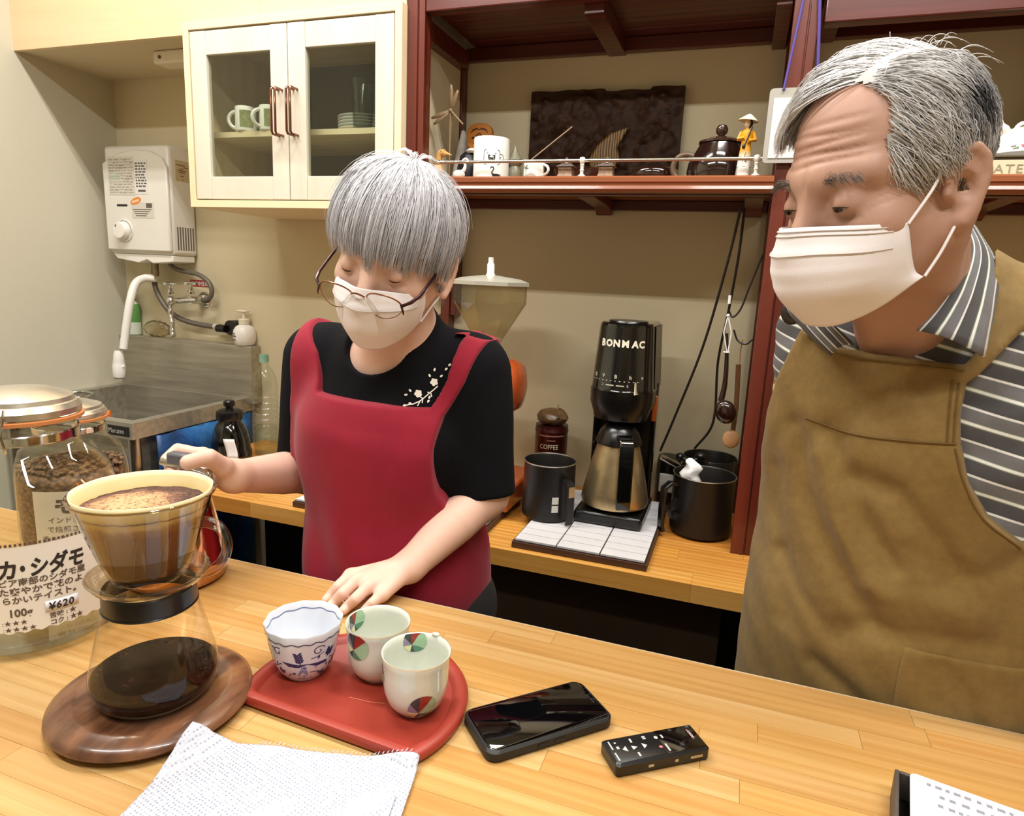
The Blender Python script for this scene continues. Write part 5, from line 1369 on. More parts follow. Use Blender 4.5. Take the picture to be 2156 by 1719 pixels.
for q in range(44):
    u = -.115 + q * .0046
    f = J(u, .0955); a_, b_, c_, d_ = f(0, 0), f(.0026, 0), f(.0026, .0035), f(0, .0035)
    tick.raw([a_, b_, c_, d_], [(0, 1, 2, 3)])
obj('edge_ticks', tick, m_label_ink2, lab, smooth=0, kind='stuff')
am2 = math.atan2(-j2y, -j2x)
m_label_b = mat('rear_jar_label', '#d6d1c0', .5)
lab2 = jar_label(j2, j2x, j2y, R2, am2 - .75, am2 + .55, .03, .122, m_label_b, False)
J2 = lambda u0, v0: (lambda f: (lambda u, v: f(u0 + u, v0 + v)))(jmap(j2x, j2y, R2, am2, .03))
obj('lettering', merge(text_mb('モ', .028, J2(-.030, .058), bold=.0012), text_mb('インド南部', .011, J2(-.040, .042)), text_mb('で焙煎され', .011, J2(-.042, .027)), text_mb('香り深い風味', .011, J2(-.050, .011))), m_label_ink2, lab2, smooth=0)
# ------------------------------------------------------------------ red D-shaped tray
tcx, tcy, tr_ = -.3657, .5728, .128
tray = thing('red_tray', 'D-shaped red lacquer tray carrying three cups', 'tray', (tcx, tcy, F0))
m_red = mat('red_lacquer', '#963426', .45, coat=.08, var=.04, vs=12)
def dshape(R, cut, n=64):
    a0 = math.asin(-cut / R)
    P = []
    for q in range(n + 1):
        a = a0 + (PI - 2 * a0) * q / n
        P.append((R * math.cos(a), R * math.sin(a)))
    m = 12
    for q in range(1, m):
        P.append((P[n][0] + (P[0][0] - P[n][0]) * q / m, -cut))
    return P
rotm = Matrix.Rotation(-.06, 3, 'Z')
def dl_pts(R, cut, z):
    out = []
    for (u, v) in dshape(R, cut):
        p = rotm @ Vector((u, v, 0)); out.append((tcx + p.x, tcy + p.y, F0 + z))
    return out
rings = [dl_pts(.118, .052, 0), dl_pts(tr_ - .001, .0605, .003), dl_pts(tr_, .0615, .008), dl_pts(tr_ - .003, .0590, .0125), dl_pts(tr_ - .009, .0535, .0135), dl_pts(tr_ - .015, .0475, .0115), dl_pts(tr_ - .018, .0445, .0075), dl_pts(tr_ - .0195, .0430, .0062)]
n_ = len(rings[0]); tm = MB(); tm.raw([p for rg_ in rings for p in rg_], [(a * n_ + q, a * n_ + (q + 1) % n_, (a + 1) * n_ + (q + 1) % n_, (a + 1) * n_ + q) for a in range(len(rings) - 1) for q in range(n_)] + [tuple(range(n_ - 1, -1, -1)), tuple((len(rings) - 1) * n_ + q for q in range(n_))])
obj('tray_body', tm, m_red, tray, smooth=50)
obj('scratch', ribbon([(-.01, -.01), (.02, -.008), (.032, -.004)], .0008, lambda u, v: (tcx + u + .005, tcy + v + .006, F0 + .00635)), mat('pale_scratch', '#c9765c', .6), tray, smooth=0)
P0 = F0 + .0064
# ------------------------------------------------------------------ cups
def surf(prof, c, off=.0004):
    """map (arc u, height v) to the outside of a lathe profile"""
    pr = sorted([(z, r_) for r_, z in prof])
    zs = [p[0] for p in pr]; rs = [p[1] for p in pr]
    def fn(u, v, am_):
        rr = float(np.interp(v, zs, rs)) + off
        a = am_ + u / .036
        return (c[0] + rr * math.cos(a), c[1] + rr * math.sin(a), c[2] + v)
    return fn
m_porc = mat('blue_white_porcelain', '#d9dde4', .12, coat=.4)
m_cobalt = mat('cobalt_ink', '#2a3164', .3); m_cobalt_l = mat('pale_cobalt_wash', '#8d9cc6', .3)
u1x, u1y = -.447, .592
c1 = thing('blue_pattern_cup', 'flared white cup with cobalt blue flowers and scalloped rim', 'cup', (u1x, u1y, P0))
o1 = [(.022, 0), (.0245, .003), (.030, .010), (.0355, .022), (.0375, .032), (.0388, .040), (.0425, .056), (.0445, .066)]
scal = lambda a, z: .018 * max(0, (z - .035) / .035) * math.sin(12 * a)
obj('cup', MB().lathe([(0, .002), (.021, .0018)] + o1 + [(.0440, .0675), (.0425, .066), (.0400, .055), (.0360, .040), (.0345, .025), (.027, .010), (.012, .006), (0, .006)], 96, (u1x, u1y, P0), wob=scal), m_porc, c1, smooth=60)
am = math.atan2(-u1y, -u1x) + .1
def s1(u, v):
    pr = surf(o1, (u1x, u1y, P0)); p = pr(u, v, am); a = am + u / .036
    k_ = 1 + scal(a, v)
    return (u1x + (p[0] - u1x) * k_, u1y + (p[1] - u1y) * k_, p[2])
def spiral(cx_, cy_, r0, turns, a0, n=20):
    return [(cx_ + r0 * (1 - t / n * .8) * math.cos(a0 + turns * 2 * PI * t / n), cy_ + r0 * (1 - t / n * .8) * math.sin(a0 + turns * 2 * PI * t / n)) for t in range(n + 1)]
dk = MB(); lt_ = MB()
def rb_(pts, w, l=False): (lt_ if l else dk).__class__.raw(lt_ if l else dk, *(lambda m: (m.v, m.f))(ribbon(pts, w, s1)))
N_ = 120
rb_([(-.113 + .226 * q / N_, .0575 + .0010 * math.sin(q * 1.0) + 0) for q in range(N_ + 1)], .0013)
rp = random.Random(14)
def leafs(u, v, ang, n, L=.0055, w=.0032, sp=.0034):
    """a sprig: stem with paired leaves"""
    du, dv = math.cos(ang), math.sin(ang)
    rb_([(u, v), (u + du * sp * n, v + dv * sp * n)], .0010)
    for q in range(n):
        for sd in (-1, 1):
            a2 = ang + sd * .8
            p0 = (u + du * sp * (q + .5), v + dv * sp * (q + .5))
            rb_([p0, (p0[0] + math.cos(a2) * L * .55, p0[1] + math.sin(a2) * L * .55), (p0[0] + math.cos(a2) * L, p0[1] + math.sin(a2) * L)], [.0006, w, .0005])
# central flower over a pale wash, ribbon leaves to both sides
rb_([(-.004, .006), (-.006, .014), (-.005, .022), (-.004, .028)], [.006, .013, .008, .001], True)
rb_([(-.013, .008), (-.004, .011), (.006, .007)], [.002, .006, .002], True)
rb_([(-.028, .033), (-.020, .030), (-.010, .0285), (.000, .0305)], [.0008, .0052, .0040, .0008])
rb_([(.000, .0300), (.010, .0275), (.020, .0275), (.034, .0245)], [.001, .0046, .0036, .0005])
rb_([(-.016, .0275), (-.004, .0255), (.010, .0235)], [.0006, .0020, .0006])
leafs(-.008, .031, 1.75, 4, .0062, .0030, .0035)
leafs(.022, .033, 1.2, 3, .0066, .0036, .0030)
leafs(.036, .016, 2.3, 2, .0060, .0036, .0040)
leafs(-.034, .014, 1.1, 2, .0055, .0034, .0038)
leafs(.050, .040, .9, 3, .0058, .0034, .0036)
leafs(-.050, .036, 2.4, 3, .0060, .0034, .0036)
leafs(.014, .010, .2, 2, .0050, .0032, .0040)
leafs(.068, .022, 1.6, 4, .006, .0032, .0036); leafs(-.072, .020, 1.5, 4, .006, .0032, .0036); leafs(.092, .040, 2.2, 3); leafs(-.095, .036, 1.0, 3)
rb_(spiral(.011, .046, .0068, 1.1, .4), .0011); rb_([(.003, .037), (.010, .038), (.018, .042)], .0009)
rb_(spiral(.044, .052, .0058, 1.0, 2.6), .0012); rb_(spiral(-.032, .046, .0060, 1.0, .9), .0012); rb_(spiral(.028, .012, .005, 1.0, 4.0), .0010)
rb_([(.026, .030), (.036, .026), (.044, .030), (.050, .040)], .0012); rb_([(-.030, .030), (-.040, .024), (-.046, .030), (-.050, .038)], .0012)
rb_([(.002, .018), (.012, .016), (.020, .011), (.024, .004)], .0011); rb_([(-.014, .018), (-.022, .015), (-.028, .008)], .0011)
for q in range(16):
    u_, v_, an_ = rp.uniform(-.06, .06), rp.uniform(.008, .05), rp.uniform(0, 6.28)
    rb_([(u_, v_), (u_ + .0022 * math.cos(an_), v_ + .0022 * math.sin(an_)), (u_ + .0044 * math.cos(an_), v_ + .0044 * math.sin(an_))], [.0004, .0026, .0004])
obj('cobalt_pattern', dk, m_cobalt, c1, smooth=0); obj('pale_wash', lt_, m_cobalt_l, c1, smooth=0)
def s1in(a, z): 
    rr = float(np.interp(z, [.04, .055, .066], [.0360, .0400, .0425])) - .0004
    rr *= 1 + scal(a, z)
    return (u1x + rr * math.cos(a), u1y + rr * math.sin(a), P0 + z)
il = MB().grid(97, 2, lambda u, v: s1in(2 * PI * u, .0585 + .0013 * v + .0006 * math.sin(24 * PI * u)))
obj('inner_line', il, mat('grey_blue_line', '#6d78a0', .3), c1, smooth=0)
# two celadon cups with painted balls
m_celadon = mat('pale_celadon', '#cacdc0', .14, coat=.4, var=.02); 
cols = {}
for nme, h in (('ball_red', '#8c2b22'), ('ball_black', '#34383a'), ('ball_purple', '#857a92'), ('ball_yellow', '#cfd3a0'), ('ball_green', '#93b593'), ('ball_deep_green', '#4b7d62')):
    cols[nme] = mat(nme, h, .25, coat=.3)
o2 = [(.0190, 0), (.0205, .003), (.0255, .006), (.0310, .014), (.0345, .026), (.0357, .038), (.0358, .050), (.0362, .060), (.0378, .0675)]
i2 = [(.012, .006), (.024, .010), (.0315, .022), (.0330, .038), (.0333, .052), (.0342, .062), (.0362, .0685)]
def tea_cup(x, y, label):
    t_ = thing('celadon_cup', label, 'cup', (x, y, P0), group='celadon cups with painted balls')
    obj('cup', MB().lathe([(0, .002), (.018, .0015)] + o2 + [(.0374, .0690)] + i2[::-1] + [(0, .0055)], 72, (x, y, P0)), m_celadon, t_, smooth=60)
    obj('rim_line', MB().lathe([(.0377, .0672), (.0379, .0682), (.0376, .0693)], 72, (x, y, P0)), mat('warm_rim', '#d9c9ab', .2) if 'warm_rim' not in bpy.data.materials else bpy.data.materials['warm_rim'], t_)
    return t_
def ball(t_, x, y, ang, z, rad, rot, inside=False, clipz=.0685):
    pr = i2 if inside else o2
    zs = [p[1] for p in pr]; rs = [p[0] for p in pr]
    def fn(u, v):
        zz = min(max(z + v, .001), clipz)
        rr = float(np.interp(zz, zs, rs)) + (-.0005 if inside else .0005)
        a = ang + (u if not inside else -u) / rr
        return (x + rr * math.cos(a), y + rr * math.sin(a), P0 + zz)
    segs = [('ball_red', 0, .9), ('ball_black', .9, 1.75), ('ball_purple', 1.75, 2.5), ('ball_yellow', 2.5, 3.3), ('ball_black', 3.3, 3.7), ('ball_deep_green', 3.7, 4.6), ('ball_green', 4.6, 2 * PI)]
    hub = (-.25 * rad, -.35 * rad)
    bo = None
    for nme, a0, a1 in segs:
        def edge(a):
            c, s = math.cos(a + rot), math.sin(a + rot)
            return (rad * c, rad * s)
        n_ = 8
        vs, fs = [], []
        hb = (-hub[0] * math.cos(rot) , hub[1])
        for m_ in range(4):
            t = m_ / 3
            for q in range(n_ + 1):
                e = edge(a0 + (a1 - a0) * q / n_)
                vs.append(fn(hub[0] + (e[0] - hub[0]) * t, hub[1] + (e[1] - hub[1]) * t))
        for m_ in range(3):
            for q in range(n_):
                fs.append((m_ * (n_ + 1) + q, m_ * (n_ + 1) + q + 1, (m_ + 1) * (n_ + 1) + q + 1, (m_ + 1) * (n_ + 1) + q))
        o = obj('painted_ball' if bo is None else 'ball_segment', MB().raw(vs, fs), cols[nme], t_ if bo is None else bo, smooth=0)
        bo = bo or o
u2 = (-.364, .620); u3 = (-.2945, .5825)
ca2 = math.atan2(-u2[1], -u2[0]); ca3 = math.atan2(-u3[1], -u3[0])
c2 = tea_cup(u2[0], u2[1], 'pale celadon cup with painted ball at its left rim, behind the others')
ball(c2, *u2, ca2 - .74, .0535, .0165, .6); ball(c2, *u2, ca2 - 2.25, .0600, .0135, 1.2, True)
c3 = tea_cup(u3[0], u3[1], 'pale celadon cup with painted ball near its foot, nearest the phone')
ball(c3, *u3, ca3 + .24, .0205, .0160, .9); ball(c3, *u3, ca3 + PI + .05, .0605, .0135, 1.0, True); ball(c3, *u3, ca3 - 1.5, .045, .010, .5)
obj('glaze_nub', MB().sphere((u3[0] + .0373 * math.cos(ca3 + PI - .62), u3[1] + .0373 * math.sin(ca3 + PI - .62), P0 + .0695), (.005, .003, .0025), 10, 6), m_celadon, c3)
# ------------------------------------------------------------------ paper napkin lying over the tray edge
k = N('embossed_paper'); b = k.bsdf('#cfd1d8', .85, 0, .2)
na, nb_, nc_, nd_ = Vector((-.480, .455)), Vector((-.2525, .511)), Vector((-.205, .30)), Vector((-.445, .245))
def nap(u, v):
    p = (na * (1 - u) + nb_ * u) * (1 - v) + (nd_ * (1 - u) + nc_ * u) * v
    q = rotm.inverted() @ Vector((p.x - tcx, p.y - tcy, 0))
    dd = min(q.y + .0625, tr_ - math.hypot(q.x, q.y))      # > 0 inside the tray
    h = .0036 + .0125 / (1 + math.exp(-(dd + .004) * 330))
    h += .0008 * math.sin(u * 21 + v * 9) + .0010 * math.sin(v * 13 + u * 5)
    q2 = Vector((p.x - vx, p.y - vy)).length
    h = max(h, float(np.interp(q2, [.072, .079, .083, .096, .103, .106, .128], [.0245, .0252, .0246, .0208, .0165, .0135, .0036])))
    e = min(u, 1 - u)
    return (p.x, p.y, F0 + h)
nv_ = 150
vs = MB().grid(nv_, 120, nap)
# embossed dots: shade of each dimple coloured in, relief only by bump
dots = []
for (x, y, z) in vs.v: dots.append((x, y, z))
vs.v = dots
npk = thing('paper_napkin', 'white embossed paper napkin in front, overlapping the red tray edge', 'napkin', (-.35, .39, F0))
co = k.coord('Position', (1, 1, 1), (0, 0, .21))
vo = k.n('TexVoronoi'); vo.inputs['Scale'].default_value = 260; vo.inputs['Randomness'].default_value = .25; k.l(co, vo.inputs['Vector'])
k.l(k.ramp(vo.outputs['Distance'], [(.16, '#8d92a2'), (.3, '#b9bcc6'), (.6, '#c0c3cc')]), b.inputs['Base Color'])
k.bump(vo.outputs['Distance'], .8, .0012)
obj('sheet', vs, k.m, npk, smooth=60, solid=.0012)
fold = MB().grid(4, 30, lambda u, v: (lambda p: (p[0], p[1], p[2] + .0022))(nap(.945 + .012 * u, .22 + .5 * v)))
obj('fold_edge', fold, k.m, npk, solid=.0012)
fr_ = MB()
r = random.Random(6)
for q in range(34):
    u = .30 + .68 * q / 34
    a_ = Vector(nap(u, .0)); d_ = Vector((r.uniform(-.001, .001), .0035 + r.uniform(0, .002), .0004))
    fr_.tube([a_ + Vector((0, 0, .0008)), a_ + d_], [.0006, .0003], 5)
obj('torn_fringe', fr_, k.m, npk, kind='stuff')
# ------------------------------------------------------------------ phone and recorder
def slab(w, h, r_, n=8):
    return rrect(-w / 2, -h / 2, w / 2, h / 2, r_, n)[:-1]
def slab_mb(w, h, r_, z0, z1, ch=.001):
    P = slab(w, h, r_); n = len(P); vs = []
    for (sc__, z) in ((1 - ch * 2 / w, z0), (1, z0 + ch), (1, z1 - ch), (1 - ch * 2 / w, z1)):
        vs += [(u * sc__, v * (1 - (1 - sc__) * w / h), z) for u, v in P]
    fs = [(a * n + q, a * n + (q + 1) % n, (a + 1) * n + (q + 1) % n, (a + 1) * n + q) for a in range(3) for q in range(n)]
    return MB().raw(vs, fs + [tuple(range(n - 1, -1, -1)), tuple(3 * n + q for q in range(n))])
ph = thing('smartphone', 'black smartphone in a black case lying face up beside the red tray', 'phone', (-.1625, .6165, F0), math.radians(45.2))
obj('case', slab_mb(.151, .0755, .0125, 0, .0125, .0022), mat('black_silicone_case', '#141414', .55), ph, smooth=40, world=False)
m_screen = mat('phone_glass', '#040405', .03, spec=.6)
obj('screen', slab_mb(.144, .0685, .009, .0117, .0129, .0003), m_screen, ph, smooth=40, world=False)
obj('earpiece', MB().box(.0665, .0675, -.008, .008, .0129, .01298), mat('earpiece_grey', '#2d2d30', .5), ph, smooth=0, world=False)
for xx in (-.02, .0): obj('side_button', MB().box(xx, xx + .012, -.0386, -.0376, .004, .007), bpy.data.materials['black_silicone_case'], ph, smooth=0, world=False)
rc_ = thing('voice_recorder', 'small black voice recorder with white symbols beside the phone', 'voice recorder', (-.0362, .6155, F0), math.radians(36.5))
obj('body', slab_mb(.106, .0385, .0042, 0, .0145, .0022), mat('recorder_black', '#111112', .32), rc_, smooth=40, world=False)
dsp = obj('display', slab_mb(.0445, .034, .002, .0142, .0149, .0002), m_black_gloss, rc_, smooth=40, world=False)
dsp.location = (.0285, 0, 0)
m_sym = mat('white_symbols', '#b3b3b3', .4); m_pink = mat('pink_symbol', '#b4656a', .4)
ft = lambda u, v: (u, v, .01462)
pt_ = []
for (x, y, w, h) in ((-.0235, .010, .0022, .0055), (-.0235, -.010, .0022, .0055), (-.008, .012, .0035, .002), (-.008, .0095, .0035, .0018), (-.047, .008, .0016, .012), (-.047, -.008, .0016, .011), (-.041, .0105, .002, .002), (-.041, .0035, .0028, .0036)):
    pt_.append(MB().box(x - w / 2, x + w / 2, y - h / 2, y + h / 2, .0145, .01472))
for s in (-1, 1):
    xx = -.0235 + s * .011
    pt_.append(MB().raw([(xx + s * .003, 0, .01475), (xx - s * .002, .004, .01475), (xx - s * .002, -.004, .01475)], [(0, 1, 2)]))
pt_.append(MB().raw([(-.0265, .003, .01475), (-.0205, 0, .01475), (-.0265, -.003, .01475)], [(0, 1, 2)]))
pt_.append(MB().raw([(.0045, .0075, .01502)] + [(.0045 + .0022 * math.cos(a), .0075 + .0022 * math.sin(a), .01502) for a in [2 * PI * q / 12 for q in range(12)]], [(0, 1 + q, 1 + (q + 1) % 12) for q in range(12)]))
pt_.append(MB().box(.0085, .0105, -.0135, -.003, .0149, .01502)); pt_.append(MB().box(.0105, .0125, .005, .010, .0149, .01502))
obj('symbols', merge(*pt_), m_sym, rc_, smooth=0, world=False)
obj('record_mark', MB().lathe([(0, .0148), (.002, .0148), (.002, .01502), (0, .01502)], 12, (.003, -.006, 0)), m_pink, rc_, world=False)
obj('lettering', text_mb('SONY', .0042, lambda u, v: (.0448 - v, -.004 + u * 1.0 + .002, .01505), bold=.0001), m_sym, rc_, smooth=0, world=False)
obj('red_line', MB().box(.0425, .0435, -.004, .011, .0149, .01503), m_pink, rc_, smooth=0, world=False)
for (x, w) in ((-.018, .006), (.012, .004), (.030, .014)): obj('side_switch', MB().box(x, x + w, -.0199, -.0190, .006, .009), m_steel, rc_, smooth=0, world=False)
# ------------------------------------------------------------------ dark sweets box with white card at the right edge
bxx, bxy = .187, .650
rzb = -.20
sbx = thing('sugar_box', 'dark open box of sugar sticks at the lower right corner', 'box', (bxx, bxy, F0), rzb)
m_bx = mat('grey_brown_box', '#4b423b', .5, var=.2)
W_, D_, H_ = .20, .13, .030
for (a, b_, c_, d_) in ((0, .004, -D_, 0), (W_ - .004, W_, -D_, 0), (.004, W_ - .004, -.004, 0), (.004, W_ - .004, -D_, -D_ + .004)):
    obj('side_wall', MB().box(a, b_, c_, d_, 0.0, H_), m_bx, sbx, smooth=0, world=False, bevel=.001)
obj('bottom', MB().box(.004, W_ - .004, -D_ + .004, -.004, 0, .003), m_black_plastic, sbx, smooth=0, world=False)
def bxw(x, y, z): 
    c, s = math.cos(rzb), math.sin(rzb)
    return Vector((bxx + c * x - s * y, bxy + s * x + c * y, F0 + z))
for q in range(5):
    o = obj('sugar_stick', MB().tube([bxw(.016 + .002 * q, -.022 - .018 * q, .012), bxw(.10, -.020 - .018 * q, .012)], .0075, 10), m_paper_white)
    tag(o, 'white paper sugar stick in the dark box, ' + ('farthest from the customer side', 'second from the far wall', 'middle one of five', 'second from the near wall', 'nearest to the customer side')[q], 'sugar stick', 'sugar sticks in the dark box')
tag(obj('dark_candy', MB().sphere(bxw(.015, -.112, .018), (.008, .010, .012), 14, 10), mat('deep_purple', '#2a1a2c', .35)), 'small dark purple sweet beside the sugar sticks', 'sweet')
crd = thing('printed_card', 'white printed card lying on top of the dark sugar box', 'card', tuple(bxw(.1, -.06, .032)), rzb)
obj('card', MB().prism(rrect(-.088, -.075, .110, .058, .006)[:-1], 0, .0012, lambda u, v, h: (u, v, h)), m_paper_white, crd, smooth=20, world=False)
r = random.Random(31); pr_ = MB()
for row in range(9):
    x = -.075 + (.0 if row else 0) + r.uniform(0, .03)
    while x < .10:
        w = r.uniform(.003, .006)
        pr_.box(x, x + w, .0465 - row * .0125, .0505 - row * .0125, .0012, .00135)
        x += w + r.uniform(.0025, .005)
obj('print', pr_, mat('pale_grey_print', '#85858f', .6), crd, smooth=0, world=False, kind='stuff')
# ================================================================== PEOPLE: implicit-surface tools
f32 = np.float32
def V3(*p): return np.array(p, f32)
def s_cone(P, a, b, ra, rb):
    a = np.asarray(a, f32); b = np.asarray(b, f32)
    ba = b - a; pa = P - a
    t = np.clip(pa @ ba / max(1e-9, float(ba @ ba)), 0, 1)
    q = pa - t[:, None] * ba
    return np.sqrt((q * q).sum(1)) - (ra + (rb - ra) * t)
def s_chain(P, pts, rad, k=0.):
    d = None
    for i in range(len(pts) - 1):
        e = s_cone(P, pts[i], pts[i + 1], rad[i], rad[i + 1])
        d = e if d is None else (np.minimum(d, e) if k == 0 else smin(d, e, k))
    return d
def s_ell(P, c, r, R=None):
    q = P - np.asarray(c, f32)
    if R is not None: q = q @ np.asarray(R, f32)
    r = np.asarray(r, f32)
    k0 = np.sqrt(((q / r) ** 2).sum(1)) + 1e-6
    k1 = np.sqrt(((q / (r * r)) ** 2).sum(1)) + 1e-6
    return k0 * (k0 - 1) / k1
def s_sph(P, c, r): return np.sqrt(((P - np.asarray(c, f32)) ** 2).sum(1)) - r
def smin(a, b, k):
    h = np.clip(.5 + .5 * (b - a) / k, 0, 1)
    return b + (a - b) * h - k * h * (1 - h)
def smax(a, b, k): return -smin(-a, -b, k)
def s_poly(U, V, poly):
    """signed distance to a 2-D polygon, negative inside"""
    n = len(poly)
    d = np.full(U.shape, 1e9, f32); s = np.ones(U.shape, f32)
    for i in range(n):
        a, b = poly[i], poly[i - 1]
        ex, ey = b[0] - a[0], b[1] - a[1]
        wx, wy = U - a[0], V - a[1]
        t = np.clip((wx * ex + wy * ey) / (ex * ex + ey * ey + 1e-12), 0, 1)
        d = np.minimum(d, (wx - ex * t) ** 2 + (wy - ey * t) ** 2)
        c1 = V >= a[1]; c2 = V < b[1]; c3 = ex * wy > ey * wx
        flip = (c1 & c2 & c3) | (~c1 & ~c2 & ~c3)
        s = np.where(flip, -s, s)
    return s * np.sqrt(d)

def surface(fn, lo, hi, h, B=8):
    """sparse surface-nets meshing of an implicit function"""
    lo = np.asarray(lo, float); hi = np.asarray(hi, float)
    nb = np.maximum(1, np.ceil((hi - lo) / (h * B)).astype(int))
    dims = nb * B + 1
    g = [lo[i] + h * B * (np.arange(nb[i]) + .5) for i in range(3)]
    cc = np.stack(np.meshgrid(*g, indexing='ij'), -1).reshape(-1, 3).astype(f32)
    dc = fn(cc)
    D = np.repeat(np.repeat(np.repeat(dc.reshape(nb), B, 0), B, 1), B, 2)
    D = np.pad(D, ((0, 1), (0, 1), (0, 1)), mode='edge').astype(f32)
    act = np.argwhere((np.abs(dc) < h * B * .87 * 1.7 + .004).reshape(nb))
    off = np.stack(np.meshgrid(*[np.arange(B + 1)] * 3, indexing='ij'), -1).reshape(-1, 3)
    CH = 400
    for s in range(0, len(act), CH):
        ix = (act[s:s + CH, None, :] * B + off[None]).reshape(-1, 3)
        d = fn((lo + ix * h).astype(f32))
        D[ix[:, 0], ix[:, 1], ix[:, 2]] = d
    S = D < 0
    cs = np.zeros(np.array(D.shape) - 1, np.int8)
    for dx in (0, 1):
        for dy in (0, 1):
            for dz in (0, 1):
                cs += S[dx:dx + cs.shape[0], dy:dy + cs.shape[1], dz:dz + cs.shape[2]]
    cells = np.argwhere((cs > 0) & (cs < 8))
    vid = np.full(cs.shape, -1, np.int64)
    vid[cells[:, 0], cells[:, 1], cells[:, 2]] = np.arange(len(cells))
    acc = np.zeros((len(cells), 3)); cnt = np.zeros(len(cells))
    corners = [(a, b, c) for a in (0, 1) for b in (0, 1) for c in (0, 1)]
    for i, p in enumerate(corners):
        for q in corners[i + 1:]:
            if sum(abs(p[m] - q[m]) for m in range(3)) != 1: continue
            a = D[cells[:, 0] + p[0], cells[:, 1] + p[1], cells[:, 2] + p[2]]
            b = D[cells[:, 0] + q[0], cells[:, 1] + q[1], cells[:, 2] + q[2]]
            m = (a < 0) != (b < 0)
            t = np.where(m, a / np.where(m, a - b, 1), 0)
            pt = np.array(p) + (np.array(q) - np.array(p)) * t[:, None]
            acc[m] += pt[m]; cnt[m] += 1
    verts = lo + (cells + acc / cnt[:, None]) * h
    faces = []
    for ax in range(3):
        u, v = [(1, 2), (2, 0), (0, 1)][ax]
        sl0 = [slice(1, -1)] * 3; sl1 = [slice(1, -1)] * 3
        sl0[ax] = slice(0, -1); sl1[ax] = slice(1, None)
        A = S[tuple(sl0)]; Bq = S[tuple(sl1)]
        e = np.argwhere(A != Bq)
        if len(e) == 0: continue
        inside = A[e[:, 0], e[:, 1], e[:, 2]]
        base = e.copy()
        for m in range(3):
            if m != ax: base[:, m] += 1
        def cell(du, dv):
            c = base.copy(); c[:, u] -= du; c[:, v] -= dv
            return vid[c[:, 0], c[:, 1], c[:, 2]]
        q = np.stack([cell(1, 1), cell(0, 1), cell(0, 0), cell(1, 0)], 1)
        q[~inside] = q[~inside][:, ::-1]
        faces.append(q)
    F = np.concatenate(faces)
    F = F[(F >= 0).all(1)]
    return verts, F

def mesh_np(name, verts, faces, material, parent=None, smooth=True, attrs=None, label=None, kind=None):
    me = bpy.data.meshes.new(name)
    off = np.zeros(3)
    q = parent
    while q is not None:
        off += np.array(q.location); q = q.parent
    me.from_pydata((np.asarray(verts) - off).tolist(), [], np.asarray(faces).tolist())
    me.polygons.foreach_set('use_smooth', [smooth] * len(me.polygons))
    for k_, val in (attrs or {}).items():
        at = me.attributes.new(k_, 'FLOAT', 'POINT'); at.data.foreach_set('value', np.asarray(val, f32))
    if material is not None: me.materials.append(material)
    o = bpy.data.objects.new(name, me); C.objects.link(o)
    if parent is not None: o.parent = parent
    if label: o['label'] = label
    if kind: o['kind'] = kind
    return o
def euler_np(yaw, pitch, roll):
    return np.array(Matrix.Rotation(math.radians(yaw), 3, 'Z') @ Matrix.Rotation(math.radians(pitch), 3, 'X') @ Matrix.Rotation(math.radians(roll), 3, 'Y'))

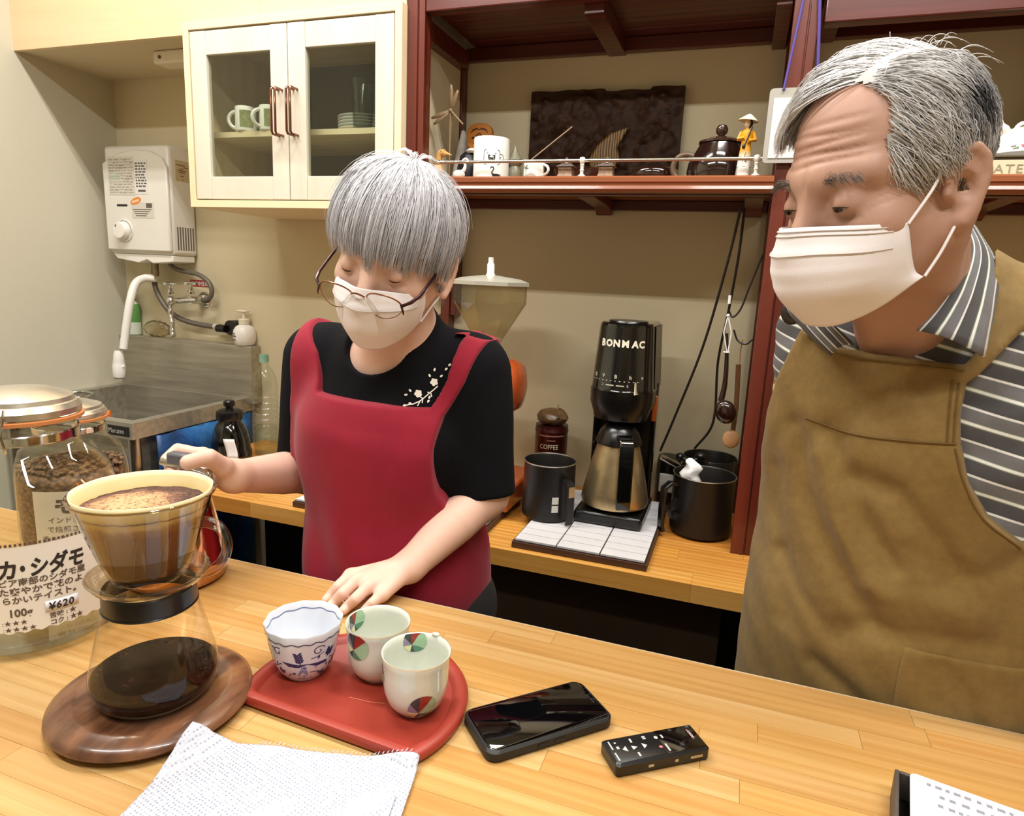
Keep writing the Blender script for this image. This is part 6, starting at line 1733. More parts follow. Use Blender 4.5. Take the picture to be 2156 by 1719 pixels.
class Head:
    def __init__(s, pos, yaw, pitch, roll, scale, W):
        s.p = np.array(pos, f32); s.R = euler_np(yaw, pitch, roll).astype(f32); s.s = scale; s.W = W
    def loc(s, P): return ((P - s.p) @ s.R) / s.s
    def wld(s, q): return Vector((s.R @ (np.asarray(q, f32) * s.s) + s.p).tolist())
    def wld_n(s, Q): return (np.asarray(Q) * s.s) @ s.R.T + s.p
EAR = [(.002, -.010), (.000, .006), (.004, .020), (.013, .030), (.024, .029), (.031, .019), (.032, .004), (.026, -.012), (.018, -.025), (.010, -.033)]
def head_sdf(Q, W, wrinkles=False, lids=.0136, skull=((0, .012, .035), (.0755, .097, .083)), ear=(0, 0, 0)):
    X = Q.copy(); X[:, 0] = np.abs(X[:, 0])
    d = s_ell(Q, *skull)
    d = smin(d, s_ell(Q, (0, -.030, -.040), (.059 * W, .058, .076)), .035)
    d = smin(d, s_cone(X, (.049 * W, .004, -.052), (.013, -.060, -.098), .021, .018), .028)
    d = smin(d, s_ell(X, (.044 * W, -.050, -.031), (.021, .022, .019)), .022)
    d = smin(d, s_cone(X, (.008, -.0785, .019), (.048 * W, -.058, .021), .0115, .0095), .018)
    d = smax(d, -s_ell(X, (.0345 * W, -.0955, -.004), (.021, .015, .0125)), .010)
    d = smin(d, s_sph(X, (.0345 * W, -.0715, -.005), lids), .005)
    d = smax(d, -(s_chain(X, [(.020 * W, -.083, -.001), (.030 * W, -.0875, .0055), (.040 * W, -.085, .0055), (.051 * W, -.074, -.001)], [.0012] * 4)), .004)
    d = smax(d, -(s_chain(X, [(.021 * W, -.086, -.0165), (.034 * W, -.086, -.0215), (.048 * W, -.074, -.018)], [.0009] * 3)), .005)
    d = smin(d, s_cone(Q, (0, -.078, .010), (0, -.1045, -.036), .0085, .0115), .014)
    d = smin(d, s_sph(X, (.012, -.094, -.041), .0085), .008)
    d = smin(d, s_ell(Q, (0, -.0865, -.070), (.023, .010, .0065)), .006)
    d = smin(d, s_ell(Q, (0, -.0845, -.079), (.020, .010, .0075)), .006)
    d = smin(d, s_ell(Q, (0, -.076, -.102), (.019, .015, .014)), .016)
    # ears
    E_ = X - np.asarray(ear, f32)
    flare = lambda y: .0770 + .36 * (y + .004)
    e = s_chain(E_, [(flare(y), y + .006, z) for y, z in EAR], [.0034, .0040, .0046, .0048, .0048, .0046, .0042, .0044, .0056, .0064])
    Rz = np.array(Matrix.Rotation(-.40, 3, 'Z'))
    plate = s_ell(E_, (.0830, .020, .002), (.0032, .0150, .027), Rz)
    e = smin(e, plate, .005)
    e = smin(e, s_chain(E_, [(flare(.010), .017, .016), (flare(.018), .026, .006), (flare(.012), .020, -.012)], [.003, .0034, .003]), .004)
    e = smin(e, s_sph(E_, (flare(-.004) + .002, .004, -.006), .0045), .004)
    e = smax(e, -s_ell(E_, (flare(.010) + .0065, .0165, -.003), (.0088, .0105, .0145)), .003)
    d = smin(d, e, .006)
    if wrinkles:
        m = np.clip((-.045 - Q[:, 1]) / .02, 0, 1) * np.clip((.066 - np.abs(Q[:, 0])) / .02, 0, 1)
        for (z0, am, ph, fr) in ((.034, .0015, .3, 60), (.042, .0021, 1.2, 52), (.0505, .0020, .2, 48), (.059, .0019, 2.0, 50), (.067, .0013, .8, 45)):
            zz = z0 + .0022 * np.sin(Q[:, 0] * fr + ph) + .9 * Q[:, 0] ** 2
            d = d + m * am * np.exp(-((Q[:, 2] - zz) / .0021) ** 2)
        mm = np.clip((-.04 - Q[:, 1]) / .02, 0, 1)
        for (dx_, z0) in ((.058, -.004), (.060, -.010), (.057, .002)):
            d = d + mm * .0012 * np.exp(-((Q[:, 2] - z0 - .35 * (np.abs(Q[:, 0]) - dx_)) / .0016) ** 2) * np.clip(1 - np.abs(np.abs(Q[:, 0]) - dx_ * W) / .010, 0, 1)
        d = d + .0016 * np.exp(-((Q[:, 0] - .004) / .0022) ** 2) * np.exp(-((Q[:, 2] - .018) / .008) ** 2) * np.clip((-.07 - Q[:, 1]) / .01, 0, 1)
    return d
def face_patch(name, head, material, parent, pts, w, lift=.0006, body=None, smooth=True):
    """painted strip (lashes, iris) laid on the eyelid sphere"""
    mb = MB()
    return mb
def hand_sdf(P, palm, fingers, thumb):
    """palm: list of (a, b, ra, rb) struts; fingers: list of (points, radii)"""
    d = None
    for (a, b, ra, rb) in palm:
        e = s_cone(P, a, b, ra, rb)
        d = e if d is None else smin(d, e, .010)
    fd = None
    for pts, rad in fingers + [thumb]:
        e = s_chain(P, pts, rad)
        fd = e if fd is None else np.minimum(fd, e)
    return smin(d, fd, .006)

# ------------------------------------------------------------------ hair strands
class Strands:
    def __init__(s): s.v = []; s.f = []; s.t = []; s.n = 0
    def add(s, pts, r0, tone, taper=.35):
        P = np.asarray(pts); m = len(P)
        T = np.gradient(P, axis=0); T /= np.linalg.norm(T, axis=1, keepdims=True) + 1e-9
        ref = np.array([.31, .77, .55]); U = np.cross(T, ref); U /= np.linalg.norm(U, axis=1, keepdims=True) + 1e-9
        Wv = np.cross(T, U)
        tt = np.linspace(0, 1, m)
        R = r0 * np.minimum(1, .6 + 3 * tt) * (1 - (1 - taper) * tt ** 2)
        for k in range(3):
            a = 2 * PI * k / 3
            s.v.append(P + (U * math.cos(a) + Wv * math.sin(a)) * R[:, None])
        b = s.n + np.arange(m - 1)
        for k in range(3):
            k2 = (k + 1) % 3
            s.f.append(np.stack([b + k * m, b + k2 * m, b + k2 * m + 1, b + k * m + 1], 1))
        s.n += 3 * m
        s.t.append(np.full(3 * m, tone) if np.isscalar(tone) else np.tile(tone, 3))
    def build(s, name, head, material, parent, label=None):
        V = head.wld_n(np.concatenate(s.v)); F = np.concatenate(s.f)
        return mesh_np(name, V, F, material, parent, True, {'tone': np.concatenate(s.t)}, label)
def hair_material(name, stops, rough=.42):
    k = N(name)
    b = k.bsdf('#888888', rough, 0, .45)
    at = k.n('Attribute'); at.attribute_name = 'tone'
    k.l(k.ramp(at.outputs['Fac'], stops), b.inputs['Base Color'])
    return k.m
def skin_material(name, base, red, dark, vs=22):
    k = N(name)
    b = k.bsdf(base, .48, 0, .35, sss=.12)
    co = k.coord('Position')
    c1 = k.mix(base, red, k.ramp(k.noise(co, vs, 4, .6), [(.42, '#000000'), (.75, '#9a9a9a')]))
    c2 = k.mix(c1, dark, k.ramp(k.noise(co, 60, 5, .65), [(.55, '#000000'), (.82, '#6a6a6a')]))
    k.l(c2, b.inputs['Base Color'])
    k.bump(k.noise(co, 420, 3, .6), .12, .0006)
    return k.m
def cloth(name, col, var=.08, weave=900, rough=.85, sheen=.15):
    k = N(name)
    b = k.bsdf(col, rough, 0, .2, sheen=sheen)
    co = k.coord('Position')
    c = lin(col)
    r_ = k.n('ValToRGB')
    r_.color_ramp.elements[0].position = .35; r_.color_ramp.elements[1].position = .7
    r_.color_ramp.elements[0].color = tuple(x * (1 - var) for x in c[:3]) + (1,); r_.color_ramp.elements[1].color = tuple(min(1, x * (1 + var)) for x in c[:3]) + (1,)
    k.l(k.noise(co, 14, 5, .6), r_.inputs[0]); k.l(r_.outputs[0], b.inputs['Base Color'])
    k.bump(k.noise(co, weave, 2, .5), .25, .0006)
    return k.m
def mask_lines(fn, vs, rad=.0007):
    mb = MB()
    for v in vs: mb.tube([np.array(fn(u, v)) + np.array((0, -.0012, 0)) for u in np.linspace(.06, .94, 26)], rad, 5)
    return mb
def mask_grid(rows, W, nu=41, nv=33, pleats=None):
    return MB().grid(nu, nv, mask_fn(rows, W, pleats))
def mask_fn(rows, W, pleats=None):
    """face mask from rows of (u: x, y, z) control points given for u = 0 .35 .7 1"""
    us = np.array([-1, -.7, -.35, 0, .35, .7, 1.])
    rows_ = []
    for r_ in rows:
        c, a, b_, e = [np.array(q, float) for q in r_]
        mir = lambda q: np.array([-q[0], q[1], q[2]])
        rows_.append(np.array([mir(e), mir(b_), mir(a), c, a, b_, e]))
    rows_ = np.array(rows_)          # (nr, 7, 3)
    def spl(x, xs, Y):
        """Catmull-Rom along axis 0"""
        n = len(xs)
        i = int(min(max(np.searchsorted(xs, x) - 1, 0), n - 2))
        t = (x - xs[i]) / (xs[i + 1] - xs[i])
        p1, p2 = Y[i], Y[i + 1]
        m1 = (Y[i + 1] - Y[i - 1]) / (xs[i + 1] - xs[i - 1]) if i > 0 else (p2 - p1) / (xs[i + 1] - xs[i])
        m2 = (Y[i + 2] - Y[i]) / (xs[i + 2] - xs[i]) if i + 2 < n else (p2 - p1) / (xs[i + 1] - xs[i])
        hh = xs[i + 1] - xs[i]
        return (2 * t ** 3 - 3 * t ** 2 + 1) * p1 + (t ** 3 - 2 * t ** 2 + t) * hh * m1 + (-2 * t ** 3 + 3 * t ** 2) * p2 + (t ** 3 - t ** 2) * hh * m2
    vs_ = np.linspace(0, 1, len(rows_))
    def fn(u, v):
        uu = -1 + 2 * u
        R_ = np.array([spl(uu, us, rw) for rw in rows_])
        p = spl(v, vs_, R_)
        if pleats:
            for (vc, am) in pleats:
                s_ = (v - vc) / .045
                p = p + np.array([0, -1, 0]) * am * (1 / (1 + math.exp(-s_ * 3)) - 1 / (1 + math.exp(-(v - vc - .16) / .16 * 3))) * max(0, 1 - abs(uu) ** 4)
        return p * np.array([W, 1, 1])
    return fn
def head_obj(name, mb, material, parent, head, **kw):
    mb.v = [tuple(p) for p in head.wld_n(np.array(mb.v))]
    return obj(name, mb, material, parent, **kw)
# ================================================================== THE WOMAN
m_skin_w = skin_material('fair_skin', '#dcb6a2', '#d6a493', '#c79c86')
m_sweater = cloth('navy_black_knit', '#05050a', .2, 700, .92, .0)
m_apron_r = cloth('crimson_cotton', '#8c1a2e', .07, 1100, .8, .12)
m_mask = cloth('white_mask_fabric', '#ece6e6', .02, 900, .9, .1)
HW = Head((-.485, .866, 1.358), 5, 19, 11, .985, 1.0)
wom = thing('person', 'grey-haired woman in white mask, glasses and red apron pouring at the counter', 'person', (-.52, 1.0, 0))
# --- skeleton
RS, RE, RWr = V3(-.688, .972, 1.172), V3(-.722, .985, .958), V3(-.722, .790, 1.003)
LS, LE, LWr = V3(-.403, .985, 1.172), V3(-.372, .972, .972), V3(-.436, .835, .889)
def w_torso(P):
    d = s_ell(P, (-.535, 1.005, .80), (.142, .115, .17))
    d = smin(d, s_ell(P, (-.542, .99, .95), (.130, .105, .17)), .08)
    d = smin(d, s_ell(P, (-.538, .985, 1.085), (.150, .104, .135)), .07)
    d = smin(d, s_ell(P, (-.592, .912, 1.055), (.058, .050, .062)), .05)
    d = smin(d, s_ell(P, (-.478, .915, 1.05), (.058, .050, .062)), .05)
    d = smin(d, s_cone(P, V3(-.655, .975, 1.172), V3(-.425, .985, 1.172), .046, .046), .06)
    d = smin(d, s_cone(P, V3(-.532, .985, 1.17), V3(-.52, .955, 1.245), .074, .050), .05)
    return d
# right hand grips the kettle handle
rT = [np.array(on_y(*p)) for p in ((470, 985, .765), (440, 963, .738), (396, 974, .722))]
rI = [np.array(on_y(*p)) for p in ((428, 958, .775), (374, 946, .770), (350, 967, .752), (362, 992, .737))]
rM = [np.array(on_y(*p)) for p in ((434, 974, .788), (378, 974, .790), (356, 994, .762), (372, 1008, .742))]
rR = [np.array(on_y(*p)) for p in ((442, 992, .790), (390, 996, .792), (368, 1012, .768), (384, 1022, .748))]
rP = [np.array(on_y(*p)) for p in ((452, 1008, .786), (408, 1014, .788), (388, 1024, .770), (398, 1034, .752))]
def palm_between(wr, fs, r0, r1): return [(wr, f[0], r0, r1) for f in fs]
right_hand = (palm_between(RWr, (rI, rM, rR, rP), .019, .0115) + [(RWr, rT[0], .020, .015)],
              [(rI, [.0098, .0092, .0084, .0076]), (rM, [.010, .0094, .0086, .0078]), (rR, [.0096, .009, .0082, .0074]), (rP, [.0085, .0078, .0072, .0064])],
              (rT, [.0150, .0128, .0112]))
# left hand lies flat on the counter
zc_ = CT + .0085
def cz(px, py, dz): return np.array(on_z(px, py, zc_ + dz))
lI = [cz(738, 1212, .024), cz(712, 1236, .016), cz(697, 1253, .004), cz(686, 1264, .0)]
lM = [cz(752, 1222, .027), cz(722, 1250, .017), cz(705, 1268, .003), cz(694, 1278, .0)]
lR = [cz(776, 1236, .023), cz(748, 1262, .014), cz(732, 1277, .002), cz(722, 1287, .0)]
lP = [cz(806, 1252, .015), cz(784, 1270, .009), cz(772, 1281, .001), cz(764, 1289, .0)]
lT = [cz(812, 1212, .016), cz(770, 1211, .006), cz(738, 1222, .001), cz(722, 1228, .0)]
left_hand = (palm_between(LWr, (lI, lM, lR, lP), .017, .0100) + [(LWr, lT[0], .015, .010)],
             [(lI, [.0092, .0086, .0078, .0066]), (lM, [.0095, .0089, .008, .0068]), (lR, [.009, .0085, .0076, .0066]), (lP, [.0082, .0075, .0068, .006])],
             (lT, [.0115, .010, .009, .0078]))
def w_skin(P):
    d = w_torso(P) + .004
    c = P[:, 2] > .62
    arm = smin(s_chain(P, [RS, RE], [.044, .039]), s_chain(P, [RE, RE * .6 + RWr * .4, RWr], [.038, .037, .0245]), .02)
    arm2 = smin(s_chain(P, [LS, LE], [.044, .038]), s_chain(P, [LE, LE * .6 + LWr * .4, LWr], [.0375, .036, .0245]), .02)
    d = smin(d, np.minimum(arm, arm2), .02)
    d = smin(d, hand_sdf(P, *right_hand), .012)
    d = smin(d, hand_sdf(P, *left_hand), .012)
    neck = s_cone(P, V3(-.522, .962, 1.19), HW.wld((0, .022, -.055)), .051, .050)
    neck = smin(neck, s_cone(P, V3(-.545, .918, 1.19), HW.wld((-.03, -.01, -.07)), .012, .010), .03)
    d = smin(d, neck, .035)
    m = ((P - HW.p) ** 2).sum(1) < .19 ** 2
    if m.any():
        hd = head_sdf(HW.loc(P[m]), HW.W, ear=(-.002, -.012, -.020)) * HW.s
        d[m] = smin(d[m], hd, .022)
    return d
_v, _f = surface(w_skin, (-.90, .66, .60), (-.27, 1.14, 1.53), .0025)
body_w = mesh_np('body', _v, _f, m_skin_w, wom)
# --- clothes
def w_sleeves(P):
    hem_r = smax(s_chain(P, [RS, RE * .9 + RS * .1], [.053, .053]), (P - (RE * .86 + RS * .14)) @ ((RE - RS) / np.linalg.norm(RE - RS)), .004)
    ld = (LE - LS) / np.linalg.norm(LE - LS)
    hem_l = smax(s_chain(P, [LS, LE], [.053, .043]), (P - (LE + ld * -.008)) @ ld, .004)
    return np.minimum(hem_r, hem_l)
def w_folds(P, a):
    return a * (np.sin(P[:, 0] * 46 + P[:, 2] * 9) * np.sin(P[:, 2] * 15 + 1) + .6 * np.sin(P[:, 0] * 88 - P[:, 2] * 31))
def w_cloth(P):
    d = smin(w_torso(P), w_sleeves(P), .03) - .009
    return d
def neckhole(P):
    return s_cone(P, V3(-.540, .915, 1.222), HW.wld((0, .03, -.03)), .060, .064)
def w_sweater(P):
    d = w_cloth(P) + w_folds(P, .0012)
    d = smax(d, -neckhole(P), .005)
    return smax(d, .70 - P[:, 2], .003)
_v, _f = surface(w_sweater, (-.82, .80, .68), (-.28, 1.16, 1.27), .0032)
sw_o = mesh_np('sweater', _v, _f, m_sweater, wom)
rib_c = np.array((-.538, .93, 1.19))
PL = lambda px, py, y: (lambda p: (p[0], p[2]))(on_y(px, py, y))
ap_poly = [PL(672, 826, .875), PL(780, 848, .868), PL(902, 862, .88), PL(940, 800, .905), PL(998, 700, .985), PL(998, 690, 1.06), PL(1040, 700, 1.06), PL(1041, 716, .99), PL(985, 805, .93), PL(946, 872, .92), PL(947, 930, .935), PL(955, 1010, .95), PL(982, 1110, .95), PL(1003, 1200, .95), PL(1016, 1300, .93), (-.34, .45), (-.72, .45), PL(618, 1200, .91), PL(616, 1050, .925), PL(624, 900, .925), PL(628, 820, .925), PL(628, 760, .925), PL(630, 700, .93), (PL(630, 700, .93)[0], 1.30), (PL(682, 672, .95)[0], 1.30), PL(682, 672, .985), PL(676, 740, .92)]
def w_apron_d(P):
    d = smin(w_torso(P), w_sleeves(P), .03)
    front = s_cone(P, V3(-.548, .972, 1.05), V3(-.535, .995, .35), .112, .172)
    d = smin(d, front, .06) - .0165
    low = np.clip((1.06 - P[:, 2]) / .22, 0, 1)
    xx = P[:, 0] + .525
    d = d + low * (.0046 * np.sin(xx * 62 + P[:, 2] * 6 + .6) + .0042 * np.sin(xx * 33 - P[:, 2] * 14) + .0036 * np.sin((xx * .8 + P[:, 2]) * 40))
    d = d + .0016 * np.sin(P[:, 2] * 70 + xx * 20) * np.clip(1 - np.abs(P[:, 2] - 1.09) / .05, 0, 1)
    pl = s_poly(P[:, 0], P[:, 2], ap_poly)
    back = P[:, 1] - 1.03 - 3 * np.clip(P[:, 2] - 1.12, 0, 1)
    return smax(smax(d, pl, .003), np.where(P[:, 2] > 1.12, -1, back), .004)
_v, _f = surface(w_apron_d, (-.80, .78, .44), (-.26, 1.12, 1.27), .0032)
apw = mesh_np('apron', _v, _f, m_apron_r, wom)
# trousers and shoes down to the floor
def w_legs(P):
    d = s_chain(P, [(-.585, 1.0, .72), (-.59, 1.01, .40), (-.595, 1.03, .07)], [.085, .062, .046])
    d = np.minimum(d, s_chain(P, [(-.445, 1.0, .72), (-.44, 1.01, .40), (-.435, 1.03, .07)], [.085, .062, .046]))
    return smin(d, s_ell(P, (-.515, 1.0, .76), (.155, .115, .10)), .03)
_v, _f = surface(w_legs, (-.72, .85, .02), (-.30, 1.16, .90), .009)
mesh_np('trousers', _v, _f, mat('charcoal_trousers', '#191919', .85), wom)
for xx in (-.595, -.435):
    obj('shoe', MB().sphere((xx, .995, .034), (.042, .11, .034), 20, 12), m_black_plastic, wom)
# --- embroidery on the sweater
_bvh = BVHTree.FromPolygons([tuple(p) for p in (np.array([v.co for v in sw_o.data.vertices]) + np.array(wom.location))], [tuple(p.vertices) for p in sw_o.data.polygons])
def on_sweater(px, py):
    o_ = Vector((0, 0, CAM_Z)); d_ = Vector(_ray(px, py).tolist()).normalized()
    h = _bvh.ray_cast(o_, d_)
    p = h[0] if h[0] is not None else on_y(px, py, .90)
    return p - d_ * .0012
em = MB()
def erib(pts, w): 
    b_ = ribbon(pts, w, lambda u, v: on_sweater(u, v)); em.raw(b_.v, b_.f)
def petal(cx_, cy_, ang, L, w): 
    dx_, dy_ = math.cos(ang), math.sin(ang)
    erib([(cx_ + dx_ * L * t, cy_ + dy_ * L * t) for t in (0, .3, .6, .85, 1)], [w * .4, w, w * 1.1, w * .8, w * .2])
for (cx_, cy_) in ((880.5, 829), (914, 805)):
    for q in range(5): petal(cx_, cy_, q * 2 * PI / 5 + .5, 8.5, 7)
erib([(850, 855), (862, 852), (870, 851), (884, 845), (893, 838), (903, 829), (912, 822), (922, 813)], 2.4)
for (a_, b_) in (((891, 840), (882, 834)), ((884, 846), (879, 855)), ((905, 828), (900, 826)), ((907, 828), (909, 836)), ((866, 852), (861, 849)), ((890, 842), (889, 849))): erib([a_, b_], 2.2)
for (cx_, cy_, an) in ((903, 788, 1.1), (914, 782, -1.3), (932, 790, 2.5), (942, 775, 2.4), (903, 840, -1.2), (900, 848, -1), (858, 831, 3.0), (866, 825, 3.9), (860, 849, .2), (855, 853, 2.9), (949, 766, 2.3)):
    petal(cx_, cy_, an, 7, 4)
obj('embroidery', em, mat('cream_thread', '#e9e4d8', .7), wom, smooth=0)
# --- mask, loops, glasses, lashes
rows = [[(0, -.1165, -.017), (.030, -.095, -.0225), (.056, -.070, -.029), (.067, -.040, -.033)],
        [(0, -.1225, -.036), (.031, -.104, -.038), (.058, -.074, -.042), (.068, -.040, -.045)],
        [(0, -.1215, -.060), (.031, -.107, -.060), (.057, -.075, -.060), (.067, -.038, -.060)],
        [(0, -.1160, -.088), (.030, -.102, -.086), (.054, -.071, -.080), (.064, -.036, -.073)],
        [(0, -.0930, -.121), (.026, -.083, -.117), (.048, -.058, -.104), (.061, -.032, -.086)]]
mk = head_obj('face_mask', mask_grid(rows, 1.0, pleats=[(.30, .0022)]), m_mask, wom, HW, solid=.0012, smooth=60)
m_fold = mat('mask_fold_line', '#c9bfbb', .9)
head_obj('pleat_line', mask_lines(mask_fn(rows, 1.0, [(.30, .0022)]), (.36,)), m_fold, mk, HW)
for s in (-1, 1):
    lp = MB().tube(smooth_path([(s * .067, -.040, -.034), (s * .073, -.016, -.010), (s * .0775, -.004, .004), (s * .081, .010, .000)], 5), .0012, 6)
    lp.tube(smooth_path([(s * .062, -.034, -.085), (s * .070, -.014, -.066), (s * .075, -.002, -.056), (s * .081, .010, -.040)], 5), .0012, 6)
    head_obj('ear_loop', lp, m_mask, mk, HW)
m_frame = mat('dark_maroon_frame', '#35161a', .25, .5)
m_gold_wire = mat('thin_gold_wire', '#9a6a4c', .25, .9)
gl = None
LC, LZ = .0345, -.034
def lens_ring(s, a0, a1, n=28):
    out = []
    for q in range(n + 1):
        a = a0 + (a1 - a0) * q / n
        x = LC + .0255 * math.cos(a); z = LZ + .0195 * math.sin(a)
        y = -.1165 + .008 * (x - LC) ** 2 / .0255 ** 2 + .25 * max(0, x - LC) * .5 - .30 * (z - LZ)
        out.append((s * x, y - .004, z))
    return out
gl = head_obj('glasses', merge(*[MB().tube(lens_ring(s, -.15, PI + .15), .0011, 8) for s in (-1, 1)]), m_gold_wire, wom, HW, label='slim metal-framed glasses with dark maroon temples, low on the nose')
head_obj('lower_rim', merge(*[MB().tube(lens_ring(s, PI + .15, 2 * PI - .15), .0006, 6) for s in (-1, 1)]), m_gold_wire, gl, HW)
def lens_fill(s):
    R_ = lens_ring(s, 0, 2 * PI, 28)[:-1]; c_ = np.mean(np.array(R_), 0); c_[1] -= .001
    return MB().raw([tuple(c_)] + R_, [(0, 1 + q, 1 + (q + 1) % 28) for q in range(28)])
m_lens = glass('spectacle_lens', '#fbfbfa', 1.35, 0, .8)
for s in (-1, 1): head_obj('lens', lens_fill(s), m_lens, gl, HW, smooth=60)
head_obj('bridge', MB().tube(smooth_path([(-.0095, -.1195, -.027), (-.004, -.1245, -.0225), (.004, -.1245, -.0225), (.0095, -.1195, -.027)], 5), .0013, 8), m_gold_wire, gl, HW)
for s in (-1, 1):
    head_obj('temple', MB().tube([(s * .0605, -.112, -.030), (s * .0695, -.103, -.026), (s * .0745, -.085, -.022), (s * .0775, -.04, -.010), (s * .0785, -.006, .002), (s * .081, .010, .004), (s * .083, .024, -.016)], [.0018, .0026, .0024, .0022, .0020, .0018, .0016], 8), m_frame, gl, HW)
    head_obj('hinge', merge(MB().tube([(s * .0595, -.1135, -.028), (s * .0625, -.112, -.038), (s * .063, -.111, -.043)], [.0016, .0014, .0007], 6), MB().tube([(s * .0605, -.112, -.030), (s * .0700, -.102, -.026)], .0022, 6)), m_frame, gl, HW)
m_lash = mat('dark_lash', '#3a2620', .6)
def lid_arc(s, W, z0, sag, w0, rr=.0141, n=9, a=.85):
    c_ = np.array((.0345 * W, -.0715, -.005)); vs = []
    for q in range(n + 1):
        th = -a + 2 * a * q / n
        z = z0 - sag * (1 - (2 * q / n - 1) ** 2)
        for dz in (w0 * (.35 + .65 * math.sin(PI * q / n)), -w0 * (.35 + .65 * math.sin(PI * q / n))):
            zz = z + dz
            ring = math.sqrt(max(1e-6, rr * rr - (zz) ** 2))
            vs.append((s * (c_[0] + ring * math.sin(th)), c_[1] - ring * math.cos(th), c_[2] + zz))
    return MB().raw(vs, [(2 * q, 2 * q + 1, 2 * q + 3, 2 * q + 2) for q in range(n)])
for s in (-1, 1): head_obj('eyelashes', lid_arc(s, 1.0, -.0050, .0024, .0011), m_lash, wom, HW)
# --- hair
m_hair_w = hair_material('silver_grey_hair', [(.0, '#6b696a'), (.25, '#9a999d'), (.5, '#bdbcc0'), (.75, '#dad9dc'), (1., '#f3f2f4')])
r = np.random.RandomState(5)
whorl = np.array((.006, .040, .115)); hc = np.array((0, .012, .030)); hax = np.array((.0765, .097, .088))
wd = (whorl - hc) / hax; wd /= np.linalg.norm(wd)
e1 = np.cross(wd, (0, 1, 0)); e1 /= np.linalg.norm(e1); e2 = np.cross(wd, e1)      # e1 ~ -x or x ; e2 ~ front/back
def hdir(phi, th): return wd * math.cos(th) + (e1 * math.cos(phi) + e2 * math.sin(phi)) * math.sin(th)
def hem_z(d):
    """height of the cut edge, by horizontal direction on the head"""
    x, y = d[0], d[1]
    az = math.atan2(x, -y)            # 0 = front, + = her left
    a = abs(az)
    return float(np.interp(a, [0, .5, .9, 1.25, 1.6, 2.1, PI], [.025, .022, .014, -.002, -.024, -.054, -.075])) + (.013 * min(1, a / .7) if az < 0 and a < 1.7 else 0)
def hair_pt(phi, th, lift):
    d = hdir(phi, th)
    return hc + d * (hax + lift), d
def w_strand(phi, th0, lift0, lift1, jit, nseg=13):
    pts = []
    th = th0; pos, d = hair_pt(phi, th, lift0)
    pts.append(pos)
    ph = phi
    hemj = jit * .06
    falling = False
    L = 0
    for q in range(40):
        t = min(1, q / 10)
        lift = lift0 + (lift1 - lift0) * (1 - (1 - t) ** 2)
        if not falling:
            th += .085
            p, d = hair_pt(ph + jit * t, th, lift)
            if d[2] < -.02: falling = True
        else:
            last = pts[-1]; prv = pts[-2]
            dv = last - prv; dv = dv / (np.linalg.norm(dv) + 1e-9)
            dv = dv * .55 + np.array((-.20 * last[0] / .09, -.20 * (last[1] - .01) / .10, -1)) * .45
            dv /= np.linalg.norm(dv)
            p = last + dv * .0095
        hz = hem_z(p - np.array((0, .0, 0))) + jit * .05
        if p[2] < hz + hemj: 
            pts.append(p); break
        pts.append(p)
        if len(pts) > 34: break
    P = np.array(pts)
    if len(P) < 4: return None
    # resample
    s_ = np.r_[0, np.cumsum(np.linalg.norm(np.diff(P, axis=0), axis=1))]
    u = np.linspace(0, s_[-1], nseg)
    return np.stack([np.interp(u, s_, P[:, k_]) for k_ in range(3)], 1)
ST = Strands()
ncl = 330
clump_phi = r.uniform(0, 2 * PI, ncl); clump_tone = r.uniform(.50, .95, ncl); clump_l = r.uniform(-.004, .006, ncl); clump_j = r.normal(0, .10, ncl)
for q in range(5600):
    cidx = r.randint(ncl)
    ph = clump_phi[cidx] + r.normal(0, .03)
    th0 = abs(r.normal(0, .55)) if r.rand() < .75 else r.uniform(0, 1.2)
    lift1 = .0095 + clump_l[cidx] + r.uniform(-.006, .005)
    P = w_strand(ph, .02 + th0, .008 + r.uniform(0, .004), lift1, clump_j[cidx] + r.normal(0, .02))
    if P is None: continue
    P = P + np.cumsum(r.normal(0, .00034, P.shape), 0)
    tone = np.clip(clump_tone[cidx] * .6 + .34 + r.normal(0, .10) - .34 * np.linspace(0, 1, len(P)) ** 1.4, 0, 1)  # tone falls towards the tips: overhead light painted into the strand colour
    ST.add(P, r.uniform(.00045, .00085), tone)
for q in range(160):               # flyaway hairs at the crown and sides
    ph = r.uniform(0, 2 * PI)
    P = w_strand(ph, abs(r.normal(0, .25)) + .02, .010, .017 + r.uniform(0, .009), r.normal(0, .2))
    if P is None: continue
    P = P[:r.randint(5, 12)] + np.cumsum(r.normal(0, .0009, P.shape), 0)[:len(P[:r.randint(5, 12)])] if False else P[:9] + np.cumsum(r.normal(0, .0010, P.shape), 0)[:9]
    ST.add(P, .00035, .85)
for q in range(60):
    ph = r.uniform(0, 2 * PI); d0 = hdir(ph, .08); b0 = hc + d0 * (hax + .012)
    dv = d0 * .6 + hdir(ph, 1.2) * r.uniform(.4, 1.1); dv /= np.linalg.norm(dv)
    ST.add(np.array([b0 + dv * .006 * t + np.array((0, 0, -.0007)) * t * t for t in range(7)]), .0004, .9)
hair_w = ST.build('hair', HW, m_hair_w, wom, 'straight silver-grey hair cut in a rounded bob with a full fringe')
cap = MB()
def cap_pt(u, v):
    ph = 2 * PI * u
    best = None
    P = w_strand(ph, .012, .010, .0105, 0., 24)
    return P[min(23, int(round(v * 22)))]
_rows = [w_strand(2 * PI * q / 72, .012, .010, .0115, 0., 20)[:19] for q in range(72)]
cap.raw([tuple(_rows[i][j]) for j in range(19) for i in range(72)], [(j * 72 + i, j * 72 + (i + 1) % 72, (j + 1) * 72 + (i + 1) % 72, (j + 1) * 72 + i) for j in range(18) for i in range(72)])
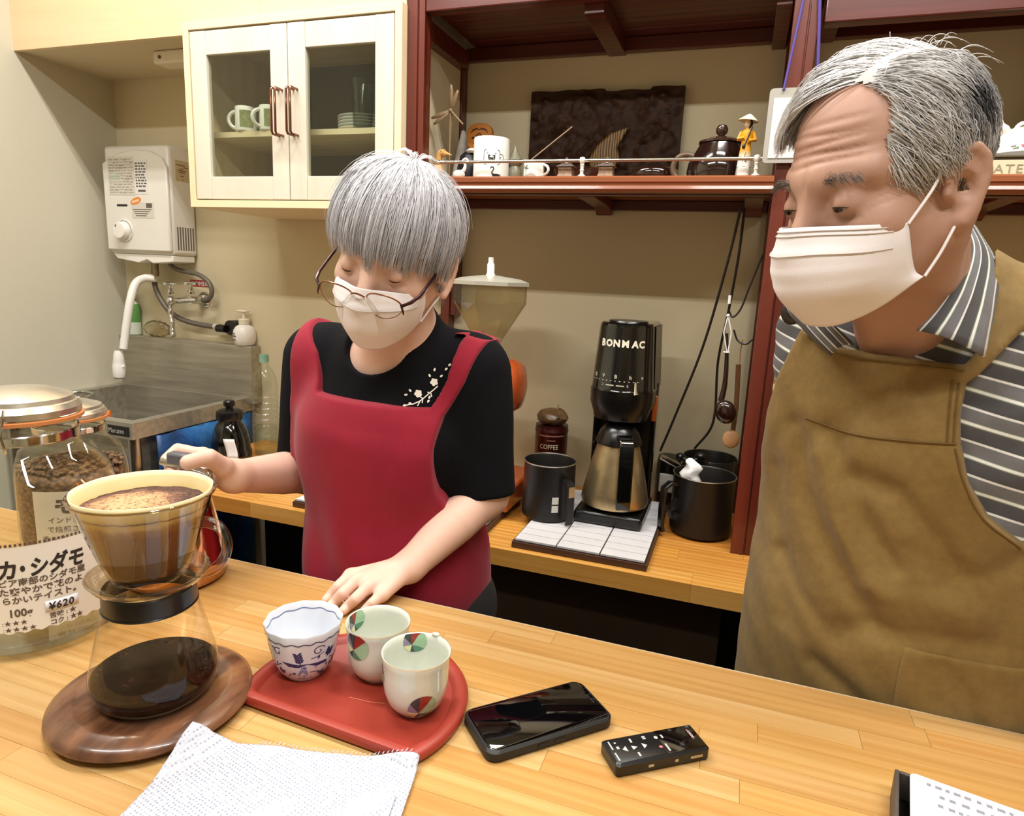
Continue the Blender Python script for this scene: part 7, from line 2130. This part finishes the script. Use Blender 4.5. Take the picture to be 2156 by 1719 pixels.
head_obj('hair_underlayer', cap, mat('grey_underhair', '#8b8a8d', .6), hair_w, HW)
# ================================================================== THE MAN
m_skin_m = skin_material('weathered_skin', '#b68f7b', '#aa7a68', '#8c6753', 26)
HM = Head((.126, .817, 1.445), -57, 18, 2.5, 1.05, 1.06)
man = thing('person', 'older grey-haired man in white mask, striped shirt and tan apron leaning over the counter', 'person', (.25, 1.0, 0))
yaw_m = -20.
RM = np.array(Matrix.Rotation(math.radians(yaw_m), 3, 'Z')).astype(f32)
Lx = np.array((math.cos(math.radians(yaw_m)), math.sin(math.radians(yaw_m)), 0)); Fw = np.array((math.sin(math.radians(yaw_m)), -math.cos(math.radians(yaw_m)), 0))
C0 = np.array((.25, .98, 0))
def mpt(u, w, z): return C0 + Lx * u + Fw * w + np.array((0, 0, z))
mRS, mRE, mRW = mpt(-.140, -.02, 1.262), mpt(-.140, -.11, 1.03), mpt(-.11, -.03, .84)
mLS, mLE, mLW = mpt(.150, .015, 1.285), mpt(.235, .02, 1.05), mpt(.33, .15, .895)
def m_torso(P):
    d = s_ell(P, mpt(.0, -.01, .82), (.178, .125, .19), RM)
    d = smin(d, s_ell(P, mpt(.0, -.005, .99), (.172, .128, .18), RM), .08)
    d = smin(d, s_ell(P, mpt(.0, .010, 1.16), (.182, .118, .155), RM), .08)
    d = smin(d, s_cone(P, mpt(-.125, .0, 1.268), mpt(.122, .01, 1.285), .055, .055), .07)
    d = smin(d, s_cone(P, mpt(-.012, .025, 1.255), mpt(-.035, .055, 1.335), .085, .058), .06)
    return d
zc_ = CT + .009
lw = mLW
def mf(a, b, c_, e): return [np.array(q) for q in (a, b, c_, e)]
hdirm = (Fw * .9 + Lx * .2); hdirm /= np.linalg.norm(hdirm); hside = np.array((-hdirm[1], hdirm[0], 0)) * -1
def mfinger(off, L, z0=.02, spread=.1):
    b_ = lw + hdirm * .085 + hside * off; dd = hdirm + hside * off * spread * 10
    return [np.array((b_[0], b_[1], zc_ + z0)), *[np.array((b_ + dd * L * t)[:2].tolist() + [zc_ + zz]) for t, zz in ((.42, .014), (.75, .006), (1., .002))]]
mF = [mfinger(-.032, .072), mfinger(-.011, .080), mfinger(.011, .075), mfinger(.031, .060, .016)]
mT = [np.array(lw + hdirm * .03 - hside * .025), np.array((*(lw + hdirm * .065 - hside * .052)[:2], zc_ + .012)), np.array((*(lw + hdirm * .098 - hside * .058)[:2], zc_ + .004))]
mleft = ([(lw, f_[0], .021, .012) for f_ in mF], [(f_, [.0105, .0098, .009, .0078]) for f_ in mF], (mT, [.0135, .0115, .0095]))
rw = mRW; dn = np.array((0.05, -.1, -1.)); dn /= np.linalg.norm(dn)
mFr = [[rw + dn * .085 + Fw * o_, rw + dn * .125 + Fw * (o_ + .004), rw + dn * .150 + Fw * o_ + Lx * .012, rw + dn * .165 + Fw * o_ + Lx * .026] for o_ in (-.03, -.01, .011, .03)]
mTr = [rw + dn * .03 + Fw * .028, rw + dn * .065 + Fw * .052, rw + dn * .095 + Fw * .056 + Lx * .01]
mright = ([(rw, f_[0], .020, .012) for f_ in mFr], [(f_, [.0105, .0098, .009, .0078]) for f_ in mFr], (mTr, [.0135, .0115, .0095]))
def m_skin(P):
    d = m_torso(P) + .012
    a1 = smin(s_chain(P, [mRS, mRE], [.050, .042]), s_chain(P, [mRE, mRW], [.040, .028]), .02)
    a2 = smin(s_chain(P, [mLS, mLE], [.050, .042]), s_chain(P, [mLE, mLW], [.040, .028]), .02)
    d = smin(d, np.minimum(a1, a2), .02)
    d = smin(d, hand_sdf(P, *mleft), .012); d = smin(d, hand_sdf(P, *mright), .012)
    nk = s_cone(P, mpt(-.030, .045, 1.27), HM.wld((0, .026, -.05)), .060, .058)
    nk = smin(nk, s_cone(P, mpt(-.050, .095, 1.262), HM.wld((-.012, -.030, -.085)), .018, .020), .03)
    nk = smin(nk, s_cone(P, mpt(-.015, .105, 1.262), HM.wld((.062, .02, -.045)), .012, .014), .025)
    d = smin(d, nk, .035)
    m = ((P - HM.p) ** 2).sum(1) < .2 ** 2
    if m.any():
        d[m] = smin(d[m], head_sdf(HM.loc(P[m]), HM.W, True, .0138, ((0, .007, .035), (.0765, .089, .082)), (-.003, -.006, -.010)) * HM.s, .022)
    return d
_v, _f = surface(m_skin, (-.02, .60, .60), (.68, 1.17, 1.63), .0024)
body_m = mesh_np('body', _v, _f, m_skin_m, man)
# --- shirt with woven stripes
k = N('striped_shirt_cloth'); b = k.bsdf('#555555', .85, 0, .2, sheen=.1)
at = k.n('Attribute'); at.attribute_name = 'stripe'
fr_ = k.n('Math', operation='FRACT'); k.l(at.outputs['Fac'], fr_.inputs[0])
c_ = k.ramp(fr_.outputs[0], [(.0, '#4c4a4b'), (.36, '#504e4f'), (.40, '#7d8a72'), (.42, '#e3e2dc'), (.49, '#e3e2dc'), (.51, '#7d8a72')])
rr = bpy.data.materials['striped_shirt_cloth'].node_tree.nodes
cr = [n_ for n_ in rr if n_.bl_idname == 'ShaderNodeValToRGB'][0].color_ramp
for p_, h_ in ((.54, '#6b696a'), (.88, '#6f6d6e'), (.90, '#dedcd6'), (.955, '#dedcd6'), (.97, '#4c4a4b')):
    e_ = cr.elements.new(p_); e_.color = lin(h_)
k.l(k.mix(c_, k.ramp(k.noise(k.coord('Position'), 30, 4, .6), [(.3, '#d5d5d5'), (.7, '#ffffff')]), .6, 'MULTIPLY'), b.inputs['Base Color'])
k.bump(k.noise(k.coord('Position'), 900, 2, .5), .2, .0006)
m_shirt = k.m
def m_sleeves(P):
    ld = (mLW - mLE) / np.linalg.norm(mLW - mLE); rd = (mRW - mRE) / np.linalg.norm(mRW - mRE)
    l = smin(s_chain(P, [mLS, mLE], [.066, .060]), s_cone(P, mLE, mLE * .3 + mLW * .7, .058, .046), .02)
    l = smax(l, (P - (mLE * .35 + mLW * .65)) @ ld, .004)
    r_ = smin(s_chain(P, [mRS, mRE], [.064, .060]), s_cone(P, mRE, mRE * .3 + mRW * .7, .056, .046), .02)
    r_ = smax(r_, (P - (mRE * .35 + mRW * .65)) @ rd, .004)
    return np.minimum(l, r_)
def m_neckhole(P):
    return s_cone(P, mpt(-.045, .120, 1.262), HM.wld((0, .03, -.02)), .030, .076)
def m_shirt_d(P):
    d = smin(m_torso(P), m_sleeves(P), .03) - .009
    u = (P - C0) @ Lx
    d = d + .0028 * np.sin(P[:, 2] * 70 + u * 55 + 2 * np.sin(P[:, 2] * 24)) * np.clip((u - .05) / .08, 0, 1) + .0018 * np.sin(P[:, 2] * 90 - u * 40)
    # deep elbow creases
    q = P - np.asarray(mpt(.165, .06, 1.135), f32)
    d = d + .006 * np.exp(-((q[:, 2] - .35 * (q @ Lx.astype(f32))) / .006) ** 2) * np.clip(1 - np.abs(q @ Lx.astype(f32)) / .06, 0, 1)
    d = d + .005 * np.exp(-((q[:, 2] + .035 - .2 * (q @ Lx.astype(f32))) / .006) ** 2) * np.clip(1 - np.abs(q @ Lx.astype(f32)) / .05, 0, 1)
    return smax(smax(d, -m_neckhole(P), .004), .70 - P[:, 2], .004)
_v, _f = surface(m_shirt_d, (-.04, .70, .69), (.66, 1.20, 1.40), .0034)
def stripe_attr(V):
    V = V.astype(f32)
    per = .036
    z = V[:, 2] + .24 * ((V - C0) @ Lx)
    out = z / per
    for (A, B_, r_) in ((mLS, mLE, .075), (mRS, mRE, .072)):
        A = np.asarray(A, f32); B_ = np.asarray(B_, f32); ax = (B_ - A) / np.linalg.norm(B_ - A)
        tt = (V - A) @ ax
        dd = np.sqrt(np.maximum(0, ((V - A) ** 2).sum(1) - tt ** 2))
        lat = np.abs((V - C0) @ Lx)
        w_ = np.clip((lat - .150) / .012, 0, 1)
        out = np.where(w_ > .5, -(tt) / per + .3, out) if False else out
    return out
shirt = mesh_np('shirt', _v, _f, m_shirt, man, attrs={'stripe': stripe_attr(_v)})
# --- apron
m_apron_t = N('tan_canvas'); b = m_apron_t.bsdf('#806838', .85, 0, .2, sheen=.12)
co = m_apron_t.coord('Position')
c1 = m_apron_t.ramp(m_apron_t.noise(co, 5, 5, .6), [(.3, '#775d30'), (.55, '#836a3b'), (.75, '#897148')])
m_apron_t.l(m_apron_t.mix(c1, m_apron_t.ramp(m_apron_t.noise(co, 90, 4, .65), [(.35, '#e2e2e2'), (.7, '#ffffff')]), .7, 'MULTIPLY'), b.inputs['Base Color'])
m_apron_t.bump(m_apron_t.noise(co, 1000, 2, .5), .25, .0006); m_apron_t = m_apron_t.m
def on_pl(px, py, w):
    """photo measurement on the plane w metres in front of the man's centre line -> (u, z)"""
    d = _ray(px, py); o_ = np.array((0, 0, CAM_Z))
    t = (w - (o_ - C0) @ Fw) / (d @ Fw); p = o_ + d * t
    return (float((p - C0) @ Lx), float(p[2]))
bib = [on_pl(1692, 690, .08), on_pl(1725, 712, .10), on_pl(1765, 733, .115), on_pl(1900, 752, .125), on_pl(2032, 768, .125), on_pl(2062, 735, .12), on_pl(2090, 640, .09), on_pl(2098, 560, .05), on_pl(2098, 500, .0), on_pl(2190, 520, .0), on_pl(2200, 620, .03), on_pl(2160, 690, .065), on_pl(2066, 785, .115), on_pl(2036, 806, .122), on_pl(2024, 870, .128), on_pl(2024, 930, .13), on_pl(2040, 1010, .13), on_pl(2080, 1085, .125), on_pl(2160, 1148, .11), (.20, 1.01), (.23, .97), (.23, .42), (-.23, .42), on_pl(1575, 1420, .0), on_pl(1604, 1150, .0), on_pl(1618, 950, .02), on_pl(1630, 860, .04), on_pl(1645, 800, .055)]
creases = [([(1745, 905), (1790, 1000), (1850, 1120), (1890, 1180)], .0045, .010), ([(1670, 900), (1705, 1040), (1770, 1180), (1835, 1290)], .0055, .011), ([(1815, 1000), (1900, 1030), (1960, 1110), (2010, 1180)], .005, .011), ([(1930, 1150), (2000, 1215), (2080, 1215), (2156, 1180)], .004, .010),
           ([(1640, 1170), (1690, 1250), (1760, 1330)], .004, .010), ([(1790, 1310), (1930, 1325), (2080, 1360)], .0045, .011), ([(1720, 1380), (1790, 1430), (1830, 1470)], .003, .009), ([(1990, 1390), (2030, 1450), (2060, 1520)], .004, .009), ([(1620, 1000), (1640, 1150), (1650, 1300)], .003, .012), ([(1850, 1230), (1950, 1260), (2060, 1290)], -.003, .012), ([(1730, 960), (1760, 1080), (1830, 1210)], -.0035, .012)]
cre = [([on_pl(x_, y_, .13) for x_, y_ in pts], am, sg_) for pts, am, sg_ in creases]
def m_apron_d(P):
    d = smin(m_torso(P), s_cone(P, mLS, mLE, .062, .05), .03)
    fr2 = s_ell(P, mpt(.0, .0, .62), (.19, .125, .55), RM)
    d = smin(d, fr2, .05) - .0250
    u = (P - C0.astype(f32)) @ Lx.astype(f32); z = P[:, 2]
    for pts, am, sg_ in cre:
        dd = None
        for (a, b_) in zip(pts[:-1], pts[1:]):
            ex, ey = b_[0] - a[0], b_[1] - a[1]
            t = np.clip(((u - a[0]) * ex + (z - a[1]) * ey) / (ex * ex + ey * ey), 0, 1)
            q = (u - a[0] - t * ex) ** 2 + (z - a[1] - t * ey) ** 2
            dd = q if dd is None else np.minimum(dd, q)
        d = d + 1.45 * am * np.exp(-dd / (1.9 * sg_ * sg_))
    d = d + .0014 * np.sin(u * 90 + z * 40) * np.sin(z * 50) + .0018 * np.sin(u * 150) * np.exp(-((z - 1.152 - .1 * u) / .02) ** 2) * np.clip((-u - .02) / .05, 0, 1)
    return d
def m_apron_c(P):
    d = m_apron_d(P)
    u = (P - C0.astype(f32)) @ Lx.astype(f32); w = (P - C0.astype(f32)) @ Fw.astype(f32)
    back = np.where(P[:, 2] > 1.20, -.2, -.03 - w)
    return smax(smax(d, s_poly(u, P[:, 2], bib), .003), back, .004)
_v, _f = surface(m_apron_c, (-.06, .70, .42), (.62, 1.16, 1.42), .0034)
apm = mesh_np('apron', _v, _f, m_apron_t, man)
pk_poly = [on_pl(1906, 1352, .14), on_pl(2200, 1440, .14), on_pl(2200, 1640, .14), on_pl(1868, 1560, .14), on_pl(1884, 1470, .14)]
def m_pocket(P):
    u = (P - C0.astype(f32)) @ Lx.astype(f32); w = (P - C0.astype(f32)) @ Fw.astype(f32)
    return smax(smax(m_apron_d(P) - .0028, s_poly(u, P[:, 2], pk_poly), .002), -w, .004)
_v, _f = surface(m_pocket, (.10, .70, .74), (.56, 1.0, .97), .0034)
mesh_np('pocket', _v, _f, m_apron_t, apm)
_bvm = BVHTree.FromPolygons([tuple(p) for p in (np.array([v.co for v in apm.data.vertices]) + np.array(man.location))], [tuple(p.vertices) for p in apm.data.polygons])
def on_apron(px, py, lift=.0012):
    o_ = Vector((0, 0, CAM_Z)); d_ = Vector(_ray(px, py).tolist()).normalized()
    h = _bvm.ray_cast(o_, d_)
    p = h[0] if h[0] is not None else Vector(o_ + d_ * .78)
    return p - d_ * lift
m_seam = mat('darker_tan_stitching', '#664b22', .9)
def seam_line(pts, rad=.0011):
    pp = smooth_path([Vector((x_, y_, 0)) for x_, y_ in pts], 8)
    return MB().tube([on_apron(p.x, p.y) for p in pp], rad, 6)
obj('seams', merge(seam_line([(1695, 880), (1800, 915), (1920, 930), (2022, 936)]), seam_line([(2006, 800), (1998, 870), (1994, 932)], .0009), seam_line([(2020, 806), (2012, 870), (2008, 932)], .0009), seam_line([(1700, 706), (1765, 745), (1900, 766), (2030, 781)], .0009), seam_line([(2012, 945), (2030, 1015), (2070, 1092), (2150, 1156)], .0010)), m_seam, apm)
bt_ = on_apron(2008, 752, .003)
def disc_at(p, nrm, r_, h_, name, material, parent):
    q = Vector(nrm).to_track_quat('Z', 'Y').to_matrix().to_4x4()
    return obj(name, MB().lathe([(0, 0), (r_, 0), (r_, h_ * .6), (r_ * .8, h_), (r_ * .4, h_ * .8), (0, h_ * .8)], 20, m=Matrix.Translation(p) @ q), material, parent)
disc_at(bt_, tuple((np.array((-.3, -.9, .1)))), .0125, .005, 'button', m_black_plastic, apm)
# trousers, shoes
def m_legs(P):
    d = s_chain(P, [mpt(-.09, 0, .76), mpt(-.095, -.01, .42), mpt(-.095, -.03, .07)], [.095, .070, .052])
    d = np.minimum(d, s_chain(P, [mpt(.09, 0, .76), mpt(.095, -.01, .42), mpt(.095, -.03, .07)], [.095, .070, .052]))
    return smin(d, s_ell(P, mpt(0, -.01, .80), (.165, .115, .10), RM), .03)
_v, _f = surface(m_legs, (.02, .80, .02), (.50, 1.20, .92), .009)
mesh_np('trousers', _v, _f, bpy.data.materials['charcoal_trousers'], man)
for s in (-1, 1):
    p = mpt(s * .095, .02, .038)
    obj('shoe', MB().sphere(tuple(p), (.05, .13, .038), 20, 12, m=Matrix.Rotation(math.radians(yaw_m), 4, 'Z')), m_black_plastic, man)
# --- collar leaves
def leaf_sheet(fold, outer, n=22, m=9, per=.0185, ph=0.):
    """sheet between the fold line (around the neck) and the outer edge"""
    A = smooth_path(fold, 8); B_ = smooth_path(outer, 8)
    def samp(L, t):
        L = np.array([tuple(p) for p in L]); s_ = np.r_[0, np.cumsum(np.linalg.norm(np.diff(L, axis=0), axis=1))]
        return np.array([np.interp(t * s_[-1], s_, L[:, k_]) for k_ in range(3)])
    mb = MB().grid(n, m, lambda u, v: tuple(samp(A, u) * (1 - v) + samp(B_, u) * v + np.array((-.25, -.6, .5)) * .010 * math.sin(PI * v)))
    return mb
def collar(fold, outer, name, per, ph):
    mb = leaf_sheet(fold, outer)
    L = sum((Vector(outer[q + 1]) - Vector(outer[q])).length for q in range(len(outer) - 1))
    st_ = [2.15 * (i // 22) / 8 - .35 * (i % 22) / 21 + ph for i in range(len(mb.v))]
    o = mesh_np(name, mb.v, mb.f, m_shirt, man, attrs={'stripe': st_})
    md = o.modifiers.new('solid', 'SOLIDIFY'); md.thickness = .0022
    return o
P3 = lambda px, py, y: tuple(on_y(px, py, y))
collar([P3(2024, 462, .935), P3(2040, 520, .885), P3(2010, 600, .835), P3(1970, 655, .806), P3(1930, 694, .792)],
       [P3(2062, 486, .960), P3(2104, 560, .900), P3(2098, 640, .842), P3(2086, 700, .812), P3(2074, 752, .796)], 'collar_leaf', .030, .15)
collar([P3(1700, 590, .93), P3(1722, 640, .895), P3(1750, 680, .865), P3(1782, 712, .84), P3(1798, 728, .828)],
       [P3(1650, 612, .955), P3(1662, 655, .925), P3(1690, 690, .895), P3(1720, 720, .868), P3(1752, 748, .85)], 'collar_leaf', .026, .4)
# collar stand behind the neck
cs_ = MB().grid(20, 4, lambda u, v: (lambda a: tuple(np.array(mpt(-.028, .040, 1.318)) + Lx * .074 * math.cos(a) + Fw * .074 * math.sin(a) + np.array((0, 0, (v - .6) * .05 + .010 * math.cos(a)))))(-.25 - 2.6 * u))
cso = mesh_np('collar_stand', cs_.v, cs_.f, m_shirt, man, attrs={'stripe': [(i % 20) * .32 for i in range(len(cs_.v))]})
cso.modifiers.new('solid', 'SOLIDIFY').thickness = .002
db = on_y(1668, 657, .935)
obj('shoulder_blob', MB().sphere(tuple(db), (.014, .008, .017), 16, 10), mat('dark_brown_blob', '#2b2521', .4), man)  # dark rounded blob beside the collar
# --- mask and loops
rows = [[(0, -.1180, -.016), (.030, -.097, -.020), (.058, -.070, -.026), (.067, -.040, -.032)],
        [(0, -.1250, -.036), (.032, -.106, -.038), (.060, -.076, -.044), (.068, -.040, -.048)],
        [(0, -.1270, -.062), (.033, -.112, -.062), (.060, -.078, -.064), (.067, -.038, -.066)],
        [(0, -.1230, -.090), (.032, -.108, -.089), (.057, -.074, -.086), (.066, -.034, -.079)],
        [(0, -.1000, -.122), (.028, -.090, -.120), (.050, -.062, -.108), (.070, -.030, -.085)]]
mkm = head_obj('face_mask', mask_grid(rows, 1.06, pleats=[(.26, .0030), (.45, .0022), (.62, .0016)]), m_mask, man, HM, solid=.0012, smooth=60)
head_obj('seam_line', mask_lines(mask_fn(rows, 1.06, [(.26, .0030), (.45, .0022), (.62, .0016)]), (.045, .10)), m_fold, mkm, HM)
head_obj('pleat_line', mask_lines(mask_fn(rows, 1.06, [(.26, .0030), (.45, .0022), (.62, .0016)]), (.31,)), m_fold, mkm, HM)
for s in (-1, 1):
    lp = MB().tube(smooth_path([(s * .071, -.040, -.033), (s * .077, -.018, -.008), (s * .079, -.004, .012), (s * .081, .010, .014)], 5), .0014, 6)
    lp.tube(smooth_path([(s * .0735, -.028, -.085), (s * .077, -.014, -.068), (s * .0785, -.002, -.052), (s * .078, .010, -.038)], 5), .0014, 6)
    head_obj('ear_loop', lp, m_mask, mkm, HM)
# --- eyes, brows
def lid_strip(s, W, z0, z1, a, rr, name, material):
    c_ = np.array((.0345 * W, -.0715, -.005)); vs = []; n = 10
    for q in range(n + 1):
        th = -a + 2 * a * q / n; e_ = (1 - (2 * q / n - 1) ** 2) ** .6
        zm = (z0 + z1) / 2
        for zz in (zm + (z1 - zm) * e_, zm + (z0 - zm) * e_):
            ring = math.sqrt(max(1e-6, rr * rr - zz * zz))
            vs.append((s * (c_[0] + ring * math.sin(th)), c_[1] - ring * math.cos(th), c_[2] + zz))
    return head_obj(name, MB().raw(vs, [(2 * q, 2 * q + 1, 2 * q + 3, 2 * q + 2) for q in range(n)]), material, man, HM)
m_eye = mat('dark_brown_eye', '#1d100b', .12); m_sclera = mat('eye_white', '#94786a', .3)
for s in (-1, 1):
    lid_strip(s, 1.06, -.0055, -.0012, .80, .0142, 'eye', m_sclera)
    lid_strip(s, 1.06, -.0053, -.0010, .50, .0144, 'iris', m_eye)
    head_obj('upper_lash', lid_arc(s, 1.06, -.0022, -.0018, .0008, .0146, 9, .86), m_lash, man, HM)
r = np.random.RandomState(12)
m_brow = hair_material('brow_hair', [(0, '#3a332e'), (.5, '#5f554d'), (1, '#9a948e')])
for s in (-1, 1):
    EB = Strands()
    for q in range(150):
        t = r.rand(); x0 = .018 + .038 * t
        p0 = np.array((s * x0 * 1.06, -.0895 + 5.2 * (x0 - .015) ** 2 + .004, .0165 + .006 * math.sin(PI * t * .9) + r.normal(0, .0022)))
        dv = np.array((s * (.6 + .5 * t), -.25, .25 - .8 * t + r.normal(0, .25))); dv /= np.linalg.norm(dv)
        L = r.uniform(.006, .013)
        EB.add(np.array([p0 + dv * L * w - np.array((0, 0, .002)) * w * w for w in np.linspace(0, 1, 5)]), .00024, np.clip(r.normal(.45, .22), 0, 1))
    EB.build('eyebrow', HM, m_brow, man)
# --- hair
m_hair_m = hair_material('white_grey_hair', [(.0, '#3b3a3c'), (.25, '#6f6e72'), (.5, '#9d9b9c'), (.75, '#c4c2c0'), (1., '#dedcda')], .55)
hcm = np.array((0, .007, .035)); haxm = np.array((.0765, .089, .082))
def m_proj(p, lift):
    q = (p - hcm) / haxm
    return hcm + q / np.linalg.norm(q) * (haxm + lift)
def m_scalp(p):
    x, y, z = p; ax = abs(x)
    if z > .080: return y > -.050 + .2 * max(0, x)
    if z > .040: return y > -.050 + .35 * (z - .04) and (ax > .045 or y > -.02)
    if z > .0: return ax > .045 and y > -.048 and not (z < .012 and -.004 < y < .024)
    if z > -.022: return ax > .055 and (-.040 - .8 * z < y < -.008 or y > .028)
    return y > .030 and z > -.062
HS = Strands()
cl_dirs = []
for q in range(420):
    v = r.normal(0, 1, 3); cl_dirs.append((v / np.linalg.norm(v), np.clip(r.normal(.86, .12), .4, 1), r.normal(0, .15, 3), r.uniform(-.003, .003)))
cl_arr = np.array([c_[0] for c_ in cl_dirs])
made = 0
while made < 6400:
    v = r.normal(0, 1, 3); v /= np.linalg.norm(v)
    p = hcm + v * haxm
    if not m_scalp(p): continue
    made += 1
    ci = int(np.argmax(cl_arr @ v)); _, tone0, jit, lj = cl_dirs[ci]
    x, y, z = p
    part = .030
    if x < part and z > .030 and y < .075:
        D0 = np.array((-1., -.42, .0)); L = r.uniform(.10, .155) * (1 if x > -.03 else .8); lift1 = .0175 + lj * 1.5; sweep = True
    elif y > .06 or z > .09:
        D0 = np.array((.25 * np.sign(x + .001), .7, -.75)); L = r.uniform(.040, .065); lift1 = .0075 + lj * .7; sweep = False
    else:
        D0 = np.array((.15 * np.sign(x), .42 if y < 0 else .25, -1.)); L = r.uniform(.030, .055) * (.55 if z < .03 else 1); lift1 = (.0075 if z > .02 else .0045) + lj * .7; sweep = False
    D0 = D0 + jit * 1.3 + r.normal(0, .12, 3)
    pts = [m_proj(p, .001)]
    nst = 12; st_ = L / nst
    cur = pts[0]
    for w in range(nst):
        t = (w + 1) / nst
        D = D0.copy()
        if sweep and cur[0] < -.055: D = np.array((-.30, -.25, -1.)) + jit * .5
        nn = (cur - hcm) / haxm ** 2; nn /= np.linalg.norm(nn)
        D = D - nn * (D @ nn); D /= np.linalg.norm(D) + 1e-9
        cur = m_proj(cur + D * st_, .001 + lift1 * min(1, t * 1.8)) if not (sweep and cur[0] < -.070) else cur + np.array((-.18, -.10, -1.)) / 1.03 * st_
        if sweep and cur[2] < .046 + .01 * r.rand(): break
        pts.append(cur)
    if len(pts) < 4: continue
    P = np.array(pts) + np.cumsum(r.normal(0, .00040, (len(pts), 3)), 0)
    tone = tone0 + r.normal(0, .1)
    dk_ = math.exp(-((x - .070) ** 2 / .034 ** 2 + (y - .030) ** 2 / .030 ** 2 + (z - .082) ** 2 / .026 ** 2))
    tone -= .75 * dk_
    if y > .05 or (z < .05 and y > .02): tone -= .10
    if sweep: tone += .08
    elif y < .0: tone += .10
    HS.add(P, r.uniform(.0004, .0008), np.clip(tone + .08 * np.linspace(-1, 1, len(P)), 0, 1))
for q in range(70):
    v = np.array((r.normal(0, .5), r.normal(.2, .5), 1.)); v /= np.linalg.norm(v); b0 = hcm + v * (haxm + .008)
    dv = v * .5 + np.array((r.normal(0, .6), r.normal(.2, .6), .2)); dv /= np.linalg.norm(dv)
    HS.add(np.array([b0 + dv * .005 * t - np.array((0, 0, .0006)) * t * t for t in range(7)]), .0004, .95)
hair_m = HS.build('hair', HM, m_hair_m, man, 'short side-parted white hair, dark grey at the crown side')
capm = MB()
nu_, nv_ = 96, 60
vs, keep = [], []
for j in range(nv_ + 1):
    for i in range(nu_):
        ph_, th_ = 2 * PI * i / nu_, PI * j / nv_
        d_ = np.array((math.sin(th_) * math.cos(ph_), math.sin(th_) * math.sin(ph_), math.cos(th_)))
        p = hcm + d_ * (haxm + .0022); vs.append(tuple(p)); keep.append(m_scalp(hcm + d_ * haxm))
fs = [(j * nu_ + i, j * nu_ + (i + 1) % nu_, (j + 1) * nu_ + (i + 1) % nu_, (j + 1) * nu_ + i) for j in range(nv_) for i in range(nu_)]
fs = [f_ for f_ in fs if all(keep[q] for q in f_)]
capm.raw(vs, [f_[::-1] for f_ in fs])
head_obj('hair_underlayer', capm, mat('grey_underhair_man', '#a5a29e', .6), hair_m, HM)
